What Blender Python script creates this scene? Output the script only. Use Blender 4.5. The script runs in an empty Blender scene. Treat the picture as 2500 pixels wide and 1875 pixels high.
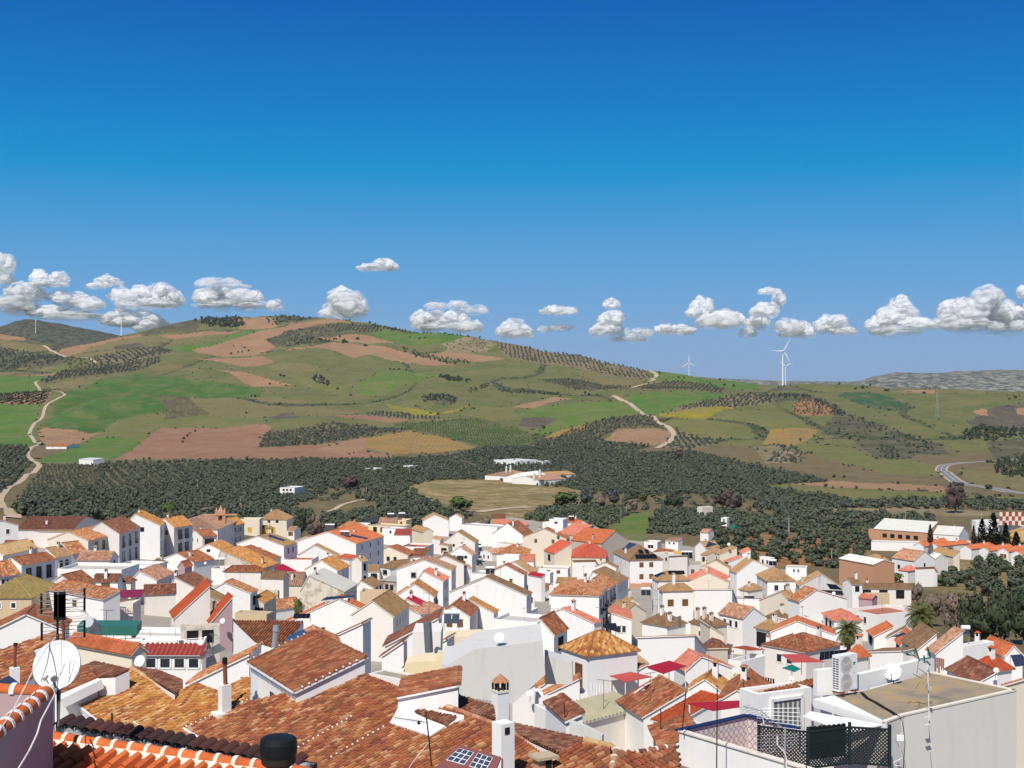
import bpy,bmesh,math,random
import numpy as np
from mathutils import Vector,Matrix
# ---------------------------------------------------------------- camera, sky, sun, exposure
SC=bpy.context.scene
COL=SC.collection
F,CX,CY=3200.0,1250.0,937.5          # focal length and centre, in the photograph's pixels
cam_d=bpy.data.cameras.new('camera')
cam=bpy.data.objects.new('camera',cam_d)
COL.objects.link(cam)
cam_d.sensor_fit='HORIZONTAL'
cam_d.sensor_width=36.0
cam_d.lens=36.0*F/2500.0
cam_d.clip_start=0.5
cam_d.clip_end=80000
cam.rotation_euler=(math.radians(90),0,0)
SC.camera=cam
SUN_EL=math.radians(50)
SUN_AZ=math.atan2(-0.944,-0.33)          # x, y of the direction to the sun: behind the camera, to its left
W=bpy.data.worlds.new('World')
SC.world=W
W.use_nodes=True
wn,wl=W.node_tree.nodes,W.node_tree.links
bg=wn['Background']
sky=wn.new('ShaderNodeTexSky')
sky.sky_type='NISHITA'
sky.sun_disc=False
sky.sun_elevation=SUN_EL
sky.sun_rotation=SUN_AZ
sky.altitude=500
sky.air_density=1.0
sky.dust_density=0.3
sky.ozone_density=4.0
tc=wn.new('ShaderNodeTexCoord')
sep=wn.new('ShaderNodeSeparateXYZ')
wl.new(tc.outputs['Generated'],sep.inputs[0])
ramp=wn.new('ShaderNodeValToRGB')
wl.new(sep.outputs['Z'],ramp.inputs[0])
SKY_RAMP=[(0.0,(0.235,0.36,0.56)),(0.03,(0.20,0.365,0.62)),(0.065,(0.135,0.355,0.65)),(0.11,(0.070,0.315,0.635)),
   (0.16,(0.0,0.265,0.59)),(0.21,(0.0,0.185,0.53)),(0.285,(0.0,0.105,0.43)),(0.45,(0.03,0.115,0.37)),(1.0,(0.05,0.125,0.31))]
el=ramp.color_ramp.elements
while len(el)<len(SKY_RAMP):
 el.new(0.5)
for e,(p,c) in zip(el,SKY_RAMP):
 e.position=p
 e.color=(*c,1)
SKY_GAIN=1.0
mul=wn.new('ShaderNodeMix')
mul.data_type='RGBA'
mul.blend_type='MIX'
mul.inputs[0].default_value=0.985
wl.new(sky.outputs[0],mul.inputs['A'])
sc_=wn.new('ShaderNodeVectorMath')
sc_.operation='SCALE'
sc_.inputs['Scale'].default_value=10.0*SKY_GAIN
wl.new(ramp.outputs[0],sc_.inputs[0])
wl.new(sc_.outputs[0],mul.inputs['B'])
wl.new(mul.outputs['Result'],bg.inputs['Color'])
bg.inputs['Strength'].default_value=0.1
sun_d=bpy.data.lights.new('sun','SUN')
sun_d.energy=5.0
sun_d.angle=math.radians(0.53)
sun_d.color=(1.0,0.955,0.88)
sun=bpy.data.objects.new('sun',sun_d)
COL.objects.link(sun)
SUND=Vector((math.cos(SUN_EL)*math.cos(SUN_AZ),math.cos(SUN_EL)*math.sin(SUN_AZ),math.sin(SUN_EL)))
sky.sun_rotation=math.atan2(SUND.x,SUND.y)
sun.rotation_euler=SUND.to_track_quat('Z','Y').to_euler()
SC.view_settings.view_transform='Standard'
SC.view_settings.look='None'
SC.view_settings.gamma=1
SC.view_settings.use_curve_mapping=False
SC.view_settings.exposure=0.08
SC.render.engine='CYCLES'
SC.cycles.max_bounces=5
SC.cycles.diffuse_bounces=3
SC.cycles.glossy_bounces=2
SC.cycles.transparent_max_bounces=12
SC.cycles.volume_bounces=0
SC.cycles.use_denoising=True
# ---------------------------------------------------------------- helpers
rng=random.Random(7)
TILES={'p':(0,0,1.0)}
for i,ox in enumerate((0,300,600,900,1200,1500,1800,2100)):
 TILES['t%d' % (i+1)]=(ox,1220,5.53)
for i,ox in enumerate((0,400,800,1200,1600,2000)):
 TILES['b%d' % (i+1)]=(ox,1480,4.2)
for i,ox in enumerate((0,620,1240,1860)):
 TILES['h%d' % (i+1)]=(ox,740,3.13)
def px(t,p):
 ox,oy,s=TILES[t]
 return (ox+p[0]/s,oy+p[1]/s)
def at(x,y,d):
 """point on the sight line through photograph pixel x, y, d metres out"""
 return Vector(((x-CX)/F*d,d,-(y-CY)/F*d))
def at_z(x,y,z):
 return at(x,y,-z*F/(y-CY))
def proj(p):
 return (CX+F*p[0]/p[1],CY-F*p[2]/p[1])
def hit_plane(x,y,P,N):
 r=Vector(((x-CX)/F,1,-(y-CY)/F))
 return r*(P.dot(N)/r.dot(N))
_ZD=[-40,0,30,60,90,150,200,311,365,430,480,560,680,800,950,1100,1300,1550,1800]
_ZZ=[-9,-13,-19,-23,-28,-35.5,-41,-52.5,-56,-58.8,-61.9,-65.5,-71,-75.6,-80.3,-84,-86.3,-86,-84.7]
for y,d in ((1055,2050),(1000,2400),(950,2800),(900,3200),(850,3600),(800,4000),(775,4200),(700,4800)):
 _ZD.append(d)
 _ZZ.append(-(y-CY)*d/F)
_ZD,_ZZ=np.array(_ZD,float),np.array(_ZZ,float)
def zprof(X,d):
 X,d=np.asarray(X,float),np.asarray(d,float)
 z=np.interp(d,_ZD,_ZZ)
 b=0.13*np.maximum(0,-X-20)*np.clip((620-d)/200,0,1)*np.clip((d-90)/120,0,1)
 return z+b
def zg(X,d):
 return float(zprof(X,d))
def solve_d(x,y,wh):
 lo,hi=8.0,2050.0
 f=lambda d:-(y-CY)/F*d-zg((x-CX)/F*d,d)-wh
 if f(lo)<0:
  return lo
 for _ in range(50):
  m=(lo+hi)/2
  if f(m)>0:
   lo=m
  else:
   hi=m
 return lo
def tag(o,label=None,cat=None,group=None,kind=None):
 if label:o['label']=label
 if cat:o['category']=cat
 if group:o['group']=group
 if kind:o['kind']=kind
 return o
def empty(name,loc,label,cat,group=None):
 o=bpy.data.objects.new(name,None)
 o.location=loc
 o.empty_display_size=0.2
 COL.objects.link(o)
 return tag(o,label,cat,group)
class MB:
 """collects faces of one mesh; points are world coordinates"""
 def __init__(s):
  s.v,s.f,s.m,s.uv=[],[],[],[]
 def face(s,pts,mi=0,uv=None):
  n=len(s.v)
  s.v.extend([tuple(p) for p in pts])
  s.f.append(list(range(n,n+len(pts))))
  s.m.append(mi)
  s.uv.extend(uv if uv else [(0.5,0.5)]*len(pts))
 def hexa(s,b,t,mi=0,cap=True):
  """prism between the bottom ring b and the top ring t (same count, counter-clockwise seen from above)"""
  n=len(b)
  for i in range(n):
   j=(i+1) % n
   s.face([b[i],b[j],t[j],t[i]],mi)
  if cap:
   s.face(list(t),mi)
   s.face(list(reversed(b)),mi)
 def box(s,c,u,v,w,mi=0):
  """box with centre c and half vectors u, v, w"""
  c,u,v,w=Vector(c),Vector(u),Vector(v),Vector(w)
  if u.cross(v).dot(w)<0:u=-u
  b=[c-u-v-w,c+u-v-w,c+u+v-w,c-u+v-w]
  s.hexa(b,[p+2*w for p in b],mi)
 def tube(s,p,q,r,n=6,mi=0,r2=None,cap=True):
  p,q=Vector(p),Vector(q)
  a=(q-p).normalized()
  x=a.orthogonal().normalized()
  y=a.cross(x)
  r2=r if r2 is None else r2
  b=[p+(x*math.cos(k*2*math.pi/n)+y*math.sin(k*2*math.pi/n))*r for k in range(n)]
  t=[q+(x*math.cos(k*2*math.pi/n)+y*math.sin(k*2*math.pi/n))*r2 for k in range(n)]
  s.hexa(b,t,mi,cap)
 def path(s,pts,r,n=5,mi=0):
  for p,q in zip(pts[:-1],pts[1:]):
   s.tube(p,q,r,n,mi)
 def build(s,name,mats,parent=None,origin=None,smooth=False):
  me=bpy.data.meshes.new(name)
  o=None
  if origin is None:
   origin=parent.matrix_basis.translation if parent is not None and parent.parent is None else None
  org=Vector(origin) if origin is not None else Vector((0,0,0))
  vs=np.array(s.v,float)-np.array(org) if len(s.v) else np.zeros((0,3))
  me.from_pydata(vs.tolist(),[],s.f)
  for m in (mats if isinstance(mats,(list,tuple)) else [mats]):
   me.materials.append(m)
  me.polygons.foreach_set('material_index',s.m)
  uvl=me.uv_layers.new(name='UVMap')
  uvl.data.foreach_set('uv',np.array(s.uv,float).ravel())
  if smooth:
   me.polygons.foreach_set('use_smooth',[True]*len(s.f))
  me.update()
  o=bpy.data.objects.new(name,me)
  COL.objects.link(o)
  if parent is not None:
   o.parent=parent
   if parent.parent is not None or parent.type == 'MESH':
    q,base=parent,Vector((0,0,0))
    while q is not None:
     base=base+q.location
     q=q.parent
    o.location=org-base
   else:
    o.location=org-parent.location
  else:
   o.location=org
  return o
def np_mesh(name,verts,faces,mats,smooth=False,uv=None):
 """fast mesh from arrays; faces is an (n, k) array"""
 me=bpy.data.meshes.new(name)
 nf,k=faces.shape
 me.vertices.add(len(verts))
 me.vertices.foreach_set('co',np.ascontiguousarray(verts,dtype=np.float32).ravel())
 me.loops.add(nf*k)
 me.loops.foreach_set('vertex_index',np.ascontiguousarray(faces,dtype=np.int32).ravel())
 me.polygons.add(nf)
 me.polygons.foreach_set('loop_start',np.arange(0,nf*k,k,dtype=np.int32))
 if smooth:
  me.polygons.foreach_set('use_smooth',np.ones(nf,bool))
 for m in (mats if isinstance(mats,(list,tuple)) else [mats]):
  me.materials.append(m)
 me.update(calc_edges=True)
 return me
# ---------------------------------------------------------------- materials
MATS={}
class NT:
 def __init__(s,name):
  s.m=bpy.data.materials.new(name)
  s.m.use_nodes=True
  s.n,s.l=s.m.node_tree.nodes,s.m.node_tree.links
  s.b=s.n['Principled BSDF']
  s.b.inputs['Specular IOR Level'].default_value=0.25
  MATS[name]=s.m
 def new(s,t,**k):
  n=s.n.new(t)
  for a,b in k.items():
   setattr(n,a,b)
  return n
 def link(s,a,b):
  s.l.new(a,b)
 def pos(s):
  return s.new('ShaderNodeNewGeometry').outputs['Position']
 def noise(s,scale,vec=None,detail=3,rough=0.55,stretch=None):
  vec=vec or s.pos()
  if stretch:
   mp=s.new('ShaderNodeMapping')
   mp.inputs['Scale'].default_value=stretch
   s.link(vec,mp.inputs[0])
   vec=mp.outputs[0]
  n=s.new('ShaderNodeTexNoise')
  n.inputs['Scale'].default_value=scale
  n.inputs['Detail'].default_value=detail
  n.inputs['Roughness'].default_value=rough
  s.link(vec,n.inputs['Vector'])
  return n.outputs[0]
 def ramp(s,fac,stops,interp='LINEAR'):
  r=s.new('ShaderNodeValToRGB')
  r.color_ramp.interpolation=interp
  e=r.color_ramp.elements
  while len(e)<len(stops):e.new(0.5)
  for q,(p,c) in zip(e,stops):
   q.position=p
   q.color=(*c,1) if len(c) == 3 else c
  s.link(fac,r.inputs[0])
  return r.outputs[0]
 def mix(s,fac,a,b,mode='MIX'):
  m=s.new('ShaderNodeMix',data_type='RGBA',blend_type=mode)
  if hasattr(fac,'links'):s.link(fac,m.inputs[0])
  else:m.inputs[0].default_value=fac
  for v,i in ((a,'A'),(b,'B')):
   if hasattr(v,'links'):s.link(v,m.inputs[i])
   else:m.inputs[i].default_value=(*v,1)
  return m.outputs['Result']
 def math(s,op,a,b=0.0,c=None):
  m=s.new('ShaderNodeMath',operation=op)
  for i,v in enumerate((a,b) if c is None else (a,b,c)):
   if hasattr(v,'links'):s.link(v,m.inputs[i])
   else:m.inputs[i].default_value=v
  return m.outputs[0]
 def out(s,col,rough=0.85,bump=None,strength=0.3,dist=0.02,metal=0.0):
  if hasattr(col,'links'):s.link(col,s.b.inputs['Base Color'])
  else:s.b.inputs['Base Color'].default_value=(*col,1)
  if hasattr(rough,'links'):s.link(rough,s.b.inputs['Roughness'])
  else:s.b.inputs['Roughness'].default_value=rough
  s.b.inputs['Metallic'].default_value=metal
  if bump is not None:
   bn=s.new('ShaderNodeBump')
   bn.inputs['Strength'].default_value=strength
   bn.inputs['Distance'].default_value=dist
   s.link(bump,bn.inputs['Height'])
   s.link(bn.outputs[0],s.b.inputs['Normal'])
  return s.m
def plain(name,c,rough=0.7,metal=0.0,var=0.12):
 t=NT(name)
 n=t.noise(1.7,detail=4)
 col=t.mix(n,tuple(x*(1-var) for x in c),tuple(min(1,x*(1+var)) for x in c))
 return t.out(col,rough,metal=metal)
def wall_mat(name,c,stain=(0.45,0.40,0.34),amount=0.35,patch=0.0,bump=0.15):
 t=NT(name)
 p=t.pos()
 fine=t.noise(2.5,p,4)
 col=t.mix(fine,tuple(x*0.95 for x in c),tuple(min(0.9,x*1.03) for x in c))
 streak=t.noise(1.0,p,5,0.6,stretch=(1.6,1.6,0.22))
 oi=t.new('ShaderNodeObjectInfo').outputs['Random']
 s2=t.math('ADD',streak,t.math('MULTIPLY',t.math('SUBTRACT',oi,0.5),0.12))
 f=t.ramp(s2,[(0.52,(0,0,0)),(0.75,(1,1,1))])
 col=t.mix(t.math('MULTIPLY',f,amount),col,stain)
 if patch:
  big=t.noise(0.7,p,6,0.62)
  g=t.ramp(big,[(0.5,(0,0,0)),(0.62,(1,1,1))])
  col=t.mix(t.math('MULTIPLY',g,patch),col,tuple(x*0.62 for x in stain))
 return t.out(col,0.9,fine,bump,0.02)
wall_mat('white',(0.80,0.775,0.735),amount=0.10)
wall_mat('white2',(0.74,0.69,0.63),amount=0.22)
wall_mat('cream',(0.72,0.63,0.50),amount=0.18)
wall_mat('yellow',(0.74,0.60,0.38),amount=0.12)
wall_mat('beige',(0.52,0.45,0.36),amount=0.3)
wall_mat('greywall',(0.58,0.56,0.52),(0.28,0.26,0.24),0.4)
wall_mat('stain',(0.64,0.57,0.47),(0.34,0.28,0.2),0.6,0.55)
wall_mat('stone',(0.46,0.40,0.32),(0.22,0.17,0.12),0.6,0.5)
wall_mat('mauve',(0.42,0.29,0.30),(0.3,0.2,0.22),0.2)
wall_mat('brick',(0.50,0.27,0.16),(0.3,0.16,0.1),0.4)
wall_mat('ochrewall',(0.60,0.38,0.16),(0.4,0.25,0.12),0.2)
wall_mat('tanwall',(0.55,0.42,0.27),(0.3,0.22,0.14),0.3)
wall_mat('darkwall',(0.10,0.10,0.12),(0.30,0.29,0.30),0.5,0.0)
wall_mat('mortar',(0.74,0.66,0.55),(0.4,0.3,0.15),0.4)
def tile_mat(name,cols,lichen=None,lam=0.3,row=True):
 """roof tiles: one random tone per tile, taken from cols; lichen tints patches"""
 t=NT(name)
 uv=t.new('ShaderNodeUVMap').outputs[0]
 fl=t.new('ShaderNodeVectorMath',operation='FLOOR')
 t.link(uv,fl.inputs[0])
 oi=t.new('ShaderNodeObjectInfo')
 cm=t.new('ShaderNodeCombineXYZ')
 t.link(oi.outputs['Random'],cm.inputs[2])
 ad=t.new('ShaderNodeVectorMath',operation='ADD')
 t.link(fl.outputs[0],ad.inputs[0])
 t.link(cm.outputs[0],ad.inputs[1])
 w=t.new('ShaderNodeTexWhiteNoise',noise_dimensions='3D')
 t.link(ad.outputs[0],w.inputs['Vector'])
 n=len(cols)
 col=t.ramp(w.outputs['Value'],[(i/n,c) for i,c in enumerate(cols)],'CONSTANT')
 p=t.pos()
 big=t.noise(0.55,p,5,0.6)
 col=t.mix(t.ramp(big,[(0.35,(0,0,0)),(0.7,(0.35,0.35,0.35))]),col,tuple(x*0.45 for x in cols[0]))
 if lichen:
  g=t.noise(0.9,p,6,0.68)
  g=t.ramp(g,[(0.45,(0,0,0)),(0.62,(1,1,1))])
  col=t.mix(t.math('MULTIPLY',g,lam),col,lichen)
 fine=t.noise(14,p,2)
 col=t.mix(0.25,col,t.mix(fine,(0,0,0),(1,1,1)),'OVERLAY')
 sx=t.new('ShaderNodeSeparateXYZ')
 t.link(uv,sx.inputs[0])
 fr=t.math('FRACT',sx.outputs['Y'])
 return t.out(col,0.9,fr if row else fine,0.55 if row else 0.2,0.03)
TM={
 'rust':([(0.27,0.075,0.032),(0.33,0.11,0.05),(0.22,0.065,0.033),(0.40,0.17,0.085),(0.30,0.085,0.04),(0.17,0.06,0.036)],(0.30,0.21,0.09),0.3),
 'rustlight':([(0.42,0.15,0.065),(0.50,0.21,0.10),(0.36,0.11,0.05),(0.60,0.33,0.17),(0.30,0.10,0.05)],(0.45,0.30,0.12),0.3),
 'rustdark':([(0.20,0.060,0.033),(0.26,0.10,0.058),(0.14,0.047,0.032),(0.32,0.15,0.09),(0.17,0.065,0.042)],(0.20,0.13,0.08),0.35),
 'ochre':([(0.42,0.17,0.050),(0.48,0.22,0.07),(0.33,0.125,0.048),(0.52,0.28,0.11)],(0.46,0.25,0.05),0.45),
 'orange':([(0.50,0.140,0.055),(0.54,0.17,0.07),(0.45,0.12,0.048)],(0.50,0.2,0.08),0.15),
 'bright':([(0.42,0.075,0.024),(0.46,0.09,0.03),(0.37,0.07,0.024)],None,0),
 'red':([(0.50,0.10,0.055),(0.47,0.09,0.05),(0.53,0.115,0.06)],None,0),
 'redpink':([(0.55,0.17,0.10),(0.58,0.20,0.13),(0.50,0.14,0.09)],(0.6,0.35,0.25),0.3),
 'pinkrust':([(0.42,0.19,0.11),(0.50,0.26,0.17),(0.36,0.14,0.085),(0.56,0.34,0.22)],(0.45,0.33,0.22),0.3),
 'tan':([(0.38,0.22,0.10),(0.43,0.26,0.13),(0.33,0.18,0.085)],(0.32,0.23,0.11),0.35),
 'brown':([(0.22,0.125,0.065),(0.26,0.15,0.08),(0.19,0.10,0.055)],(0.28,0.2,0.11),0.4),
 'brownpink':([(0.33,0.18,0.115),(0.40,0.24,0.16),(0.28,0.14,0.09)],(0.33,0.25,0.16),0.35),
 'moss':([(0.30,0.17,0.075),(0.34,0.20,0.10),(0.24,0.13,0.065)],(0.30,0.22,0.075),0.5),
 'olive':([(0.31,0.22,0.075),(0.36,0.27,0.10),(0.27,0.18,0.065)],(0.33,0.28,0.09),0.5),
 'mixed':([(0.30,0.085,0.038),(0.38,0.140,0.062),(0.22,0.066,0.036),(0.33,0.100,0.044),(0.52,0.29,0.15),(0.35,0.112,0.046),(0.16,0.058,0.037),(0.43,0.19,0.08),(0.27,0.076,0.038)],(0.40,0.22,0.07),0.2),
 'mixochre':([(0.42,0.16,0.050),(0.52,0.26,0.09),(0.34,0.105,0.040),(0.60,0.37,0.17),(0.46,0.19,0.05),(0.26,0.085,0.04)],(0.55,0.30,0.05),0.4),
 'ridge':([(0.60,0.135,0.035),(0.54,0.115,0.033),(0.63,0.16,0.045)],(0.28,0.09,0.03),0.35),
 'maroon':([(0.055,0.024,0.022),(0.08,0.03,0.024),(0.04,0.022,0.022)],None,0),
 'straw':([(0.55,0.36,0.17),(0.60,0.42,0.22),(0.50,0.31,0.14)],(0.5,0.32,0.12),0.4),
}
for k,(c,l,a) in TM.items():
 tile_mat('tile_' +k,c,l,a)
 if k in ('mixed','mixochre','rust','rustdark','ridge','rustlight'):
  tile_mat('piece_' +k,c,l,a,row=False)
def corr_mat(name,c):
 t=NT(name)
 p=t.pos()
 n=t.noise(0.8,p,5)
 col=t.mix(n,tuple(x*0.8 for x in c),tuple(min(1,x*1.15) for x in c))
 return t.out(col,0.75)
corr_mat('sage',(0.34,0.31,0.21))
corr_mat('greyroof',(0.42,0.40,0.36))
corr_mat('palemetal',(0.62,0.61,0.55))
corr_mat('redmetal',(0.33,0.060,0.045))
corr_mat('crimson',(0.33,0.012,0.03))
corr_mat('maroon',(0.20,0.018,0.055))
corr_mat('rustcloth',(0.32,0.055,0.022))
corr_mat('rosecloth',(0.42,0.07,0.06))
corr_mat('greencloth',(0.005,0.15,0.12))
corr_mat('terracotta',(0.42,0.15,0.09))
corr_mat('floor_tan',(0.46,0.36,0.24))
corr_mat('floor_grey',(0.50,0.47,0.42))
plain('timber',(0.16,0.075,0.03))
plain('rustybrown',(0.20,0.07,0.035))
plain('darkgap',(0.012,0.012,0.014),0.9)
plain('shutter_green',(0.02,0.10,0.045))
plain('shutter_yellow',(0.65,0.36,0.06))
plain('whitepaint',(0.78,0.77,0.75),0.5)
plain('galv',(0.42,0.43,0.44),0.45,0.5)
plain('steel',(0.18,0.19,0.20),0.5,0.4)
plain('blackmetal',(0.010,0.010,0.011),0.55)
plain('soot',(0.035,0.022,0.016),0.8)
plain('greenmetal',(0.03,0.14,0.11),0.5)
plain('bluepaint',(0.012,0.026,0.085),0.5)
plain('lattice_dark',(0.012,0.022,0.022),0.6)
plain('cable_white',(0.72,0.68,0.62),0.6)
plain('cable_black',(0.012,0.012,0.012),0.6)
plain('teal',(0.0,0.19,0.15),0.5)
plain('trunk',(0.13,0.095,0.065),0.9)
t=NT('glass'); t.out((0.02,0.026,0.034),0.12)
t.b.inputs['Specular IOR Level'].default_value=0.5
t=NT('paleglass'); t.out((0.30,0.33,0.33),0.15)
t=NT('solar')
uv=t.new('ShaderNodeUVMap').outputs[0]
br=t.new('ShaderNodeTexBrick')
br.offset=0
br.inputs['Scale'].default_value=1.0
br.inputs['Mortar Size'].default_value=0.02
br.inputs['Brick Width'].default_value=0.17
br.inputs['Row Height'].default_value=0.17
br.inputs['Color1'].default_value=(0.010,0.016,0.045,1)
br.inputs['Color2'].default_value=(0.013,0.020,0.055,1)
br.inputs['Mortar'].default_value=(0.05,0.06,0.09,1)
t.link(uv,br.inputs['Vector'])
t.out(br.outputs[0],0.18)
t=NT('solarblack'); t.out((0.006,0.007,0.012),0.2)
# ---------------------------------------------------------------- tiled slopes
def clip_line(poly,s):
 """w-intervals of the vertical line at s inside the polygon (list of (s, w))"""
 ws=[]
 n=len(poly)
 for i in range(n):
  (a,b),(c,e)=poly[i],poly[(i+1) % n]
  if (a <= s<c) or (c <= s<a):
   ws.append(b+(e-b)*(s-a)/(c-a))
 ws.sort()
 return [(ws[i],ws[i+1]) for i in range(0,len(ws)-1,2)]
def tile_slope(mb,pts,E0,E1,det,cw=0.25,rl=0.35,mi=0,skip=None):
 """barrel-tile columns over the planar polygon pts; E0->E1 is the eave direction. det 0 far .. 2 near. Returns the frame."""
 E0,E1=Vector(E0),Vector(E1)
 U=(E1-E0).normalized()
 N=Vector((0,0,0))
 for i in range(len(pts)):
  N += (Vector(pts[i])-Vector(pts[0])).cross(Vector(pts[(i+1) % len(pts)])-Vector(pts[0]))
 N.normalize()
 if N.z<0:N=-N
 V=N.cross(U).normalized()
 if V.z<0:V=-V
 O=E0
 poly=[((Vector(p)-O).dot(U),(Vector(p)-O).dot(V)) for p in pts]
 mb.face([O+U*a+V*b-N*0.01 for a,b in poly],mi,[(a/cw,b/rl) for a,b in poly])
 lo,hi=min(p[0] for p in poly),max(p[0] for p in poly)
 if det == 0 and cw<0.4:cw2=0.4
 else:cw2=cw
 n=max(1,int(round((hi-lo)/cw2)))
 st=(hi-lo)/n
 prof={0:[(-0.38,0.0),(0,0.36),(0.38,0.0)],1:[(-0.36,0.0),(-0.2,0.33),(0.2,0.33),(0.36,0.0)],
   2:[(-0.34,0.0),(-0.23,0.36),(0,0.48),(0.23,0.36),(0.34,0.0)]}[det]
 for k in range(n):
  s=lo+st*(k+0.5)
  for (w0,w1) in clip_line(poly,s):
   if w1-w0<0.08:continue
   if det<2:
    js=(rng.random()-0.5)*0.1*st
    up,dn=[],[]
    for (a,h) in prof:
     q=O+U*(s+js+a*st)+N*(h*st)
     dn.append(q+V*w0)
     up.append(q+V*w1)
    u=s/cw
    for i in range(len(prof)-1):
     mb.face([dn[i],dn[i+1],up[i+1],up[i]],mi,[(u,w0/rl),(u,w0/rl),(u,w1/rl),(u,w1/rl)])
    mb.face(list(reversed(dn)),mi,[(u,w0/rl)]*len(dn))
   else:
    sl=rl
    ph=((k*0.618) % 1.0)*rl
    m=int(math.ceil((w1-w0+ph)/rl))
    for r in range(m):
     a0,a1=max(w0,w0-ph+sl*r),min(w1,w0-ph+sl*(r+1))+0.03
     if a1-a0<0.08:continue
     if skip is not None and a1-a0>0.9*rl and skip(k,r,O+U*s+V*(a0+sl*0.5),U,V,N,st,sl):continue
     js,jh=(rng.random()-0.5)*0.12*st,0.012+rng.random()*0.02
     dn,up=[],[]
     for (a,h) in prof:
      dn.append(O+U*(s+js+a*st*1.05)+N*(h*st*1.05+jh)+V*a0)
      up.append(O+U*(s+js+a*st*0.9)+N*(h*st*0.9)+V*a1)
     uvq=[(k+0.5,r+0.5)]*4
     for i in range(len(prof)-1):
      mb.face([dn[i],dn[i+1],up[i+1],up[i]],mi,uvq)
     mb.face(list(reversed(dn)),mi,[(k+0.5,r+0.5)]*len(dn))
 return O,U,V,N
# ---------------------------------------------------------------- land
def smooth_noise(x,y,seed):
 """value noise on a lattice, smooth, in -1..1"""
 r=np.random.RandomState(seed)
 tab=r.rand(256,256)*2-1
 xi,yi=np.floor(x).astype(int),np.floor(y).astype(int)
 fx,fy=x-xi,y-yi
 fx,fy=fx*fx*(3-2*fx),fy*fy*(3-2*fy)
 a,b=tab[xi % 256,yi % 256],tab[(xi+1) % 256,yi % 256]
 c,d=tab[xi % 256,(yi+1) % 256],tab[(xi+1) % 256,(yi+1) % 256]
 return (a*(1-fx)+b*fx)*(1-fy)+(c*(1-fx)+d*fx)*fy
RIDGE=[(-600,800),(0,815),(60,822),(120,835),(200,838),(250,830),(295,819),(330,812),(400,800),(470,786),(560,778),(640,776),(720,773),
   (780,779),(860,788),(950,792),(1000,803),(1050,812),(1150,820),(1250,833),(1330,850),(1400,863),(1480,880),
   (1560,890),(1600,895),(1700,910),(1800,922),(1900,932),(2000,936),(2100,936),(2200,939),(2290,943),(2400,955),(2500,960),(3100,965)]
GX=np.arange(-560,3062,3.0)
_yrow=np.arange(1374,770,-2.0)
_yprof=CY-F*_ZZ[1:]/np.maximum(_ZD[1:],1e-6)
_m=_ZD[1:] >= 430
_yd=np.interp(-_yrow,-_yprof[_m],_ZD[1:][_m])
GD=np.concatenate([np.array([4,12,20,30,40,50,60,75,90,105,120,135,150,165,180,200,215,230,245,260,275,290,305,320,335,350,365,380,395,410,420.0]),
      _yd,np.array([4300,4450,4700,5100,5600,6200.0])])
NR,NC=len(GD),len(GX)
GXX,GDD=np.meshgrid(GX,GD)
PX_=(GXX-CX)/F*GDD
ry_=np.interp(GX,[p[0] for p in RIDGE],[p[1] for p in RIDGE])
dr_=np.interp(-ry_,-_yprof[_m],_ZD[1:][_m])
DR=np.broadcast_to(dr_,GDD.shape)
base=zprof(PX_,np.minimum(GDD,DR))
over=np.maximum(0,GDD-DR)
base=base-0.10*over-np.minimum(over,300)**2*2e-4
far=np.clip((GDD-1500)/700,0,1)
nz=9.0*(smooth_noise(PX_/420+3.3,GDD/520,1))+6.0*smooth_noise(PX_/170+9,GDD/240,2)+2.2*smooth_noise(PX_/70,GDD/90,3)+0.5*smooth_noise(PX_/25,GDD/30,4)
rid=1-np.abs(smooth_noise(PX_/150+20,GDD/420+5,5))
nz=nz-6.0*(rid**5)
near=np.clip((GDD-440)/120,0,1)
nz2=0.9*smooth_noise(PX_/60,GDD/70,6)+0.4*smooth_noise(PX_/18,GDD/22,7)
GZ=base+nz*far*np.clip(1.15-over/500,0.2,1)+nz2*near*(1-far)
def zt(X,d):
 """land height at X, d"""
 c=(CX+F*X/d-GX[0])/3.0
 r=np.interp(d,GD,np.arange(NR))
 c=min(max(c,0),NC-1.001)
 r=min(max(r,0),NR-1.001)
 i,j=int(r),int(c)
 a,b=r-i,c-j
 return float((GZ[i,j]*(1-b)+GZ[i,j+1]*b)*(1-a)+(GZ[i+1,j]*(1-b)+GZ[i+1,j+1]*b)*a)
GYP=CY-F*base/GDD                     # photograph row of every grid point on the un-roughened land
YP=CY-F*zprof(PX_,np.minimum(GDD,DR))/GDD
def ground_px(x,y):
 """point of the land seen at photograph pixel x, y"""
 j=int(round((x-GX[0])/3.0))
 j=min(max(j,0),NC-1)
 col=GYP[:,j]
 k=int(np.argmax(col<y)) if (col<y).any() else int(np.argmin(col))
 k=max(1,k)
 t=(col[k-1]-y)/max(1e-6,col[k-1]-col[k])
 d=GD[k-1]+(GD[k]-GD[k-1])*min(max(t,0),1)
 X=(x-CX)/F*d
 return Vector((X,d,zt(X,d)))
def inside(poly,x,y):
 r=np.zeros(np.shape(x),bool)
 n=len(poly)
 for i in range(n):
  (a,b),(c,e)=poly[i],poly[(i+1) % n]
  if b == e:continue
  k=((b>y) != (e>y)) & (x<(c-a)*(y-b)/(e-b)+a)
  r ^= k
 return r
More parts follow.
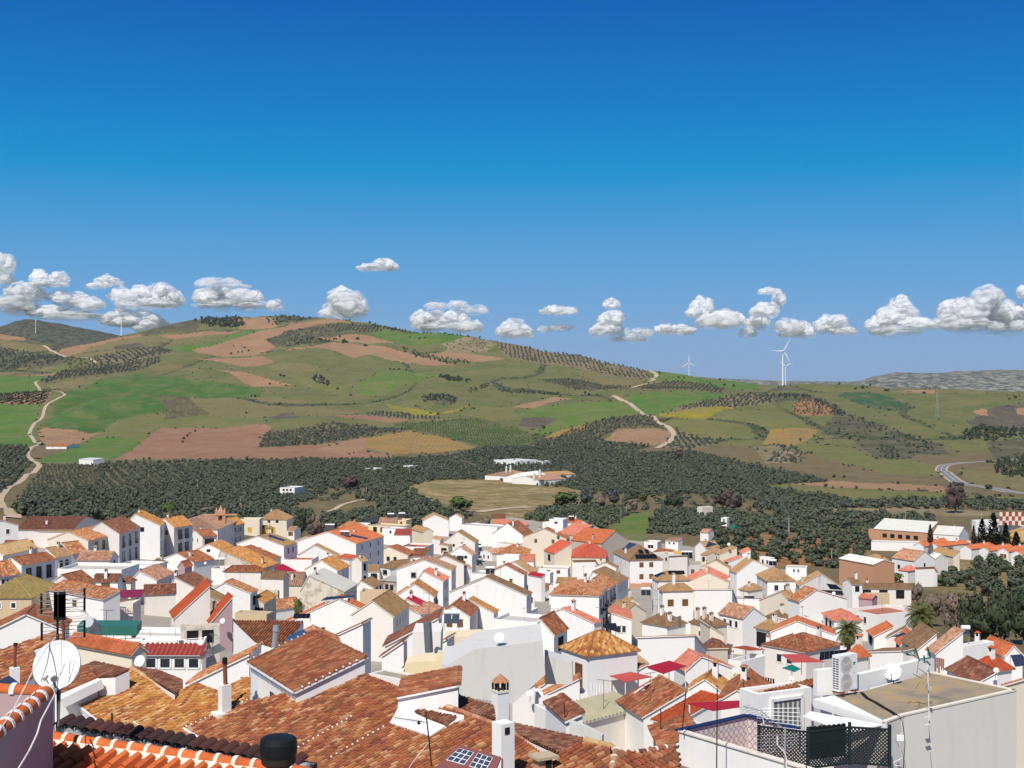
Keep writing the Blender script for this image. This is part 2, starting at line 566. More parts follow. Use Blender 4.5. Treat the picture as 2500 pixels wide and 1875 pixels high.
CLS={
 'olive':('pasture',(0.092,0.118,0.026),(0.160,0.148,0.045)),
 'green':('green_field',(0.066,0.145,0.014),(0.100,0.175,0.022)),
 'deep':('green_field',(0.042,0.115,0.010),(0.074,0.150,0.016)),
 'teal':('green_field',(0.030,0.085,0.030),(0.048,0.10,0.034)),
 'bright':('green_field',(0.090,0.155,0.016),(0.125,0.175,0.026)),
 'ygreen':('green_field',(0.120,0.140,0.026),(0.175,0.160,0.044)),
 'ochre':('stubble_field',(0.33,0.20,0.05),(0.27,0.165,0.045)),
 'tan':('stubble_field',(0.21,0.165,0.065),(0.17,0.145,0.05)),
 'red':('ploughed_field',(0.235,0.108,0.058),(0.30,0.158,0.085)),
 'pink':('ploughed_field',(0.34,0.195,0.095),(0.27,0.150,0.074)),
 'yellow':('flowering_field',(0.36,0.27,0.01),(0.20,0.19,0.02)),
 'soil':('grove_ground',(0.10,0.090,0.040),(0.15,0.115,0.055)),
 'palesoil':('grove_ground',(0.23,0.175,0.10),(0.17,0.14,0.07)),
 'grovegreen':('grove_ground',(0.075,0.11,0.022),(0.095,0.115,0.03)),
 'redsoil':('grove_ground',(0.36,0.15,0.055),(0.30,0.15,0.06)),
 'scrub':('scrub_ground',(0.060,0.068,0.030),(0.10,0.09,0.045)),
 'purple':('fallow_field',(0.11,0.085,0.062),(0.085,0.075,0.05)),
 'stony':('rocky_slope',(0.31,0.24,0.13),(0.19,0.15,0.075)),
 'cliff':('earth_cutting',(0.42,0.29,0.14),(0.20,0.155,0.05)),
 'slope':('ground',(0.30,0.205,0.085),(0.17,0.125,0.05)),
 'road':('dirt_road',(0.50,0.38,0.26),(0.44,0.33,0.22)),
 'asphalt':('main_road',(0.20,0.20,0.20),(0.17,0.17,0.17)),
 'town':('street',(0.40,0.35,0.28),(0.34,0.29,0.23)),
 'gully':('gully',(0.045,0.060,0.022),(0.075,0.085,0.032)),
 'wild':('ground',(0.12,0.095,0.04),(0.19,0.135,0.06)),
}
for k,(nm,a,b) in CLS.items():
 t=NT('land_' +k)
 p=t.pos()
 sp=0.012 if k not in ('town','road','wild','redsoil','cliff') else 0.08
 n1=t.noise(sp,p,6,0.62)
 n2=t.noise(0.22,p,4,0.6)
 c=t.mix(t.ramp(n1,[(0.38,(0,0,0)),(0.62,(1,1,1))]),a,b)
 if k not in ('town','road','asphalt'):
  n3=t.noise(0.035,p,5,0.7,stretch=(1,.45,1))
  c=t.mix(t.math('MULTIPLY',t.ramp(n3,[(0.46,(0,0,0)),(0.62,(1,1,1))]),.6),c,(.13,.115,.035) if k == 'cliff' else ((.30,.19,.115) if k in ('red','pink') else (.19,.155,.07)))
  n4=t.noise(0.05,p,6,0.75)
  c=t.mix(t.math('MULTIPLY',t.ramp(n4,[(0.34,(1,1,1)),(0.47,(0,0,0))]),.6),c,tuple(x*.5 for x in b))
 c=t.mix(t.math('MULTIPLY',t.ramp(n2,[(0.42,(0,0,0)),(0.62,(1,1,1))]),0.2 if k in ('town','road','asphalt') else 0.5),c,tuple(x*0.55 for x in b))
 if k in ('red','pink','ochre'):
  wv=t.new('ShaderNodeTexWave')
  wv.inputs['Scale'].default_value=0.05
  wv.inputs['Distortion'].default_value=6
  wv.inputs['Detail'].default_value=3
  wv.inputs['Detail Scale'].default_value=0.6
  t.link(p,wv.inputs['Vector'])
  c=t.mix(t.math('MULTIPLY',wv.outputs['Fac'],0.14),c,tuple(min(1,x*1.5) for x in a))
 t.out(c,0.95,n2,0.5,1.2)
def hp(i,*zz):
 return [px('h%d' % i,p) for p in zz]
P_=lambda*q:list(q)
FIELDS=[
 ('scrub',P_((-560,790),(300,800),(300,850),(120,900),(-560,900))),
 ('tan',P_((0,828),(105,837),(137,858),(64,864),(0,842))),
 ('pink',P_((-560,800),(0,811),(58,820),(60,828),(0,828),(-560,826))),
 ('scrub',P_((0,845),(64,862),(140,872),(150,895),(0,895),(-560,895),(-560,845))),
 ('tan',P_((-560,893),(0,893),(144,896),(96,903),(0,905),(-560,907))),
 ('green',P_((-560,910),(0,909),(137,925),(86,944),(96,957),(0,970),(-560,975))),
 ('red',P_((26,906),(141,917),(137,925),(48,912))),
 ('pink',P_((-560,976),(0,974),(128,966),(112,996),(0,996),(-560,1000))),
 ('green',P_((-560,999),(102,998),(73,1047),(89,1086),(0,1087),(-560,1090))),
 ('pink',P_((150,845),(339,815),(347,823),(224,842),(166,874),(144,858))),
 ('tan',P_((224,842),(348,823),(463,820),(585,807),(463,836),(383,836),(281,849),(383,845),(255,868),(185,876),(166,874))),
 ('purple',P_((281,845),(340,838),(352,845),(300,856),(285,853))),
 ('scrub',P_((339,814),(415,797),(489,772),(492,800),(460,810),(345,820))),
 ('pink',P_((383,820),(524,809),(591,807),(543,815),(463,825),(403,825))),
 ('green',P_((409,847),(428,858),(479,858),(527,839),(607,823),(645,813),(678,809),(640,804),(575,813),(500,838))),
 ('pink',P_((537,836),(607,822),(678,807),(725,781),(799,781),(856,791),(780,796),(741,807),(646,836),(674,849),(620,866),(550,868),(479,863),(470,850))),
 ('tan',P_((716,786),(745,777),(785,778),(800,782),(740,790))),
 ('pink',P_((578,779),(640,777),(672,782),(678,796),(645,804),(585,802))),
 ('scrub',P_((648,774),(720,770),(786,780),(716,786),(672,795),(672,782))),
 ('scrub',P_((646,836),(741,807),(780,796),(856,794),(920,797),(933,817),(824,823),(773,829),(824,839),(773,845),(678,849))),
 ('pink',P_((773,829),(824,823),(870,821),(930,830),(965,842),(900,845),(824,839))),
 ('green',P_((892,820),(939,807),(1035,810),(1144,818),(1083,839),(971,842),(933,833))),
 ('stony',P_((1080,839),(1147,820),(1214,829),(1189,852),(1099,852))),
 ('pink',P_((1042,858),(1090,850),(1237,868),(1170,879),(1077,868))),
 ('pink',P_((716,852),(812,842),(939,852),(1058,868),(1109,884),(1061,887),(939,874),(901,868),(863,877),(799,858),(738,853),(640,864))),
 ('pink',P_((479,877),(640,868),(674,890),(640,897),(601,898),(543,884))),
 ('tan',P_((649,898),(700,891),(760,895),(790,908),(740,912),(670,912))),
 ('pink',P_((524,903),(620,917),(716,932),(640,936),(617,936))),
 ('ygreen',P_((700,915),(800,925),(856,951),(830,958),(760,940))),
 ('tan',P_((400,894),(470,897),(510,912),(430,905))),
 ('palesoil',P_((230,877),(319,858),(387,844),(419,858),(428,868),(319,887),(256,890))),
 ('soil',P_((96,938),(163,909),(230,897),(393,879),(390,893),(319,913),(224,927),(141,937),(109,944))),
 ('tan',P_((115,948),(224,928),(265,926),(225,945),(135,960))),
 ('deep',P_((105,1040),(153,976),(268,928),(351,917),(473,928),(640,938),(640,960),(460,962),(387,960),(406,996),(345,1005),(288,1015),(243,1047),(192,1047))),
 ('ygreen',P_((243,1047),(288,1015),(345,1003),(406,1015),(511,1005),(640,1010),(640,1037),(393,1037),(342,1088),(281,1117),(224,1130),(70,1132),(80,1125),(128,1110),(179,1096),(230,1066))),
 ('green',P_((224,1069),(330,1070),(342,1088),(281,1117),(224,1132),(70,1134),(128,1110),(179,1098))),
 ('tan',P_((460,962),(640,963),(716,962),(799,986),(907,992),(799,1002),(716,1000),(640,1010),(511,1005))),
 ('purple',P_((660,1008),(690,998),(720,1000),(716,1018),(680,1022))),
 ('soil',P_((387,960),(457,960),(511,1005),(406,1015))),
 ('pink',P_((93,1053),(109,1043),(224,1050),(248,1048),(224,1069),(179,1088),(112,1088),(99,1075))),
 ('red',P_((393,1037),(500,1037),(640,1034),(662,1047),(627,1094),(748,1088),(895,1074),(895,1104),(965,1110),(950,1118),(640,1124),(278,1120),(345,1087))),
 ('pink',P_((770,1100),(860,1080),(895,1076),(900,1098),(850,1112))),
 ('ochre',P_((895,1079),(997,1063),(1067,1071),(1166,1093),(1067,1105),(949,1109),(895,1098))),
 ('soil',P_((626,1093),(652,1053),(757,1047),(805,1037),(892,1043),(965,1053),(997,1061),(895,1074),(780,1088))),
 ('grovegreen',P_((965,1040),(1131,1031),(1260,1047),(1304,1064),(1282,1084),(1260,1088),(1176,1091),(1067,1069),(997,1060))),
 ('red',P_((812,1005),(885,1004),(927,1018),(1000,1031),(959,1040),(844,1021))),
 ('palesoil',P_((888,999),(939,994),(1048,1018),(1077,1031),(1000,1031),(923,1015))),
 ('yellow',P_((943,979),(1045,995),(1076,1004),(1045,1016),(959,997))),
 ('yellow',P_((1074,1003),(1090,1000),(1150,985),(1110,1005))),
 ('ygreen',P_((1109,1005),(1179,992),(1260,999),(1262,1028),(1211,1037),(1099,1012))),
 ('bright',P_((856,951),(892,928),(939,903),(997,900),(1074,914),(1029,932),(959,951),(917,964))),
 ('scrub',P_((1030,968),(1090,963),(1122,970),(1110,985),(1060,984))),
 ('pink',P_((1250,996),(1345,967),(1397,967),(1304,1002))),
 ('bright',P_((1250,1020),(1304,1002),(1400,989),(1508,975),(1556,1015),(1547,1023),(1432,1044),(1329,1061),(1304,1056),(1361,1031),(1272,1028))),
 ('purple',P_((1275,1030),(1340,1024),(1361,1031),(1305,1052),(1270,1045))),
 ('green',P_((1515,973),(1623,964),(1764,967),(1764,976),(1623,1015),(1575,1018),(1547,996))),
 ('yellow',P_((1607,1018),(1767,996),(1802,1000),(1713,1025),(1614,1021))),
 ('ygreen',P_((1598,1024),(1713,1026),(1880,992),(1940,1005),(1969,1047),(1880,1085),(1783,1088),(1770,1079),(1655,1053))),
 ('pink',P_((1464,1079),(1512,1056),(1607,1047),(1636,1056),(1636,1075),(1598,1093),(1528,1087))),
 ('palesoil',P_((1652,1053),(1777,1079),(1687,1098),(1623,1097),(1646,1075))),
 ('soil',P_((1428,1044),(1544,1022),(1591,1019),(1611,1044),(1512,1055),(1444,1079),(1530,1088),(1598,1094),(1560,1105),(1336,1098),(1288,1079),(1336,1069),(1432,1056))),
 ('ochre',P_((1329,1063),(1428,1045),(1435,1055),(1336,1071))),
 ('palesoil',P_((1200,826),(1400,860),(1579,887),(1585,913),(1496,906),(1400,893),(1240,868))),
 ('tan',P_((1409,900),(1585,919),(1540,944),(1480,932))),
 ('soil',P_((1310,919),(1400,914),(1540,944),(1528,952),(1400,948))),
 ('soil',P_((1547,948),(1655,930),(1777,948),(1764,964),(1585,960))),
 ('green',P_((1598,893),(1783,914),(1847,926),(1847,944),(1783,948),(1655,928),(1598,919))),
 ('palesoil',P_((1745,983),(1863,951),(1885,960),(1885,986),(1802,996),(1623,1017),(1687,996))),
 ('purple',P_((1914,936),(1959,938),(1943,948),(1886,948))),
 ('tan',P_((2119,941),(2199,944),(2288,946),(2272,960),(2211,964),(2122,954))),
 ('pink',P_((2199,944),(2288,946),(2280,956),(2215,953))),
 ('teal',P_((2042,967),(2058,957),(2116,960),(2180,970),(2205,980),(2186,996),(2141,996),(2084,980))),
 ('scrub',P_((1870,955),(1950,958),(2040,985),(2070,1010),(2120,1035),(2200,1060),(2300,1085),(2320,1110),(2240,1110),(2195,1125),(2140,1115),(2080,1075),(2000,1060),(2040,1015),(1965,978),(1900,980))),
 ('redsoil',P_((1933,989),(1965,973),(2036,992),(2033,1012),(1994,1015),(1943,1005))),
 ('ygreen',P_((1924,1088),(1965,1075),(2084,1091),(2148,1120),(2211,1120),(2275,1136),(2295,1165),(2148,1155),(2020,1123))),
 ('ochre',P_((1880,1050),(1969,1047),(1994,1055),(1981,1069),(1924,1088),(1860,1085))),
 ('stony',P_((1840,1095),(1905,1085),(1960,1110),(1930,1130),(1870,1130))),
 ('purple',P_((2358,1028),(2435,996),(2500,992),(3060,990),(3060,1060),(2500,1060),(2371,1047))),
 ('pink',P_((2372,1004),(2410,1000),(2412,1012),(2395,1010))),
 ('pink',P_((2480,1000),(2560,998),(2560,1012),(2485,1012))),
 ('ygreen',P_((2317,1082),(2435,1085),(2410,1104),(2339,1101))),
 ('scrub',P_((2410,1080),(2520,1070),(3060,1070),(3060,1125),(2430,1125))),
 ('pink',P_((1908,1181),(2029,1174),(2307,1187),(2307,1203),(2084,1194))),
 ('ygreen',P_((1845,1184),(1908,1183),(2084,1195),(2307,1205),(2500,1212),(3060,1212),(3060,1226),(2339,1221),(2084,1224),(2020,1227),(1845,1196))),
 ('tan',P_((2335,1145),(2500,1160),(3060,1165),(3060,1200),(2500,1198),(2400,1190),(2355,1170))),
 ('soil',P_((-560,1090),(77,1090),(64,1110),(80,1142),(60,1165),(-560,1200))),
 ('soil',P_((86,1132),(640,1124),(950,1119),(1176,1093),(1300,1086),(1560,1106),(1700,1100),(1990,1166),(2028,1175),(1845,1186),(1840,1215),(1400,1200),(1240,1170),(1050,1172),(980,1188),(640,1195),(300,1200),(110,1200),(60,1215),(70,1160))),
 ('cliff',P_((965,1196),(1061,1168),(1240,1172),(1300,1180),(1416,1194),(1410,1232),(1330,1236),(1291,1248),(1270,1268),(1160,1255),(1040,1215))),
 ('bright',P_((1495,1292),(1540,1250),(1597,1248),(1578,1290),(1570,1325),(1530,1325))),
 ('bright',P_((1910,1262),(1930,1259),(2030,1268),(2020,1277),(1920,1276))),
 ('redsoil',P_((1820,1300),(1930,1305),(2110,1320),(2130,1365),(2040,1385),(1840,1385))),
 ('stony',P_((2000,1240),(2200,1236),(2500,1250),(2500,1262),(2200,1262),(2010,1262))),
 ('slope',P_((2290,1440),(2330,1345),(2400,1355),(2560,1330),(3060,1340),(3060,1560),(2420,1560))),
 ('town',P_((-560,1300),(300,1305),(620,1320),(1000,1296),(1250,1262),(1300,1270),(1420,1305),(1700,1335),(1850,1375),(2100,1445),(2250,1570),(2420,1660),(3062,1700),(3062,99000),(-560,99000))),
]
ROADS=[
 ('road',hp(1,(100,1645),(20,1560),(0,1500),(60,1420),(180,1340),(205,1310)),5),
 ('road',hp(1,(255,1300),(300,1240),(250,1205),(210,1160),(240,1110),(305,1070),(265,1040),(225,990),(260,930),(320,870),(350,815),(430,765),(490,740),(470,725),(330,690),(300,665),(270,630),(300,615)),5.5),
 ('road',hp(1,(205,1310),(255,1300)),4),
 ('road',hp(1,(500,415),(440,365),(330,310)),9),
 ('road',hp(1,(740,480),(690,440),(590,430)),9),
 ('road',hp(3,(1140,1120),(1240,1050),(1265,1000),(1210,950),(1130,900),(1110,880),(1050,875),(990,840),(930,785),(850,740),(800,712)),8),
 ('road',hp(3,(950,650),(1060,625),(1180,605)),10),
 ('road',hp(3,(1070,585),(1120,560),(1100,545),(1135,510),(1080,480)),9),
 ('road',hp(2,(550,1592),(840,1490),(1000,1450)),3.5),
 ('road',hp(2,(1130,1402),(1210,1370),(1360,1352)),4),
 ('road',[(1165,1252),(1300,1238)],8),
 ('yellow',[(1074,1003),(1131,1018),(1208,1037)],5),
 ('asphalt',hp(4,(2300,1475),(2003,1455),(1700,1410),(1500,1375),(1400,1300),(1370,1270),(1420,1235),(1600,1215),(2003,1195),(2300,1190)),10),
]
def road_world(pl):
 return [tuple(ground_px(x,y))[:2] for x,y in pl]
CXF=(GXX[:-1,:-1]+GXX[1:,1:])/2
CYF=(YP[:-1,:-1]+YP[1:,1:])/2
CWX=(PX_[:-1,:-1]+PX_[1:,1:])/2
CWD=(GDD[:-1,:-1]+GDD[1:,1:])/2
wob=2.2*smooth_noise(CWX/40,CWD/60,11)
keys=list(CLS)
FID=np.full(CXF.shape,-1,int)
FID[CWD>470]=-2
groups=[]                                    # (class, mask)
ID=np.full(CXF.shape,0,int)                # 0 = wild ground, others index FIELDS/ROADS
ID[CYF<1092]=1                             # open pasture on the hills
names=['wild','olive']
for c,poly in FIELDS:
 m=inside(poly,CXF+wob*1.4,CYF+wob*0.5)
 names.append(c)
 ID[m]=len(names)-1
ridc=(rid[:-1,:-1]+rid[1:,1:])/2
names.append('gully')
ID[(ridc>.955+.02*smooth_noise(CWX/90,CWD/90,12)) & ((ID == 1) | np.isin(ID,[k for k,n in enumerate(names) if n in ('scrub','ygreen','tan')])) & (CWD>1900)]=len(names)-1
_vid=np.arange(NR*NC).reshape(NR,NC)
_quads=np.stack([_vid[:-1,:-1],_vid[:-1,1:],_vid[1:,1:],_vid[1:,:-1]],-1).reshape(-1,4)
_V=np.stack([PX_,GDD,GZ],-1).reshape(-1,3)
_e1=np.gradient(_V.reshape(NR,NC,3),axis=1)
_e2=np.gradient(_V.reshape(NR,NC,3),axis=0)
_nn=np.cross(_e1,_e2).reshape(-1,3)
_nn /= np.linalg.norm(_nn,axis=1)[:,None]
_idf=ID.reshape(-1)
for k in range(len(names)):
 f=_quads[_idf == k]
 if not len(f):continue
 u,inv=np.unique(f,return_inverse=True)
 nm=CLS[names[k]][0]
 me=np_mesh(nm,_V[u],inv.reshape(f.shape),MATS['land_' +names[k]],smooth=True)
 me.normals_split_custom_set_from_vertices(_nn[u].tolist())
 o=bpy.data.objects.new(nm,me)
 COL.objects.link(o)
 o['kind']='structure'
for c,pl,wd in ROADS:
 q=[Vector((x,d,0)) for x,d in road_world(pl)]
 P=[]
 for i in range(len(q)-1):
  p0,p1,p2,p3=q[max(i-1,0)],q[i],q[i+1],q[min(i+2,len(q)-1)]
  n=max(3,int((p2-p1).length/7))
  for k in range(n):
   s=k/n
   P.append(.5*((2*p1)+(p2-p0)*s+(2*p0-5*p1+4*p2-p3)*s*s+(3*p1-p0-3*p2+p3)*s**3))
 P.append(q[-1])
 bands=[(-.5,.5,c,.30)] if c != 'asphalt' else [(-.62,.62,'road',.28),(-.42,.42,'asphalt',.36),(-.02,.02,'marking',.44)]
 for lo_,hi_,mt,lift in bands:
  V=[]
  for i,p in enumerate(P):
   dr=(P[min(i+1,len(P)-1)]-P[max(i-1,0)]); dr.normalize()
   s=Vector((dr.y,-dr.x,0))
   for f in np.linspace(lo_,hi_,4):
    r=p+s*wd*f
    V.append((r.x,r.y,max(zt(r.x,r.y),zt(p.x,p.y)-1.0)+lift))
  ids=np.arange(len(V)).reshape(-1,4)
  fq=np.stack([ids[:-1,:-1],ids[:-1,1:],ids[1:,1:],ids[1:,:-1]],-1).reshape(-1,4)
  nm={'marking':'lane_marking'}.get(mt,CLS[mt][0] if mt in CLS else mt)
  o=bpy.data.objects.new(nm,np_mesh(nm,np.array(V),fq,MATS['whitepaint'] if mt == 'marking' else MATS['land_' +mt],True))
  COL.objects.link(o)
  o['kind']='structure'
def far_hill(name,ridge,d,front,mat,seed,amp):
 xs=np.arange(ridge[0][0],ridge[-1][0]+1,4.0)
 ry=np.interp(xs,[p[0] for p in ridge],[p[1] for p in ridge])
 rows=np.linspace(-1,0.6,34)
 V=[]
 zb=-110.0
 for r in rows:
  dd=d+r*front
  X=(xs-CX)/F*dd
  zr=(CY-ry)/F*d
  s=np.sin(np.clip(1-abs(r),0,1)*math.pi/2)**1.1
  z=zb+(zr-zb)*s+amp*smooth_noise(X/(amp*14),np.full_like(X,dd)/(amp*14),seed)*(0.3+abs(r))+amp*0.35*smooth_noise(X/(amp*4),np.full_like(X,dd)/(amp*4),seed+1)
  V.append(np.stack([X,np.full_like(X,dd),z],-1))
 V=np.array(V)
 n,m=V.shape[:2]
 ids=np.arange(n*m).reshape(n,m)
 q=np.stack([ids[:-1,:-1],ids[:-1,1:],ids[1:,1:],ids[1:,:-1]],-1).reshape(-1,4)
 me=np_mesh(name,V.reshape(-1,3),q,mat,smooth=True)
 o=bpy.data.objects.new(name,me)
 COL.objects.link(o)
 o['kind']='structure'
t=NT('far_scrub')
p=t.pos()
n1=t.noise(0.05,p,5,0.7)
t.out(t.mix(t.ramp(n1,[(0.42,(0,0,0)),(0.62,(1,1,1))]),(0.028,0.036,0.017),(0.11,0.10,0.06)),0.95)
t=NT('far_rock')
p=t.pos()
n1=t.noise(0.020,p,6,0.75)
t.out(t.mix(t.ramp(n1,[(0.45,(0,0,0)),(0.58,(1,1,1))]),(0.045,0.055,0.04),(0.27,0.25,0.19)),0.95)
far_hill('hill',[(-700,850),(-300,830),(-40,805),(0,798),(40,784),(62,779),(90,781),(120,787),(180,797),(230,807),(270,815),(310,824),(420,850)],5600,900,MATS['far_scrub'],31,6)
far_hill('mountain',[(2000,948),(2080,934),(2110,926),(2150,916),(2190,910),(2250,913),(2320,908),(2400,904),(2500,905),(2700,902),(3300,915)],9000,1500,MATS['far_rock'],41,14)
far_hill('far_ridge',[(1500,940),(1580,922),(1640,917),(1700,920),(1800,926),(1900,930),(2100,932),(2300,934),(2420,945)],9900,800,MATS['far_rock'],51,6)
mb=MB()
R=30000
mb.face([(R*math.cos(a),R*math.sin(a),-125) for a in np.linspace(0,2*math.pi,64,endpoint=False)])
o=mb.build('plain',MATS['land_olive'])
o['kind']='structure'
# ---------------------------------------------------------------- houses
HOUSES={}
def fit_rect(B,A,C):
 """square up the plan corner A-B-C, keeping the sight lines to A and C"""
 u,v=Vector((A.x-B.x,A.y-B.y)),Vector((C.x-B.x,C.y-B.y))
 lu,lv=max(u.length,0.5),max(v.length,0.5)
 au,av=math.atan2(u.y,u.x),math.atan2(v.y,v.x)
 d=(au-av) % (2*math.pi)
 if d>math.pi*1.5:d=math.pi/2
 e=(d-math.pi/2)/2
 wu,wv=lu/(lu+lv),lv/(lu+lv)      # the longer side keeps its direction better
 au -= 2*e*wv
 av += 2*e*wu
 uu,vv=Vector((math.cos(au),math.sin(au))),Vector((math.cos(av),math.sin(av)))
 def reach(dirv,P,l0):
  k=P.x/P.y
  den=dirv.x-k*dirv.y
  if abs(den)<1e-4:return l0
  L=(k*B.y-B.x)/den
  return L if 0.5*l0<L<1.8*l0 else l0
 return uu,vv,reach(uu,A,lu),reach(vv,C,lv)
def house(hid,t,A,B,C,kind,wh,rc,wc,label,ry=None,rf=0.5,rise=1.5,d=None,wl=None,wr=None,ch=(),det=None,over=0.22,
   name='house',cat='house',pitch=0.36,maxlen=34,deep=3.0,group=None,border=None,depth=None,cw=0.25,par=0.5,rect=None):
 if rect is None:
  pA,pB,pC=px(t,A),px(t,B),px(t,C)
  d0=d if d else solve_d(pB[0],pB[1],wh)
  B3=at(*pB,d0)
 else:
  B3,d0=rect[0],rect[0].y
 z0=B3.z
 zA=z0+(rise if kind == 'mBC' else 0)
 zC=z0+(rise if kind == 'mAB' else 0)
 def onz(p,z):
  z=min(z,-0.3)
  q=at_z(p[0],p[1],z)
  if q.y<3 or q.y>d0*1.6 or q.y<d0*0.6:q=at(p[0],p[1],d0)
  return q
 if rect is None:
  uu,vv,a,c=fit_rect(B3,onz(pA,zA),onz(pC,zC))
 else:
  uu,vv,a,c=rect[1:]
 a,c=min(max(a,1.2),maxlen),min(max(c,1.2),maxlen)
 if depth:c=depth
 U,V=Vector((uu.x,uu.y,0)),Vector((vv.x,vv.y,0))
 Z=Vector((0,0,1))
 G=lambda s,w,h=0.0:B3+U*s+V*w+Z*h
 ctr=G(a/2,c/2)
 gz=min(zg(p.x,p.y) for p in (B3,G(a,0),G(0,c),G(a,c)))
 zb=min(gz,z0-wh)-deep
 zfloor=max(zg(ctr.x,ctr.y),z0-wh)
 if det is None:det=2 if d0<95 else (1 if d0<260 else 0)
 root=empty(name,(ctr.x,ctr.y,zfloor),label,cat,group)
 rr=None
 if ry is not None:
  if kind == 'L':q=G(a*(1-rf),0)
  elif kind == 'R':q=G(0,c*rf)
  else:q=ctr
  yy=px(t,(0,ry))[1]
  rr=-(yy-CY)/F*q.y-z0
 span={'L':a,'R':c}.get(kind,min(a,c))
 if kind in 'LRH':
  if rr is None:rr=span*0.5*pitch
  rr=min(max(rr,span*0.10,0.5),max(span*0.34,1.0),4.5)
 else:
  rr=rise
 wm=MB()
 corners=[(0,0),(a,0),(a,c),(0,c)]   # B A D C: clockwise from above or not, fixed below
 top={}
 def wallpoly(pts):                           # pts (s, w, h) along the top; closes at the bottom
  p,q=pts[0],pts[-1]
  bot=[Vector((G(q[0],q[1]).x,G(q[0],q[1]).y,zb)),Vector((G(p[0],p[1]).x,G(p[0],p[1]).y,zb))]
  wm.face([G(*x) for x in pts]+bot)
 slopes=[]
 o=over
 ev=0.05
 if kind == 'L':
  s_r=a*(1-rf)
  wallpoly([(0,0,0),(s_r,0,rr),(a,0,0)])
  wallpoly([(a,c,0),(s_r,c,rr),(0,c,0)])
  wallpoly([(0,c,0),(0,0,0)])
  wallpoly([(a,0,0),(a,c,0)])
  e=0.12
  k1,k2=rr/max(s_r,.1),rr/max(a-s_r,.1)
  slopes.append(([G(-o,-e,-o*k1+ev),G(-o,c+e,-o*k1+ev),G(s_r,c+e,rr+ev),G(s_r,-e,rr+ev)],G(-o,-e,-o*k1+ev),G(-o,c+e,-o*k1+ev)))
  slopes.append(([G(a+o,-e,-o*k2+ev),G(a+o,c+e,-o*k2+ev),G(s_r,c+e,rr+ev),G(s_r,-e,rr+ev)],G(a+o,-e,-o*k2+ev),G(a+o,c+e,-o*k2+ev)))
  rid=[(G(s_r,-e,rr+.06),G(s_r,c+e,rr+.06))]
 elif kind == 'R':
  w_r=c*rf
  wallpoly([(0,0,0),(a,0,0)])
  wallpoly([(a,c,0),(0,c,0)])
  wallpoly([(0,c,0),(0,w_r,rr),(0,0,0)])
  wallpoly([(a,0,0),(a,w_r,rr),(a,c,0)])
  e=0.12
  k1,k2=rr/max(w_r,.1),rr/max(c-w_r,.1)
  slopes.append(([G(-e,-o,-o*k1+ev),G(a+e,-o,-o*k1+ev),G(a+e,w_r,rr+ev),G(-e,w_r,rr+ev)],G(-e,-o,-o*k1+ev),G(a+e,-o,-o*k1+ev)))
  slopes.append(([G(-e,c+o,-o*k2+ev),G(a+e,c+o,-o*k2+ev),G(a+e,w_r,rr+ev),G(-e,w_r,rr+ev)],G(-e,c+o,-o*k2+ev),G(a+e,c+o,-o*k2+ev)))
  rid=[(G(-e,w_r,rr+.06),G(a+e,w_r,rr+.06))]
 elif kind == 'H':
  for i in range(4):
   (s,w),(s2,w2)=corners[i],corners[(i+1) % 4]
   wallpoly([(s,w,0),(s2,w2,0)])
  k=rr/(min(a,c)/2)
  h0=-o*k+ev
  if a >= c:
   r1,r2=G(c/2,c/2,rr+ev),G(a-c/2,c/2,rr+ev)
   q=[G(-o,-o,h0),G(a+o,-o,h0),G(a+o,c+o,h0),G(-o,c+o,h0)]
   slopes += [([q[0],q[1],r2,r1],q[0],q[1]),([q[3],q[2],r2,r1],q[3],q[2]),([q[0],q[3],r1],q[0],q[3]),([q[1],q[2],r2],q[1],q[2])]
  else:
   r1,r2=G(a/2,a/2,rr+ev),G(a/2,c-a/2,rr+ev)
   q=[G(-o,-o,h0),G(a+o,-o,h0),G(a+o,c+o,h0),G(-o,c+o,h0)]
   slopes += [([q[0],q[3],r2,r1],q[0],q[3]),([q[1],q[2],r2,r1],q[1],q[2]),([q[0],q[1],r1],q[0],q[1]),([q[3],q[2],r2],q[3],q[2])]
  rid=[(r1,r2),(q[0],r1),(q[1],r1 if a<c else r2),(q[3],r2 if a<c else r1),(q[2],r2)]
 elif kind in ('mAB','mBC'):
  e=0.12
  if kind == 'mAB':
   wallpoly([(0,0,0),(a,0,0)]); wallpoly([(a,c,rr),(0,c,rr)])
   wallpoly([(0,c,rr),(0,0,0)]); wallpoly([(a,0,0),(a,c,rr)])
   k=rr/c
   slopes.append(([G(-e,-o,-o*k+ev),G(a+e,-o,-o*k+ev),G(a+e,c+e,rr+e*k+ev),G(-e,c+e,rr+e*k+ev)],G(-e,-o,-o*k+ev),G(a+e,-o,-o*k+ev)))
   rid=[(G(-e,c,rr+.06),G(a+e,c,rr+.06))]
  else:
   wallpoly([(0,0,0),(a,0,rr)]); wallpoly([(a,c,rr),(0,c,0)])
   wallpoly([(0,c,0),(0,0,0)]); wallpoly([(a,0,rr),(a,c,rr)])
   k=rr/a
   slopes.append(([G(-o,-e,-o*k+ev),G(-o,c+e,-o*k+ev),G(a+e,c+e,rr+e*k+ev),G(a+e,-e,rr+e*k+ev)],G(-o,-e,-o*k+ev),G(-o,c+e,-o*k+ev)))
   rid=[(G(a,-e,rr+.06),G(a,c+e,rr+.06))]
 else:                                        # flat with a parapet
  rid=[]
  th=min(0.2,a/5,c/5)
  for i in range(4):
   (s,w),(s2,w2)=corners[i],corners[(i+1) % 4]
   wallpoly([(s,w,0),(s2,w2,0)])
  inn=[(th,th),(a-th,th),(a-th,c-th),(th,c-th)]
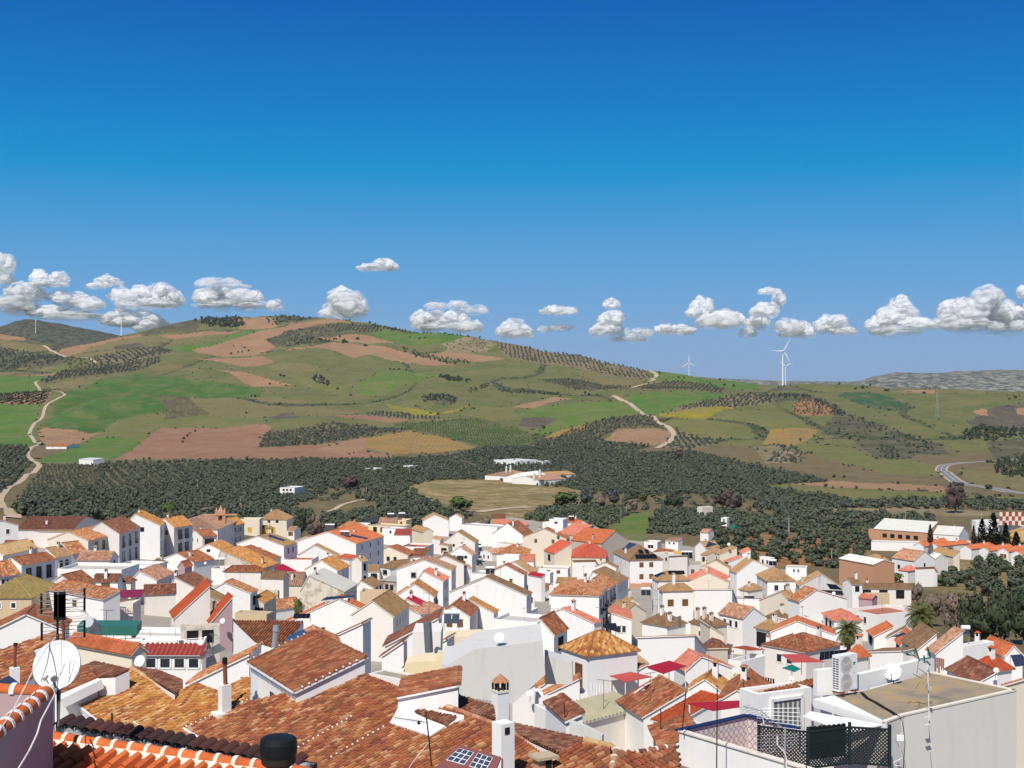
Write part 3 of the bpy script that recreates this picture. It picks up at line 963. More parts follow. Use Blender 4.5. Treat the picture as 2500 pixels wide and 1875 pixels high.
  for i in range(4):
   j=(i+1) % 4
   wm.face([G(*corners[i]),G(*corners[j]),G(*inn[j]),G(*inn[i])])
   wm.face([G(*inn[i]),G(*inn[j]),G(*inn[j],-par),G(*inn[i],-par)])
 wm.build('wall',MATS[wc],root)
 rm=MB()
 if kind == 'F':
  rm.face([G(*x,-par) for x in inn])
  rm.build('roof',MATS[rc],root)
 else:
  tiled='tile_' +rc in MATS
  for (pts,E0,E1) in slopes:
   n=(pts[1]-pts[0]).cross(pts[-1]-pts[0]).normalized()
   seen=True
   if tiled:
    tile_slope(rm,pts,E0,E1,det,cw=cw)
   else:
    tile_slope(rm,pts,E0,E1,0,cw=0.3)
   nn=n if n.z>0 else-n
   rm.face([p-nn*0.09 for p in pts])
   for i in range(len(pts)):
    p,q=pts[i],pts[(i+1) % len(pts)]
    rm.face([p,q,q-nn*0.09,p-nn*0.09],1)
  rmat=MATS['tile_' +rc] if tiled else MATS[rc]
  edge=MATS[wc if border is None else border]
  roof=rm.build('roof',[rmat,edge],root)
  if tiled:
   k=MB()
   for p,q in rid:
    L=(q-p).length
    if L<0.4:continue
    n=max(1,int(L/0.4)) if det == 2 else 1
    for i in range(n):
     k.tube(p.lerp(q,i/n),p.lerp(q,(i+1)/n),0.13 if det else 0.16,6,0,0.11)
   k.build('ridge_tiles',MATS['tile_' +rc],roof)
 def put(side,cols,rows,w=0.9,h=1.25,style='w',first=None,step=2.9,m=0.14):
  L=a if side == 'l' else c
  D,Nn=(U,-V) if side == 'l' else (V,-U)
  fr={'w':'whitepaint','d':'blackmetal','o':'darkgap','b':'timber','a':'whitepaint','y':'shutter_yellow','g':'shutter_green'}[style]
  first=first if first is not None else 0.75
  for r in range(rows):
   for k in range(cols):
    s=L*(m+(1-2*m)*(k+0.5)/cols)
    if s+w/2>L-0.1 or s-w/2<0.1:continue
    c0=B3+D*s-Z*(first+r*step+h/2)
    if c0.z-h/2<zb+0.4:continue
    f=MB()
    fw=0.07
    for (x,y,hw,hh) in ((0,h/2,w/2+fw,fw),(0,-h/2,w/2+fw,fw),(-w/2,0,fw,h/2),(w/2,0,fw,h/2)):
     f.box(c0+D*x+Z*y+Nn*0.03,D*hw,Nn*0.035,Z*hh)
    if style == 'd':
     for x in np.linspace(-w/2-.15,w/2+.15,7):
      f.box(c0+D*x+Nn*0.30-Z*(h/2-0.5),D*0.012,Nn*0.012,Z*0.5)
     f.box(c0+Nn*0.30-Z*(h/2-1.0),D*(w/2+.15),Nn*0.02,Z*0.02)
     f.box(c0+Nn*0.17-Z*(h/2+0.04),D*(w/2+.15),Nn*0.15,Z*0.04)
    wo=f.build('window',MATS[fr],root)
    g=MB()
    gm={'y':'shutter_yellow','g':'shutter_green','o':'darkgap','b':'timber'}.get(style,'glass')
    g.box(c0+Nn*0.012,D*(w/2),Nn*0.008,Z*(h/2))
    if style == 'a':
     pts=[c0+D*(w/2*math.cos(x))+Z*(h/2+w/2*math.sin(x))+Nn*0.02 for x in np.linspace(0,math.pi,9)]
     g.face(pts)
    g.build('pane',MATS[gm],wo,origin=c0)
 for side,spec in (('l',wl),('r',wr)):
  for s in (spec or []):
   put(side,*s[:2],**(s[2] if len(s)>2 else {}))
 auto=random.Random(sum(map(ord,label))*7+len(label))
 if not ch and kind in 'LRH' and 100<d0<520 and auto.random()<.55:
  ch=[(auto.uniform(.2,.8),auto.uniform(.2,.8),auto.uniform(.8,1.4))]
 if wl is None and 110<d0<520 and wh>3.4 and auto.random()<.38:
  put('l',auto.choice((1,2,2)),1,w=auto.uniform(.6,.95),h=auto.uniform(.7,1.3),style=auto.choice('wwobd'),first=auto.uniform(.4,1.1),m=auto.uniform(.1,.3))
 def roof_z(s,w):
  if kind == 'L':
   s_r=a*(1-rf); return rr*(s/s_r if s<s_r else (a-s)/max(.1,a-s_r))
  if kind == 'R':
   w_r=c*rf; return rr*(w/w_r if w<w_r else (c-w)/max(.1,c-w_r))
  if kind == 'H':return rr*min(1,min(s,a-s,w,c-w)/(min(a,c)/2))
  if kind == 'mAB':return rr*w/c
  if kind == 'mBC':return rr*s/a
  return-0.5
 for q in ch:
  s,w=q[0]*a,q[1]*c
  h=q[2] if len(q)>2 else 1.1
  k=MB()
  p=G(s,w,roof_z(s,w)-0.25)
  k.box(p+Z*(h/2),U*0.24,V*0.24,Z*(h/2))
  k.box(p+Z*(h+0.22),U*0.10,V*0.22,Z*0.14,2)
  for sx in (-1,1):
   k.box(p+U*(0.19*sx)+Z*(h+0.2),U*0.045,V*0.23,Z*0.2)
  ap=p+Z*(h+0.62)
  cs=[p+U*(0.33*x)+V*(0.33*y)+Z*(h+0.4) for x,y in ((-1,-1),(1,-1),(1,1),(-1,1))]
  for i in range(4):k.face([cs[i],cs[(i+1) % 4],ap],1)
  k.build('chimney',[MATS[wc],MATS['tile_' +(rc if 'tile_' +rc in MATS else 'rust')],MATS['darkgap']],root)
 HOUSES[hid]=dict(root=root,B=B3,U=U,V=V,a=a,c=c,z0=z0,rr=rr,d=d0,G=G,slopes=slopes,roof_z=roof_z,label=label,kind=kind)
 return root
# ---------------------------------------------------------------- the town, house by house (points traced in enlarged crops of the photograph)
H=house
W2=dict(w=0.95,h=1.3)
DR_=dict(w=1.0,h=2.2,style='d',first=0.9,step=3.2)
H(1,'t1',(200,400),(985,405),(1330,262),'R',5.5,'rustdark','white2','long dark rust roof low behind the white wall at the top left of town',ry=240)
H(2,'t1',(-320,440),(940,430),(1010,408),'mAB',5,'ochre','white2','long blank white wall capped with ochre tiles at the left edge',rise=0.5)
H(3,'t1',(650,545),(1190,552),(1600,462),'L',6,'rustlight','cream','cream gabled house with a rust orange roof beside the tall balcony block',ry=432,wr=[(3,1,dict(w=1,h=1.9,style='d',first=0.8))])
H(4,'t1',(1130,465),(1610,460),(1890,392),'L',8,'rustdark','white2','shaded block with two rows of tall dark balcony doors, left of the tallest white house',ry=300,wr=[(3,2,dict(w=1.1,h=2.5,style='d',first=0.9,step=3.6,m=0.04))])
H(5,'t2',(20,365),(500,348),(690,295),'L',9,'ochre','white','tallest white house with a blank gable, bright ochre roof and arched shaded windows',ry=165,rf=0.3,wr=[(2,2,dict(w=1.1,h=1.9,style='a',first=1.3,step=3.6,m=0.05))])
H(6,'t2',(420,352),(690,372),(940,328),'L',8.5,'ochre','white2','ochre roofed house with big dark windows next to the tallest white house',ry=216,wr=[(2,2,dict(w=1.3,h=2.3,style='d',first=0.9,step=3.5))])
H(7,'t2',(520,405),(1280,402),(1560,300),'H',7,'brownpink','white2','long church roof of pinkish brown tiles in front of the bell gable',ry=215,wr=[(2,2,dict(w=0.8,h=1.6,first=1.0))])
H(8,'t2',(880,470),(1075,505),(1270,480),'L',5,'rust','white2','low rust roofed house squeezed below the church roof',ry=415,wr=[(3,2,dict(w=0.9,h=1.8,style='d',first=0.7))])
H(9,'t2',(1260,335),(1465,348),(1640,312),'L',7,'ochre','stain','stained grey building with an ochre roof right of the bell gable',ry=252,wr=[(2,2,dict(w=0.9,h=1.6))])
H(10,'t3',(-80,262),(185,262),(230,240),'F',6,'floor_tan','cream','flat cream wing with a pierced parapet beside the square tower',par=0.6,wl=[(1,1,dict(w=1.4,h=1.6,style='y',first=3.0))])
H(11,'t3',(185,262),(552,268),(640,222),'H',6.5,'tan','cream','square cream tower with a pyramid roof of tan tiles',ry=98,wl=[(2,1,dict(w=0.9,h=0.7,style='o',first=0.45,m=0.2)),(1,1,dict(w=1.6,h=1.8,style='y',first=3.0,m=0.05))])
H(12,'t3',(165,385),(345,388),(372,372),'H',3.0,'moss','yellow','small porch with a greenish pyramid roof in front of the cream tower',ry=346,wl=[(1,1,dict(w=2.0,h=1.4,style='y',first=0.5))])
H(13,'t3',(555,410),(655,415),(740,375),'R',4,'pinkrust','white2','low pinkish roofed annex at the right foot of the square tower',ry=365,wr=[(1,1)])
H(14,'t1',(20,835),(290,882),(752,775),'L',4.8,'rust','white','white house with a mottled rust roof and three dark doors on its shaded street side',ry=785,wr=[(3,1,dict(w=1.0,h=2.0,style='d',first=0.8,m=0.06))])
H(15,'t1',(490,735),(755,776),(970,720),'L',4.8,'tan','white2','plain tan roofed house in the middle of the left street row',ry=655,wr=[(2,1,dict(w=1.0,h=1.5,style='a',first=1.2))])
H(16,'t1',(705,690),(972,730),(1185,688),'L',4.8,'rustlight','white2','house with a red rust roof at the far end of the left street row',ry=575,wr=[(1,1,dict(w=1.4,h=2.0,style='o',first=1.2))])
H(17,'t1',(-250,700),(40,745),(250,640),'L',4.5,'straw','white2','straw coloured roof cut by the left edge of the view',ry=600)
H(18,'t1',(40,615),(400,632),(470,600),'R',4.5,'rust','white2','small rust roof behind the dark solar array at the left edge',ry=545)
H(19,'t1',(-300,960),(-20,1035),(275,970),'L',4.5,'rustlight','white','rust red roof with four dark windows under its eave at the left edge',ry=850,wr=[(4,1,dict(w=0.9,h=1.3,style='w',first=0.5))])
H(20,'t1',(1035,803),(1478,818),(1602,742),'R',5,'pinkrust','white','white box house with a pinkish ribbed roof and a green oval window',ry=702,wr=[(1,1,dict(w=0.7,h=1.4,style='g',first=0.4))])
H(21,'t1',(775,940),(1640,945),(1880,880),'F',4.5,'floor_grey','white','long white terrace parapet below the pinkish roofed box house')
H(22,'t1',(1605,872),(2080,880),(2240,850),'F',4.5,'floor_grey','white','low white terrace at the foot of the tallest white house')
H(23,'t1',(640,1120),(1030,1168),(1292,1056),'L',4.6,'rust','white2','orange brown roof over a white gable behind the balustraded terrace',ry=1020)
H(24,'t1',(1260,1092),(1590,1102),(1660,1050),'R',4,'rustdark','white','little courtyard house with a dark ribbed roof and a brown door',ry=988,wl=[(1,1,dict(w=1.3,h=1.9,style='b',first=0.3))])
H(25,'t1',(1600,1103),(1765,1108),(1830,1070),'H',4,'rustdark','white2','small dark hipped roof attached to the courtyard house',ry=1035)
H(26,'t1',(-260,1302),(425,1318),(780,1110),'H',5,'olive','tanwall','big hipped roof of olive brown ribbed tiles at the left edge',ry=1035)
H(27,'t1',(440,1178),(930,1185),(1010,1150),'F',5,'floor_tan','white','white terrace house with a balustrade right of the olive roof')
H(28,'t1',(640,1335),(1395,1345),(1475,1290),'mAB',6,'rustlight','white','blank white wall topped by a thin rust roof behind the television antenna',rise=0.9)
H(29,'t1',(1478,1395),(1795,1400),(1900,1320),'F',5,'floor_tan','white2','shaded roof terrace with a cream balustrade under the purple awning')
H(30,'t2',(520,785),(955,845),(1238,782),'L',4.5,'rust','white','rust and ochre roof over a low white house right of the dark covers',ry=722)
H(31,'t2',(1000,672),(1312,676),(1482,622),'L',5,'ochre','white','white gable with a small dark window and a short ochre roof',ry=600,wl=[(1,1,dict(w=0.8,h=0.5,style='o',first=0.0))])
H(32,'t2',(1250,880),(1875,925),(1992,852),'L',4.5,'ochre','stain','broad ochre roof sloping over a patched stone gable',ry=685,rf=0.12,ch=[(0.12,0.35,1.6)])
H(33,'t2',(1530,800),(2008,815),(2135,778),'L',4.5,'rust','white2','long rust red roof with a white rim behind the broad ochre roof',ry=650,rf=0.15)
H(34,'t3',(-120,590),(515,622),(692,575),'L',7.5,'moss','white','large white gable with a solar strip on its olive tan roof',ry=490,rf=0.45,wr=[(2,2,dict(w=0.9,h=1.6))])
H(35,'t2',(370,860),(540,866),(595,835),'H',4,'brown','stain','tiny grey brown pyramid roof beside the dark covers',ry=765)
H(36,'t2',(120,1080),(457,1085),(692,985),'L',4.5,'pinkrust','white','pink weathered roof with two small windows in the shaded wall',ry=960,rf=0.3,wr=[(3,1,dict(w=0.7,h=1.0,first=0.6))])
H(37,'t2',(640,1150),(960,1178),(1200,1080),'L',4.5,'rustdark','white2','long dark brown roof between the pink roof and the white courtyard',ry=955,rf=0.2,ch=[(0.85,0.12,1.2)])
H(38,'t2',(745,895),(835,905),(935,860),'L',4,'rust','mauve','small mauve walled house under a rust roof',ry=820)
H(39,'t2',(935,918),(1195,925),(1370,985),'F',4,'terracotta','white','white courtyard wall with a red metal gate')
H(40,'t2',(1368,958),(1862,970),(1910,920),'H',5.5,'rust','white2','white house with a dark rust hipped roof and a long blank front',ry=862)
H(41,'t3',(205,1045),(508,1062),(530,1030),'R',5.5,'brown','white2','narrow brown ribbed lean-to roof on a cream wall',ry=975)
H(42,'t3',(530,1142),(757,1152),(790,1090),'R',4,'brownpink','cream','cream house with a faded pinkish brown ribbed roof',ry=978)
H(43,'t2',(1130,1180),(1400,1190),(1470,1115),'F',4,'floor_grey','greywall','flat grey roof patch behind the white house with brown roof',par=0.15)
H(44,'t2',(1130,1255),(1720,1262),(1815,1218),'L',6,'rustlight','white','white house with a large blank gable and a short orange brown roof',ry=1118,rf=0.42,wr=[(1,1,dict(w=0.9,h=1.3,style='o',first=0.8))])
H(45,'t2',(820,1355),(1330,1368),(1420,1302),'L',5,'moss','stone','mossy yellow green roof with a white chimney',ry=1210,rf=0.4,ch=[(0.5,0.45,1.6)])
H(46,'t2',(140,1588),(700,1596),(828,1250),'mAB',4,'bright','white2','larger of the two steep bright rust ribbed roofs',rise=4.2,wr=[],border='white')
H(47,'t2',(852,1642),(1190,1648),(1318,1372),'mAB',4,'bright','mauve','smaller of the two steep bright rust ribbed roofs, with a chimney on it',rise=3.2,ch=[(0.88,0.35,0.9)],border='white')
H(48,'t2',(290,1310),(715,1255),(768,1165),'mAB',4,'rustdark','white2','dark brown ribbed roof above the larger bright rust roof',rise=1.2)
H(49,'t2',(1510,1508),(1940,1545),(2035,1480),'F',4,'floor_tan','tanwall','flat tan rendered block below the white gable house',par=0.1)
H(50,'t3',(110,1232),(430,1236),(455,1215),'F',4,'floor_tan','stain','low flat stained block in front of the cream house',par=0.1)
H(51,'t3',(188,1345),(245,1392),(575,1300),'mBC',4.5,'ochre','stain','stained cream house with a thin ochre roof rising to the right',rise=0.8)
H(52,'t3',(740,1240),(1325,1240),(1500,1180),'L',5,'greyroof','stain','big stained gable under a grey patched roof',ry=1000,rf=0.2,ch=[(0.75,0.25,1.2)])
H(53,'t3',(800,950),(1235,955),(1392,912),'L',6.5,'ochre','white','white house with a bright yellow ochre roof beside the dark lane',ry=818,rf=0.5,wr=[(1,2,dict(w=0.8,h=1.3))])
H(54,'t3',(700,560),(1488,592),(1862,494),'L',9,'orange','white','largest orange roof at the top of the lane, carrying collectors and solar panels',ry=432,rf=0.52,wr=[(3,3,dict(w=0.9,h=1.5,m=0.06))],ch=[(0.3,0.55,0.9)])
H(55,'t3',(560,590),(1082,598),(1125,565),'L',5.5,'brown','white','white gable with a thin brown roof left of the orange roof',ry=497,rf=0.5)
H(56,'t3',(690,770),(1235,762),(1332,738),'L',5.5,'tan','white','white gable with a long tan roof below the orange roof',ry=615,rf=0.45)
H(57,'t3',(1010,690),(1375,690),(1455,655),'L',6,'moss','white','small olive roof tucked under the orange roofed block',ry=605,rf=0.5)
H(58,'t3',(1218,785),(1400,805),(1530,772),'mAB',6.5,'red','white2','thin red roof over a white wall at the dark lane',rise=0.5)
H(59,'t3',(1430,815),(1565,835),(1645,800),'L',8,'tan','white2','narrow shaded tower house on the dark lane',ry=770,wr=[(1,2,dict(w=0.9,h=1.5,style='o'))])
H(60,'t3',(620,640),(810,662),(930,640),'H',5,'rust','white2','rust roofed pergola house with timber posts',ry=605)
H(61,'t3',(500,800),(890,812),(985,725),'F',5,'terracotta','white','white terrace with timber posts in front of the pergola roof')
H(62,'t3',(1840,388),(2070,398),(2180,380),'F',6,'floor_grey','white','plain white block left of the red sheet roof',par=0.3)
H(63,'t4',(345,470),(560,475),(585,388),'mAB',5.5,'redmetal','white','white house with a deep red sheet roof near the far edge of town',rise=1.6)
H(64,'t4',(95,720),(530,748),(650,700),'L',4,'rust','cream','long cream wall under a low rust roof beside the dark lane',ry=635,rf=0.4)
H(65,'t4',(545,765),(742,772),(812,640),'mAB',4,'rust','white2','mottled rust roof with a white rim right of the long cream wall',rise=1.4,border='white')
H(66,'t4',(160,885),(290,925),(735,862),'H',5.5,'brown','white','wide flat brown roof beside the dark lane',ry=800)
H(67,'t4',(380,945),(1118,955),(1178,912),'L',9,'brownpink','white','tall white gable with a long pinkish brown roof above the red roofed house',ry=812,rf=0.5,wr=[(1,3,dict(w=0.7,h=1.2))])
H(68,'t4',(655,1085),(1003,1095),(1082,1042),'L',8,'redpink','white','tall narrow white house with a dark red roof in the middle of town',ry=945,rf=0.25,wr=[(2,3,dict(w=0.7,h=1.2))])
H(69,'t4',(360,1310),(878,1308),(972,1242),'L',6,'rustlight','white','white gable with an orange rust roof on the curving lane',ry=1135,rf=0.5,wr=[(2,2,dict(w=0.8,h=1.4,style='d'))])
H(70,'t4',(430,1440),(728,1446),(782,1392),'L',5.5,'crimson','white2','crimson sheet roof over a white wall on the curving lane',ry=1310,rf=0.3,wr=[(3,1,dict(w=0.6,h=1.2))])
H(71,'t4',(340,1345),(640,1375),(860,1330),'mAB',5.0,'greyroof','white2','pale grey flat roof between the orange rust and crimson roofs',rise=0.4)
H(72,'t4',(-230,1560),(330,1572),(546,1428),'L',6.5,'moss','white2','big brown mossy roof above a shaded street wall with small windows',ry=1355,rf=0.5,wr=[(4,2,dict(w=0.6,h=1.1))])
H(73,'t3',(520,1665),(1985,1672),(1998,1612),'L',5,'orange','white','big white gable with a glazed dormer and vivid orange roof edges',ry=1335,rf=0.5)
H(74,'t4',(162,1068),(395,1108),(528,1012),'mAB',4,'greyroof','stone','stone shed with a pale grey sheet roof',rise=0.5,wr=[(2,1,dict(w=0.9,h=1.6,style='o'))])
H(75,'t3',(1655,985),(1805,965),(1922,885),'mAB',4.5,'tan','white','white house with a tan roof and a blank grey side wall',rise=0.8)
H(76,'t3',(1490,1180),(1725,1188),(1858,1128),'L',3.5,'brown','white','low white house with a green shutter and a brown roof',ry=1062,rf=0.3,wl=[(1,1,dict(w=0.9,h=1.2,style='g',first=0.3))],wr=[(2,1,dict(w=0.7,h=1.0,style='o',first=0.3))])
H(77,'t3',(1540,1240),(1880,1246),(1930,1215),'F',3.2,'floor_tan','tanwall','tan walled yard in front of the low brown roofed house',par=0.8)
H(78,'t4',(735,292),(1082,282),(1130,250),'L',6.5,'tan','white','bright white gable at the far edge of town',ry=203,rf=0.45)
H(79,'t4',(1090,243),(1260,247),(1290,232),'L',6,'tan','white','small white gable at the far edge beside the bright white gable',ry=196)
H(80,'t4',(1062,318),(1255,335),(1425,395),'F',8,'floor_grey','white','tall plain white block below the two far white gables',par=0.3)
H(81,'t4',(1010,568),(1435,580),(1455,548),'L',7,'moss','white2','pale gable with an olive edged roof beside the parked cars',ry=432,rf=0.45)
H(82,'t4',(960,612),(1075,625),(1262,572),'mBC',6,'moss','cream','cream block with a slanting roof line below the olive edged gable',rise=0.4)
H(83,'t4',(1070,735),(1395,748),(1446,694),'L',8,'pinkrust','white','white house with three flower boxes and a pinkish roof beside the parked cars',ry=640,rf=0.5,wl=[(3,1,dict(w=0.7,h=0.6,style='o',first=0.3))],wr=[(2,2)])
H(84,'t4',(790,875),(1285,872),(1335,838),'L',7.5,'brown','white2','cream white gable with a collector panel on its dark roof',ry=755,rf=0.48,wr=[(1,2)])
H(85,'t4',(1090,1240),(2132,1292),(2155,1248),'L',7.5,'brown','white','widest white gable in the middle of town with television antennas before it',ry=1045,rf=0.48)
H(86,'t4',(1385,990),(1590,1005),(1690,940),'F',6,'floor_grey','white','plain white block under the twin collector at the lane',par=0.3)
H(87,'t5',(-60,1010),(440,1018),(512,985),'L',6,'rust','white','white house with a long narrow rust roof above the widest gable',ry=885,rf=0.5)
H(88,'t5',(0,935),(520,985),(562,955),'L',6,'tan','white2','pale house with a thin tan roof in the crowded centre',ry=836,rf=0.6)
H(89,'t4',(1180,1500),(1690,1525),(1746,1478),'L',5,'ochre','white','yellow ochre roof over a white wall in the centre',ry=1345,rf=0.35)
H(90,'t4',(1200,1410),(1600,1420),(1752,1395),'L',5,'brown','white2','olive brown ribbed roof behind the yellow ochre roof',ry=1262,rf=0.3)
H(91,'t4',(960,1575),(1365,1575),(1472,1505),'L',5,'rust','white','rust roof with white seams stepping down the centre',ry=1400,rf=0.45)
H(92,'t4',(700,1640),(1080,1490),(1235,1370),'mAB',5,'pinkrust','white','pinkish roof strips beside the curving lane',rise=0.7)
H(93,'t5',(12,305),(425,345),(505,328),'H',6.5,'redpink','cream','red hipped roof at the far edge of town near the street end',ry=222)
H(94,'t5',(0,250),(190,248),(205,200),'mAB',5,'rustdark','brick','dark red roofed brick building at the far street end',rise=1.2)
H(95,'t5',(10,445),(425,482),(440,440),'L',6.5,'rustdark','white','white gable framing a dark red roof with a flue',ry=300,ch=[(0.35,0.1,2.2)])
H(96,'t5',(60,565),(290,605),(440,565),'F',5,'floor_tan','white','white terrace front below the framed dark red roof',wl=[],wr=[(1,1,dict(w=1.2,h=1.4,style='o',first=0.2))])
H(97,'t5',(70,735),(485,738),(525,698),'H',5,'rustlight','white','orange rust hipped roof near the street mouth',ry=605)
H(98,'t5',(150,742),(372,750),(395,730),'F',5,'floor_grey','white','plain white front below the orange rust hipped roof')
H(99,'t5',(385,825),(570,830),(592,742),'mAB',5,'redpink','white','small white house with a smooth pink roof',rise=1.6)
H(100,'t5',(420,505),(1010,528),(1055,492),'L',9,'rust','cream','broad blank cream wall behind the scarlet roofs',ry=392)
H(101,'t5',(778,256),(965,268),(980,246),'F',8,'floor_grey','white','white modern villa with a dark window at the far edge of town',wl=[(1,1,dict(w=1.6,h=1.0,first=0.9))])
H(102,'t5',(690,298),(800,306),(835,288),'F',6,'floor_grey','white','lower white terrace of the modern villa')
H(103,'t5',(962,310),(1130,312),(1160,258),'mAB',6,'orange','white2','orange roof with a chimney beside the modern villa',rise=1.2,ch=[(0.1,0.8,1.6)])
H(104,'t5',(1070,332),(1130,358),(1335,345),'R',7,'orange','cream','orange roof on a pale cream gable behind the solar panels',ry=288)
H(105,'t5',(1090,440),(1132,488),(1570,425),'R',6.5,'redpink','cream','cream gable with a red roof and a solar strip near the green field',ry=348,rf=0.55)
H(106,'t5',(1350,525),(1482,590),(1850,482),'R',9,'orange','beige','tall grey beige house with vivid red roof edges below the green field',ry=420,ch=[(0.35,0.1,1.6)])
H(107,'t5',(710,658),(850,730),(1080,580),'mAB',6,'red','cream','left one of the two smooth scarlet roofs',rise=3.0,wl=[(1,1,dict(w=2.0,h=1.8,style='o',first=0.8))])
H(108,'t5',(1085,782),(1542,780),(1590,680),'H',6,'red','cream','right one of the two smooth scarlet roofs, facing the viewer',ry=580,wl=[(2,1,dict(w=0.9,h=1.0))])
H(109,'t5',(1150,908),(1452,900),(1425,815),'mAB',5,'brown','white','tan brown roof below the right scarlet roof',rise=1.8,wl=[(2,1,dict(w=0.6,h=1.4,style='w',first=0.8))])
H(110,'t5',(1400,905),(1680,918),(1715,900),'L',5,'brown','white2','low brown roof in front of the corner house with many solar panels',ry=848)
H(111,'t5',(1290,1110),(1690,1135),(1842,1048),'L',7.5,'brown','white','long plain brown roof along the shaded street',ry=930,rf=0.2,wr=[(3,2,dict(w=0.8,h=1.4))])
H(112,'t5',(1225,1190),(1572,1203),(1688,1132),'L',7.5,'rustlight','white','orange roofed house on the shaded street next to the long brown roof',ry=1070,rf=0.4,wr=[(2,2,dict(w=0.9,h=1.9,style='d'))])
H(113,'t5',(800,1285),(1450,1296),(1572,1208),'H',8.5,'rustlight','white','broad rust orange hipped roof at the corner of the shaded street',ry=1110,wr=[(3,2,dict(w=1.0,h=2.2,style='d',first=1.0,step=3.5,m=0.05))])
H(114,'t5',(930,1305),(1170,1312),(1195,1280),'L',6,'rustdark','white','little white gable in front of the broad rust orange roof',ry=1252)
H(115,'t5',(1185,1410),(1420,1485),(1448,1385),'mBC',5,'rust','white','rust roof with red flashing below the broad rust orange roof',rise=1.2)
H(116,'t5',(690,1540),(1382,1665),(1405,1635),'L',6,'redpink','white','white gable draped with scarlet cloth beside the shaded street',ry=1470,rf=0.4)
H(117,'t5',(560,975),(790,990),(835,960),'F',4.5,'floor_grey','white','white terrace block left of the dark carport')
H(118,'t5',(495,1025),(672,1045),(695,1022),'mAB',6,'crimson','white','slim white house with a crimson lid roof',rise=0.5)
H(119,'t5',(640,925),(1030,935),(1065,880),'F',4,'floor_tan','white','white roof terrace with potted plants below the scarlet roofs')
H(120,'t5',(870,1125),(1130,1125),(1195,1060),'mAB',4.5,'tan','darkwall','tan roofed carport with a dark opening',rise=0.9)
H(121,'t5',(285,605),(480,645),(505,618),'F',5,'floor_grey','white2','small pale terrace behind the orange rust hipped roof')
H(122,'t5',(468,1262),(580,1258),(605,1235),'F',6,'floor_grey','white','tall narrow white stair tower',wl=[(2,2,dict(w=0.5,h=1.2))])
H(123,'t5',(20,1612),(620,1655),(825,1562),'F',4.5,'floor_grey','white','wide white roof terrace in front of the widest gable')
H(124,'t5',(240,1502),(540,1512),(625,1472),'F',4.5,'floor_grey','white','raised white roof terrace behind the wide roof terrace')
H(125,'t5',(780,1155),(1010,1165),(1050,1130),'F',4.5,'floor_grey','white2','white yard wall in front of the dark carport')
H(126,'t6',(-8,706),(210,818),(650,805),'H',7.5,'brown','white','corner house with solar arrays on its brown hipped roof and a glazed timber bay',ry=600,wl=[(3,1,dict(w=0.8,h=1.3,first=0.8))],wr=[(2,2,dict(w=1.0,h=1.2,style='b',first=0.7,step=3.2,m=0.2))],ch=[(0.5,0.12,1.4)])
H(127,'t6',(400,562),(580,574),(605,548),'F',6,'floor_grey','white2','white terrace with an arched parapet behind the corner house')
H(128,'t6',(690,545),(858,562),(885,520),'mAB',5,'brownpink','white','last white house before the olive trees with four dark windows',rise=0.7,wl=[(2,1,dict(w=0.9,h=0.8,first=0.4))])
H(129,'t6',(1090,605),(1230,655),(1422,618),'L',4.5,'tan','white','white house at the olive edge with a dark solar roof',ry=555)
H(130,'t6',(1345,710),(1420,735),(1655,645),'mAB',6,'tan','cream','cream house with a tan sloping roof near the olive edge',rise=1.8)
H(131,'t6',(1165,722),(1245,748),(1410,655),'mAB',5,'tan','cream','second tan sloping roof beside the cream house',rise=1.5,wl=[(1,1,dict(w=1.0,h=1.3,style='o'))])
H(132,'t6',(1640,695),(1725,728),(1838,682),'mAB',5,'redpink','white','upper of the two raspberry red roofs',rise=1.2)
H(133,'t6',(1480,815),(1545,838),(1728,765),'mAB',5,'redpink','white','lower of the two raspberry red roofs',rise=1.2)
H(134,'t6',(1960,758),(2110,785),(2125,775),'F',5,'floor_grey','white','stepped white block at the right end of the raspberry roofs',par=0.2)
H(135,'t6',(1560,960),(1650,985),(2230,970),'R',6,'tan','white','large blank white gable with a tan roof below the raspberry roofs',ry=812,rf=0.38)
H(136,'t6',(770,908),(1010,895),(985,760),'mAB',5,'brown','white2','brown roof with an ochre tarpaulin and a water heater',rise=3.0,ch=[(0.75,0.1,1.4),(0.1,0.35,1.2)])
H(137,'t6',(950,905),(1280,895),(1300,880),'F',5,'floor_grey','greywall','grey rendered wall behind the tan orange tower roof',par=0.1)
H(138,'t6',(1140,888),(1185,905),(1550,932),'R',5,'moss','cream','cream gable with a mossy brown roof',ry=818,ch=[(0.4,0.1,1.2)])
H(139,'t6',(512,1035),(592,1090),(1012,1075),'H',9,'tan','white','white house with two solar arrays on a tan orange hipped roof',ry=958,wl=[(2,2,dict(w=0.6,h=1.2))])
H(140,'t6',(602,1195),(652,1230),(1062,1220),'H',8,'tan','white','white front with an arched niche under a tan orange hipped roof',ry=1080,ch=[(0.5,0.42,1.6)],wr=[(2,1,dict(w=0.9,h=1.0,style='b',first=1.6,m=0.02)),(1,1,dict(w=0.8,h=0.9,style='b',first=4.6,m=0.4))])
H(141,'t6',(962,1020),(1002,1098),(1538,1120),'R',6.5,'redpink','cream','wide cream gable with a red left slope and a rust right slope',ry=985,ch=[(0.1,0.45,1.2)])
H(142,'t6',(1180,1432),(1668,1428),(1590,1215),'mAB',5,'rustlight','white','plain rust roof with two small skylights',rise=4.0,wl=[(3,1,dict(w=0.9,h=1.0,first=0.7))])
H(143,'t6',(1655,1402),(2078,1408),(2020,1330),'mAB',4.5,'rustdark','white','dark red roof carrying a three panel solar array',rise=1.4)
H(144,'t6',(1690,1195),(1802,1225),(1995,1185),'H',5,'tan','white2','orange tan roof right of the wide cream gable',ry=1108)
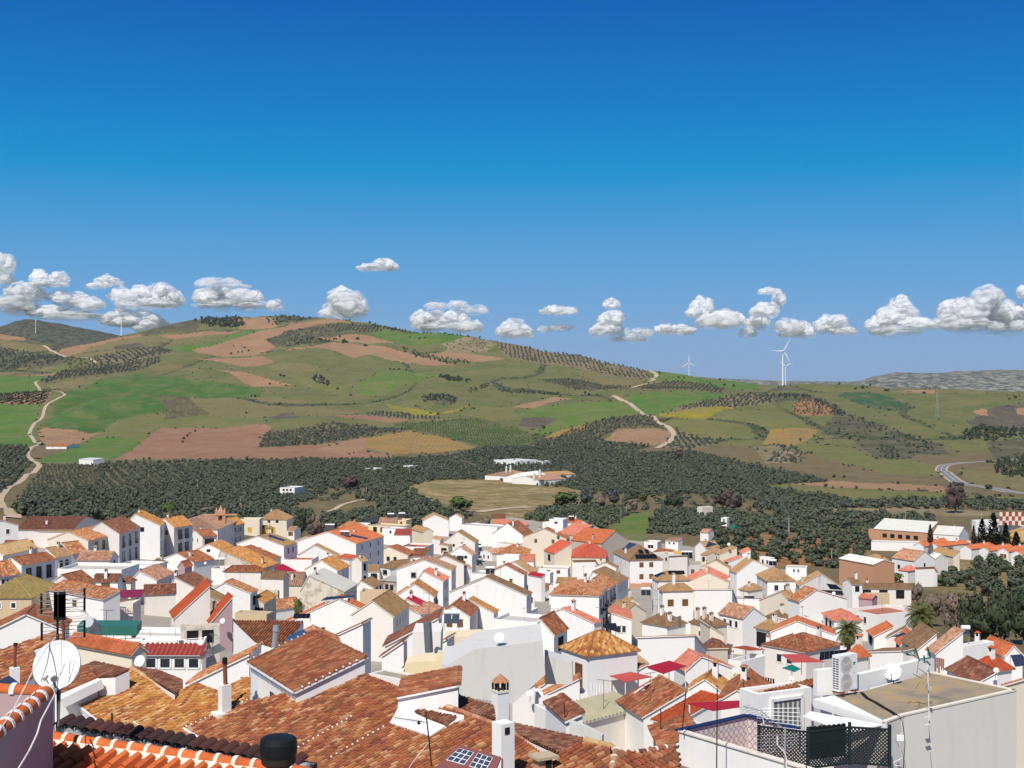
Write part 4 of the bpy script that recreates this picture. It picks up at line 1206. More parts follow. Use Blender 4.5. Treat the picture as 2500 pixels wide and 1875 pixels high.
H(145,'t6',(1580,1520),(1732,1598),(2015,1510),'R',5.5,'pinkrust','white','peach coloured roof with a shaded left wall',ry=1455,wl=[(3,1,dict(w=0.7,h=1.1,first=0.6))])
H(146,'b4',(1545,145),(1800,205),(1990,150),'H',4.5,'brown','white','broad dull brown roof with two pale chimneys',ry=65,ch=[(0.5,0.4,1.2),(0.15,0.35,1.1)])
H(147,'t6',(60,1495),(105,1552),(425,1465),'R',4.5,'tan','cream','cream house with a tan ridge at the lit end of the shaded street',ry=1400)
H(148,'t6',(165,1580),(232,1620),(535,1515),'mBC',4.5,'redpink','white','pink red roof in front of the cream house with a tan ridge',rise=1.0)
H(149,'t6',(110,1372),(142,1395),(335,1375),'R',5,'tan','cream','small cream dormer house by the collector at the street bend',ry=1325)
H(150,'b5',(360,108),(565,205),(735,135),'H',4.5,'brown','cream','cluster of mossy brown hipped roofs with cream chimneys',ry=55,ch=[(0.55,0.3,1.5),(0.8,0.2,1.5),(0.2,0.3,1.0)])
H(151,'b5',(560,235),(700,295),(745,225),'mBC',4.5,'brown','cream','lower brown roof stepping down from the cluster of mossy roofs',rise=1.2)
H(152,'t7',(265,1010),(405,1095),(778,1092),'H',7,'tan','white','white villa with a tan hipped roof and two dark front windows',ry=920,wr=[(2,2,dict(w=1.0,h=1.3,first=0.9,step=3.0,m=0.15))],wl=[(2,1)])
H(153,'t7',(655,912),(935,922),(950,905),'F',5.5,'floor_grey','white','blank white wall right of the tan villa',par=0.1)
H(154,'t7',(790,1105),(840,1158),(1375,1158),'R',5,'tan','greywall','weathered grey gable with a tan roof right of the tan villa',ry=1003,rf=0.55,ch=[(0.3,0.1,1.0)])
H(155,'t7',(690,1315),(842,1372),(1478,1330),'R',7.5,'rustlight','white','largest blank white gable on the right with an orange rust left slope',ry=1215,rf=0.35)
H(156,'t7',(1425,1105),(1552,1142),(1685,1138),'L',6,'brown','white','slim white gable with one dark window beside the black canopy',ry=1066,rf=0.5,wr=[(1,1,dict(w=0.9,h=1.1,style='o',first=0.5))])
H(157,'t8',(-60,1210),(690,1205),(705,1165),'R',4,'brown','white2','long low farm shed with a rust brown roof and dark doorways',ry=1135,wl=[(3,1,dict(w=1.8,h=1.8,style='o',first=0.4,m=0.05))],maxlen=60)
H(158,'t7',(1740,1275),(2055,1268),(2075,1255),'F',4.5,'floor_tan','tanwall','tan yard wall below the long farm shed',par=0.6)
H(159,'t7',(1640,1315),(1820,1340),(1848,1312),'R',4,'redpink','mauve','small dark red pavilion on the white terrace',ry=1290)
H(160,'t7',(1480,1392),(1885,1556),(2140,1452),'F',4.5,'terracotta','white','white block with a red tiled roof terrace')
H(161,'t7',(1860,1445),(2085,1510),(2450,1490),'F',4.5,'terracotta','white','white terrace with red floor behind the left palm')
H(162,'b6',(40,95),(152,145),(440,150),'H',5,'redpink','white','salmon orange hipped roof with dark windows behind the left palm',ry=38,wl=[(2,1,dict(w=0.8,h=1.0,style='o',first=0.5))])
H(163,'t7',(300,1330),(782,1455),(805,1430),'L',6,'tan','cream','cream gable below the tan villa with a round vent',ry=1236,rf=0.62)
H(164,'t7',(400,1545),(545,1605),(722,1562),'H',4.5,'brown','white','dull brown hipped roof beside the white ornamental balustrade',ry=1480)
H(165,'b5',(1180,268),(1832,290),(1855,240),'L',5,'orange','white','white gable edged with vivid orange tiles',ry=150,rf=0.42)
H(166,'b5',(1030,178),(1152,240),(1195,205),'H',5.5,'tan','white','narrow tan roof above a shaded wall with three tall openings',ry=125,wl=[(3,1,dict(w=0.7,h=1.8,style='o',first=0.6))])
H(167,'b5',(1110,405),(1545,470),(1895,412),'H',4.5,'rust','white2','wide rust brown ribbed roof left of the left palm',ry=280)
H(168,'b5',(860,412),(1082,425),(1108,362),'mAB',4.5,'rust','white','dark rust ribbed roof with a small white chimney behind the rust awning',rise=1.4,ch=[(0.12,0.25,0.9)])
H(169,'b5',(745,540),(880,570),(1120,500),'F',5,'floor_grey','white','white roof terrace under the rust awning')
H(170,'b5',(-40,468),(522,448),(402,305),'mAB',5,'pinkrust','white','long pinkish ribbed roof over a shaded porch with dark arches',rise=2.6,wl=[(3,1,dict(w=1.6,h=1.9,style='o',first=0.6))])
H(171,'b5',(560,405),(645,465),(775,428),'H',4.5,'rustdark','white2','dark rust roof behind the long pinkish roof',ry=292)
H(172,'b5',(525,505),(752,500),(742,440),'mAB',4,'brownpink','beige','small tan tiled lean-to over a beige shutter',rise=1.0)
H(173,'b5',(190,590),(315,655),(785,630),'R',5.5,'redpink','white','white gable wall with a pink striped roof beside the crimson awning',ry=515,rf=0.33)
H(174,'b5',(765,715),(960,735),(975,690),'F',5,'floor_tan','yellow','small peach walled roof room',par=0.1)
H(175,'b5',(330,880),(690,882),(862,795),'L',4.5,'mixochre','white','ochre roof with a white scalloped rim',ry=705,rf=0.5,border='white')
H(176,'b5',(-20,1150),(180,1218),(672,930),'mAB',4.5,'bright','white','vivid orange corrugated roof with white scalloped edges',rise=1.2,border='white')
H(177,'b5',(640,985),(1042,1005),(1158,862),'L',4.5,'rust','white2','brown rust roof behind the crimson awning on the right',ry=800,rf=0.5)
H(178,'b4',(1300,1015),(1560,1130),(1998,890),'mAB',4.5,'rust','white','wide dark rust roof in the right foreground',rise=1.6)
H(179,'b4',(1235,938),(1318,1000),(1568,868),'mAB',4.8,'redpink','white','smooth pink roof with white toothed edges',rise=1.6,border='white')
H(180,'b4',(985,985),(1185,1035),(1320,1010),'mAB',4.5,'rustdark','white','dark rust roof left of the smooth pink roof',rise=0.9)
H(181,'b4',(718,352),(985,505),(1495,405),'H',7.5,'mixochre','white','balcony house with a large ochre rust roof',ry=212,wl=[(2,2,dict(w=1.0,h=2.1,style='b',first=1.0,step=3.0))])
H(182,'b4',(500,160),(640,290),(935,238),'mBC',6,'rust','white','rust roof with a dark arch in its shaded wall',rise=1.8,wr=[(1,1,dict(w=1.6,h=1.5,style='o',first=0.8,m=0.25))])
H(183,'b4',(265,800),(470,845),(745,700),'mAB',4.5,'mixochre','white','ochre brown roof behind the capped chimney',rise=1.6)
H(184,'b4',(455,870),(560,905),(905,765),'mAB',4.5,'rustlight','white','orange brown roof with a white gable rim',rise=1.3)
H(185,'b4',(162,895),(215,925),(445,800),'mAB',4.5,'olive','white','narrow ochre roof over a white wall near the capped chimney',rise=1.0)
H(186,'b4',(480,935),(990,900),(1010,830),'F',4.5,'floor_grey','white','white roof terrace hung with laundry')
H(187,'b4',(1200,700),(1290,770),(1600,600),'mAB',5,'pinkrust','white','pale tiled roof left of the crimson awnings',rise=1.4)
H(188,'b4',(600,1095),(905,1200),(1562,1075),'mBC',4,'sage','white2','sage green corrugated roof with pale panelled front',rise=0.5,wr=[])
H(189,'b4',(520,1000),(545,1060),(1000,985),'F',4.5,'terracotta','white','courtyard with a dark green fence panel')
H(190,'b5',(-20,1390),(240,1400),(420,1290),'F',5,'floor_grey','white','pale flat roof below the vivid orange corrugated roof',par=0.15)
H(191,'t8',(180,372),(910,445),(990,368),'R',5.5,'palemetal','brick','long brick warehouse with a pale metal roof',ry=300,maxlen=70,wl=[(5,1,dict(w=1.6,h=1.4,style='o',first=1.6))],name='warehouse',cat='warehouse')
H(192,'t8',(985,450),(1335,485),(1360,440),'R',4.5,'palemetal','white','white shed with a grey roof right of the brick warehouse',ry=370,name='shed',cat='shed')
H(193,'t8',(112,400),(180,405),(200,385),'F',5.5,'palemetal','brick','low brick annex at the left end of the warehouse',name='shed',cat='shed')
H(194,'t8',(150,578),(880,590),(905,565),'F',3.0,'floor_grey','white','row of low white cemetery walls below the warehouse',maxlen=80,par=0.2)
H(195,'t8',(990,545),(1490,572),(1510,545),'F',3.5,'floor_grey','white','white walled row behind the orange terrace roofs',maxlen=60,par=0.2)
for i,(A,B,C,r,lab) in enumerate([
 ((725,622),(858,630),(1195,575),578,'first red roof from the left in the outlying terrace'),
 ((930,622),(1062,632),(1480,595),588,'longest red roof in the outlying terrace'),
 ((1350,655),(1500,668),(1830,628),618,'white gable house in the outlying terrace below the tall dark conifers'),
 ((1610,675),(1742,690),(2080,648),640,'second red roof below the tall dark conifers'),
 ((1862,688),(2002,702),(2300,660),652,'red roof of the outlying terrace close to the right edge'),
 ((2042,725),(2190,740),(2500,690),690,'nearest red roof of the outlying terrace, cut by the right edge')]):
 H(196+i,'t8',A,B,C,'L',3.6,'orange','white',lab,ry=r,ch=[(0.4,0.7,1.0)],group='red roofed terrace houses beyond the town')
H(202,'t8',(1505,268),(1560,282),(2400,258),'F',7,'palemetal','white','white sports hall with red and white chequered cladding',maxlen=90,par=0.2,name='sports_hall',cat='building')
H(203,'t8',(1990,425),(2030,445),(2500,440),'R',6,'tan','ochrewall','ochre walled building below the chequered sports hall',ry=372)
H(204,'t7',(1375,800),(1838,878),(2122,862),'R',6.5,'palemetal','brick','brick shed with a pale roof and a blue grey gate',ry=815,name='shed',cat='shed',maxlen=50)
H(205,'t7',(1740,785),(1900,815),(2032,808),'H',5,'tan','tanwall','tan roof behind the brick shed with the blue grey gate',ry=738)
H(206,'t8',(430,785),(725,828),(1010,805),'R',6,'pinkrust','white','white farmhouse with a salmon roof among the olive trees',ry=700,wl=[(2,1,dict(w=0.8,h=1.0,style='o',first=1.8))],wr=[(1,1)])
H(207,'t8',(900,765),(1002,808),(1185,795),'R',4.5,'palemetal','greywall','grey metal shed attached to the white farmhouse',ry=700,name='shed',cat='shed')
H(208,'t8',(965,720),(1255,768),(1342,708),'mAB',4.5,'tan','cream','tan roofed barn behind the grey metal shed',rise=1.5,name='barn',cat='barn')
H(209,'t8',(525,950),(645,962),(805,940),'H',3.5,'redpink','white','low pink roofed cottage below the white farmhouse',ry=893)
H(210,'t8',(790,985),(1042,975),(1020,908),'mAB',4,'brownpink','white','low white cottage with a faded tan roof at the olive slope',rise=1.4,wl=[(3,1,dict(w=0.6,h=0.7,style='o',first=0.9))])
H(211,'b6',(430,250),(562,308),(755,228),'mAB',5,'orange','white','orange roof right of the left palm',rise=1.2)
H(212,'b6',(570,285),(692,325),(855,268),'mAB',5,'brown','white2','dark brown roof between two orange roofs on the right',rise=1.2)
H(213,'b6',(690,335),(842,395),(895,300),'mAB',5,'orange','white','orange red roof carrying a dark solar strip',rise=1.3)
H(214,'b6',(850,380),(1005,445),(1205,290),'mAB',5.5,'brown','white','mossy brown roof with two white dormers',rise=1.8)
H(215,'b6',(1000,452),(1198,478),(1475,290),'mAB',5.5,'pinkrust','white','long sloping terracotta roof right of the right palm',rise=2.2)
H(216,'b6',(1360,400),(1420,425),(1790,345),'F',6,'floor_grey','white','big white wall at the right edge of town',par=0.3)
H(217,'b6',(1275,495),(1308,512),(1522,505),'H',5,'bright','cream','little square tower with a red roof and an arched window',ry=418,wr=[(1,1,dict(w=0.6,h=1.2,style='a',first=0.9))])
H(218,'b6',(1450,455),(1730,490),(1745,465),'L',5,'bright','white','white gable edged in orange red right of the little tower',ry=385)
H(219,'b6',(1790,400),(1905,500),(2085,470),'R',5,'orange','white','orange roof at the far right edge of town',ry=365)
H(220,'b6',(1530,610),(1722,668),(1975,615),'H',5,'bright','white','dark red hipped roof behind the yellow flue',ry=520)
H(221,'b6',(1310,705),(1605,795),(1825,700),'mAB',5,'rustdark','white','brown ribbed roof directly behind the flat roof',rise=1.0)
H(222,'b6',(1692,790),(1895,818),(2105,660),'mAB',7,'redpink','cream','raspberry ribbed roof with a white edge at the right border',rise=2.2,border='white')
H(223,'b6',(420,420),(520,470),(860,520),'mAB',5,'brown','white','long brown roof with a white parapet behind the air conditioner',rise=0.8)
H(225,'t3',(1240,378),(1530,390),(1645,372),'H',5,'rustlight','cream','weathered rust hipped roof behind the largest orange roof',ry=272)
H(226,'t3',(1400,325),(1640,332),(1690,300),'F',5,'floor_grey','white','low white block behind the weathered rust hipped roof')
H(227,'t3',(1640,345),(2050,368),(2230,340),'F',6,'floor_tan','yellow','long pale yellow house with dark porch openings at the far edge of town',wl=[(3,1,dict(w=1.6,h=1.8,style='o',first=0.6))])
H(228,'t3',(1790,328),(2035,330),(2030,240),'mAB',6,'pinkrust','cream','faded pink roof at the far edge of town with a dark water heater',rise=1.8)
H(229,'t3',(2030,268),(2165,278),(2185,255),'F',7,'floor_tan','yellow','small yellow tower house with one window at the far edge',wl=[(1,1,dict(w=1.0,h=1.2,style='b',first=0.7))])
H(230,'t4',(570,385),(735,440),(875,428),'R',5,'tan','cream','tan gabled roof below the bright white far gable',ry=350)
H(231,'t4',(860,520),(965,545),(1010,500),'mBC',5,'pinkrust','white2','pinkish roof corner among the far balconies',rise=0.6)
H(232,'t4',(430,620),(760,640),(800,590),'F',4.5,'terracotta','white','red floored terrace above the long cream wall')
H(233,'t4',(1310,920),(1390,935),(1420,880),'mBC',6,'pinkrust','white','small pinkish roof at the lower end of the parked cars',rise=0.5)
H(234,'t5',(1860,1130),(2150,1140),(2165,1125),'F',1.2,'terracotta','brick','low brick plinth wall at the foot of the corner house')
FARM='farm buildings in the olive valley'
H(400,'h3',(0,1305),(70,1328),(150,1288),'H',3.5,'brownpink','white','white farm building with a tan roof at the left end of the valley farm',ry=1268,group=FARM)
H(401,'h3',(100,1328),(185,1345),(255,1310),'L',4,'palemetal','white','white farm building in the middle of the valley farm',ry=1300,group=FARM)
H(402,'h3',(175,1338),(235,1358),(445,1325),'L',4,'brownpink','white','front long shed of the valley farm with a pinkish roof',ry=1322,group=FARM,maxlen=70,name='shed',cat='shed')
H(403,'h3',(255,1305),(300,1318),(515,1300),'L',4,'tan','white2','rear long shed of the valley farm with a tan roof',ry=1292,group=FARM,maxlen=80,name='shed',cat='shed')
H(404,'h3',(-25,1187),(60,1207),(105,1190),'F',4,'palemetal','white','white shed standing in the olives above the valley farm',par=0.1,name='shed',cat='shed')
H(405,'h3',(205,1203),(270,1210),(285,1203),'F',3,'palemetal','greywall','low pale shed right of the white shed above the valley farm',par=0.1,name='shed',cat='shed')
H(406,'h1',(440,1092),(508,1098),(528,1086),'R',4,'rustlight','white','white cottage with a red roof on the hill beside the dirt road',ry=1076,wl=[(2,1)])
H(407,'h1',(680,1190),(712,1198),(720,1185),'mAB',5,'palemetal','white','tiny white hut above the olive groves on the left',rise=1.0,name='hut',cat='hut')
H(408,'h2',(198,1405),(310,1412),(335,1398),'F',6,'floor_grey','white','white two storey country house among the olives left of centre',wl=[(3,2,dict(w=1.4,h=1.4,style='o',first=0.8,step=2.6))])
H(409,'h2',(975,962),(1030,968),(1042,958),'mAB',3.5,'palemetal','white','white hut beside the hillside olive grove in the centre',rise=0.8,name='hut',cat='hut')
H(410,'t6',(1440,240),(1520,246),(1535,236),'F',4,'floor_grey','white','white square hut in the grove beyond the green field',wl=[(1,1,dict(w=.6,h=1.6,style='g',first=0.6))],name='hut',cat='hut')
H(411,'t6',(1160,440),(1270,448),(1345,432),'R',3.5,'pinkrust','white','little white cottage with a pink roof left of the green shelter',ry=400)
H(412,'t6',(1118,95),(1190,100),(1330,92),'F',5,'floor_tan','cream','roofless pale ruin before the purple trees')
H(413,'h2',(840,1262),(930,1266),(1005,1258),'F',2,'palemetal','greywall','long low pale basin in the olive belt',par=0.1,name='water_basin',cat='basin')
H(414,'h2',(1140,1240),(1200,1244),(1250,1236),'F',2,'palemetal','white2','second low pale basin further right in the olive belt',par=0.1,name='water_basin',cat='basin')
# ---------------------------------------------------------------- nearest roofs, tile by tile
class Plane:
 """sloping roof plane: level along u, rising by pitch to the side v"""
 def __init__(s,anchor,d,u=(0.60,-0.80),pitch=0.31,lift=0.0):
  s.P=at(anchor[0],anchor[1],d)+Vector((0,0,lift))
  s.u=Vector((u[0],u[1],0)).normalized()
  v=Vector((-s.u.y,s.u.x,0))
  s.v=v
  s.V=(v+Vector((0,0,pitch))).normalized()
  s.N=s.u.cross(s.V).normalized()
  if s.N.z<0:s.N=-s.N
 def hit(s,x,y,lift=0.0):
  return hit_plane(x,y,s.P+s.N*lift,s.N)
def mixpx(pts):
 return [px(q[0],q[1:]) if isinstance(q[0],str) else px('p',q) for q in pts]
def tile_piece(st,sl,name,mat):
 """one barrel tile, lying along +Y, 12-24 triangles"""
 m=MB()
 prof=[(-0.34,0.0),(-0.23,0.36),(0,0.48),(0.23,0.36),(0.34,0.0)]
 lo=[Vector((a*st*1.05,-sl/2,h*st*1.05+0.02)) for a,h in prof]
 hi=[Vector((a*st*0.9,sl/2+0.03,h*st*0.9)) for a,h in prof]
 for i in range(4):
  m.face([lo[i],lo[i+1],hi[i+1],hi[i]])
 inn=[p*1.0-Vector((0,0,0.018)) for p in lo]
 for i in range(4):
  m.face([lo[i+1],lo[i],inn[i],inn[i+1]])
 me=bpy.data.meshes.new(name)
 me.from_pydata([tuple(p) for p in m.v],[],m.f)
 uvl=me.uv_layers.new(name='UVMap')
 uvl.data.foreach_set('uv',[0.5]*(2*len(me.loops)))
 me.materials.append(mat)
 me.update()
 return me
def near_roof(label,pts,plane,tile,wall,cw=0.22,rl=0.34,deep=6.0,single=300,border=None,name='house',root=None,group=None,gap=True):
 P=[plane.hit(*p) for p in mixpx(pts)]
 c=sum(P,Vector((0,0,0)))/len(P)
 zb=min(p.z for p in P)-deep
 if root is None:
  root=empty(name,(c.x,c.y,zb),label,'house',group)
 w=MB()
 n=len(P)
 area=sum((P[i].x*P[(i+1) % n].y-P[(i+1) % n].x*P[i].y) for i in range(n))
 Q=P if area>0 else list(reversed(P))
 for i in range(n):
  a,b=Q[i],Q[(i+1) % n]
  w.face([Vector((a.x,a.y,zb)),Vector((b.x,b.y,zb)),b-plane.N*0.06,a-plane.N*0.06])
 w.build('wall',MATS[wall],root)
 cand=[]
 def collect(k,r,p,U,V,N,st,sl):
  cand.append((p.length,k,r,p.copy(),U,V,N,st,sl))
  return True
 E0=P[0]
 tmp=MB()
 tile_slope(tmp,P,E0,E0+plane.u,2,cw,rl,skip=collect)
 vis=[q for q in cand if-30<proj(q[3])[0]<2530 and proj(q[3])[1]<1890]
 vis.sort(key=lambda q:q[0])
 pick={(q[1],q[2]) for q in vis[:single]}
 rm=MB()
 tile_slope(rm,P,E0,E0+plane.u,2,cw,rl,skip=lambda k,r,*q:(k,r) in pick)
 rf=rm.build('roof_tiles',MATS['tile_' +tile],root)
 rf['kind']='stuff'
 meshes={}
 for (dd,k,r,p,U,V,N,st,sl) in vis[:single]:
  key=(round(st,3),round(sl,2))
  if key not in meshes:
   meshes[key]=tile_piece(st,sl,'tile',MATS['piece_' +tile] if 'piece_' +tile in MATS else MATS['tile_' +tile])
  o=bpy.data.objects.new('tile',meshes[key])
  COL.objects.link(o)
  o.parent=root
  ja=(rng.random()-0.5)*0.10
  q=p-root.location+U*(rng.random()-0.5)*0.02+N*0.012*rng.random()
  R=Matrix((U,V,N)).transposed().to_4x4() @ Matrix.Rotation(ja,4,'Z') @ Matrix.Rotation((rng.random()-0.5)*0.05,4,'X')
  R.translation=q
  o.matrix_local=R
 return root,P
def caps(root,pts,plane,mat,step=0.40,r=0.12,joint=None,name='ridge_tile',lift=0.05):
 """a row of half-round cap tiles along a traced line, each its own part; joint adds a mortar band"""
 W3=[plane.hit(*p,lift) if not isinstance(p,Vector) else p for p in (mixpx(pts) if not isinstance(pts[0],Vector) else pts)]
 for p,q in zip(W3[:-1],W3[1:]):
  L=(q-p).length
  n=max(1,int(L/step))
  for i in range(n):
   a,b=p.lerp(q,i/n),p.lerp(q,(i+0.99)/n)
   m=MB()
   d=(b-a).normalized()
   s=d.cross(Vector((0,0,1))).normalized()
   up=s.cross(d)
   R0,R1=r*(1.05+0.05*rng.random()),r*0.93
   A=[a+s*(R0*math.cos(t))+up*(R0*math.sin(t)*0.95) for t in np.linspace(-0.1,math.pi+0.1,11)]
   B=[b+s*(R1*math.cos(t))+up*(R1*math.sin(t)*0.95) for t in np.linspace(-0.1,math.pi+0.1,11)]
   for k in range(10):m.face([A[k+1],A[k],B[k],B[k+1]])
   m.face(A); m.face(list(reversed(B)))
   m.build(name,mat,root,smooth=False)
   if joint is not None:
    g=MB()
    w=step*0.10
    A=[a-d*w+s*(R0*1.10*math.cos(t))+up*(R0*1.10*math.sin(t)) for t in np.linspace(-0.2,math.pi+0.2,9)]
    B=[a+d*w+s*(R0*1.07*math.cos(t))+up*(R0*1.07*math.sin(t)) for t in np.linspace(-0.2,math.pi+0.2,9)]
    for k in range(8):g.face([A[k+1],A[k],B[k],B[k+1]])
    g.face(A); g.face(list(reversed(B)))
    g.build('mortar_joint',joint,root)
def patch(root,pts,plane,mat,lift=0.06,thick=0.12,name='mortar_strip'):
 P=[plane.hit(*p,lift) for p in mixpx(pts)]
 n=len(P)
 area=sum((P[i].x*P[(i+1) % n].y-P[(i+1) % n].x*P[i].y) for i in range(n))
 if area<0:P=list(reversed(P))
 m=MB()
 m.hexa([p-plane.N*thick for p in P],P)
 return m.build(name,mat,root)
def dots(root,line,plane,n):
 a,b=[plane.hit(*p,0.09) for p in mixpx(line)]
 m=MB()
 for i in range(n):
  p=a.lerp(b,i/(n-1))
  m.tube(p-plane.V*.03,p+plane.V*.03,.05,6)
 o=m.build('mortar_dabs',MATS['whitepaint'],root)
 o['kind']='stuff'
def slabwall(label,pts,d,thick,mat,yaw=0.0,name='wall',cat='wall',deep=0):
 """upright wall traced in the photograph, standing d metres out, turned by yaw, with real thickness"""
 Pp=mixpx(pts)
 c0=at(*Pp[0],d)
 N=Vector((math.sin(yaw),-math.cos(yaw),0))
 P=[hit_plane(p[0],p[1],c0,N) for p in Pp]
 c=sum(P,Vector())/len(P)
 root=empty(name,(c.x,c.y,min(p.z for p in P)),label,cat)
 m=MB()
 back=[p-N*thick for p in P]
 nrm=(P[1]-P[0]).cross(P[2]-P[0])
 m.face(P)
 m.face(list(reversed(back)))
 for i in range(len(P)):
  j=(i+1) % len(P)
  m.face([P[j],P[i],back[i],back[j]])
 m.build('wall_face' if name == 'wall' else 'wall',MATS[mat],root)
 return root,P
t=NT('dark_mottle')
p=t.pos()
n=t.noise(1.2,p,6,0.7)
t.out(t.mix(t.ramp(n,[(0.50,(0,0,0)),(0.60,(1,1,1))]),(0.035,0.037,0.05),(0.36,0.35,0.36)),0.9)  # near-black base broken by pale noise patches, for the parapet wall
PA=Plane(px('b1',(710,940)),70)
rA,_=near_roof('broad ochre and orange tiled roof in the left foreground',[('b1',710,942),('b1',1350,630),('b1',1790,900),('b1',2010,792),('b1',2240,880),('b1',2490,742),('b1',2560,735),('b1',2555,960),('b1',1870,1250),('b1',2100,1560),('b1',1500,1480),('b1',1080,1245)],PA,'mixochre','white')
caps(rA,[('b1',1350,636),('b1',1790,902)],PA,MATS['tile_straw'],0.42,0.13)
patch(rA,[('b1',700,940),('b1',712,930),('b1',1090,1235),('b1',1078,1250)],PA,MATS['white'],0.10,0.3)
patch(rA,[('b1',1355,1180),('b1',1370,1172),('b1',1545,1295),('b1',1530,1300)],PA,MATS['white'],0.10,0.2)
PA2=Plane(px('b1',(1350,632)),PA.hit(*px('b1',(1350,632))).y,pitch=-0.22)
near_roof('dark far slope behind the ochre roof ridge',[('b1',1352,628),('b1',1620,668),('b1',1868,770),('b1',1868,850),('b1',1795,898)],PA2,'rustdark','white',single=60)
PN=Plane(px('b2',(190,1250)),62)
rN,_=near_roof('huge rust tiled roof filling the bottom centre',[('b2',190,1250),('b2',852,966),('b2',890,985),('b2',1980,722),('b3',350,692),('b3',985,935),('b3',1432,1102),('b3',1722,1212),('b4',205,1292),('b4',702,1522),('b4',560,1680),(1330,1960),(771,1990)],PN,'mixed','white')
caps(rN,[('b3',1000,945),('b3',1432,1104),('b3',1722,1214),('b4',205,1296),('b4',700,1524)],PN,MATS['tile_pinkrust'],0.42,0.12)
patch(rN,[('b2',180,1252),('b2',196,1238),('b2',430,1368),('b2',414,1380)],PN,MATS['white'],0.10,0.3)
dots(rN,[('b2',230,1232),('b2',850,962)],PN,14)
dots(rN,[('b3',35,1545),('b3',570,1235)],PN,11)
dots(rN,[('b2',1380,1445),('b2',1920,1130)],PN,12)
patch(rN,[('b3',722,948),('b3',1395,1120),('b3',1395,1148),('b3',1200,1228),('b3',1050,1328),('b3',640,1192),('b3',722,1045)],PN,MATS['white'],0.14,0.3,'light_well')
PW=Plane(px('b2',(190,1250)),62,lift=0.17)
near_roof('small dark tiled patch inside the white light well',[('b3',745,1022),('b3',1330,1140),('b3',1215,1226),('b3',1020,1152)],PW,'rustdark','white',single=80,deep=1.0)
PN5=Plane(px('b3',(1430,1104)),PN.hit(*px('b3',(1430,1104))).y+1.0)
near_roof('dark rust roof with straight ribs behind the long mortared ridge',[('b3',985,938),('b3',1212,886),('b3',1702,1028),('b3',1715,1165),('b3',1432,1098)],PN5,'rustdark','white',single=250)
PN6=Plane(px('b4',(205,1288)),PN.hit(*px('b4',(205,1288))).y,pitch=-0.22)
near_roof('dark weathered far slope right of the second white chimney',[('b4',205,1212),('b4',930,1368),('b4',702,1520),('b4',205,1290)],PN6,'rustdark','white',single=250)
PN7=Plane(px('b4',(720,1520)),47)
r7,_=near_roof('roof of large rough tiles at the bottom right of centre',[('b4',560,1700),('b4',725,1505),('b4',960,1368),('b4',1010,1385),('b4',1210,1432),('b4',1285,1482),('b4',1250,1545),('b4',1232,1850),('b4',600,1850)],PN7,'mixed','white',cw=0.24)
caps(r7,[('b4',965,1372),('b4',1010,1388),('b4',1210,1434),('b4',1280,1482)],PN7,MATS['tile_straw'],0.4,0.13)
caps(r7,[('b4',1282,1486),('b4',1262,1560),('b4',1240,1700)],PN7,MATS['tile_brownpink'],0.4,0.13,MATS['mortar'])
PN8=Plane(px('b4',(1285,1490)),46,u=(0.80,0.60))
r8,_=near_roof('rust tiled hip beside the white patio at the bottom',[('b4',1290,1492),('b4',1480,1500),('b4',1880,1434),('b4',1928,1560),('b4',1930,1850),('b4',1242,1850)],PN8,'rust','white',cw=0.24)
caps(r8,[('b4',1485,1498),('b4',1880,1434)],PN8,MATS['tile_rustdark'],0.38,0.1,MATS['mortar'])
PL=Plane(px('b1',(0,800)),67)
near_roof('rust roof behind the satellite dish at the left edge',[('b1',-60,850),('b1',-60,480),('b1',560,268),('b1',655,305),('b1',640,335),('b1',335,445),('b1',362,650),('b1',335,725),('b1',205,832)],PL,'mixed','white',single=200)
PM=Plane(px('b1',(600,890)),68)
rM,_=near_roof('small rust roof right of the satellite dish',[('b1',560,700),('b1',852,618),('b1',1002,738),('b1',620,905),('b1',560,890)],PM,'rust','white',single=120)
patch(rM,[('b1',612,905),('b1',1000,738),('b1',1040,750),('b1',620,955)],PM,MATS['white'],0.05,0.5)
near_roof('dark rust roof below the cream house with an orange roof',[('b1',868,622),('b1',968,572),('b1',1325,652),('b1',1180,720),('b1',1010,730)],PM,'rustdark','white',single=60)
H(320,'b1',(-110,245),(640,240),(585,150),'L',5,'rust','white','white gable with a drainpipe down its middle at the left edge',ry=82,rf=0.5,d=100)
PF=Plane(px('b2',(930,380)),112,u=(0.97,-0.24),pitch=0.30)
near_roof('wide brown red roof behind the attic house, with a metal flue',[('b2',712,150),('b2',1432,155),('b2',1250,385),('b2',1260,470),('b2',935,365)],PF,'rust','white',single=0,cw=0.25)
ZN=-7.0
R0,R1=at_z(*px('b1',(525,1352)),ZN),at_z(760,1891,ZN)
uN=(R1-R0); uN.z=0
PNr=Plane(px('b1',(525,1352)),R0.y,u=(uN.x,uN.y),pitch=0.34)
house_n=empty('house',((R0.x+R1.x)/2,(R0.y+R1.y)/2-1,-13),'nearest roof with vivid orange ridge tiles bedded in white mortar','house')
e_u,e_v=PNr.u,PNr.V
wm=MB()
Lr=(R1-R0).length
cs=[R0-e_v*0.05-e_u*0.15,R1,R1-e_v*4.5,R0-e_v*4.5-e_u*0.15]
wm.hexa([Vector((p.x,p.y,-13)) for p in (cs[3],cs[2],cs[1],cs[0])],[p-PNr.N*0.05 for p in (cs[3],cs[2],cs[1],cs[0])])
wm.build('wall',MATS['mortar'],house_n)
caps(house_n,[R0+Vector((0,0,.02)),R1+Vector((0,0,.02))],PNr,MATS['tile_ridge'],0.40,0.115,MATS['mortar'])
me=tile_piece(0.30,0.46,'tile',MATS['piece_ridge'])
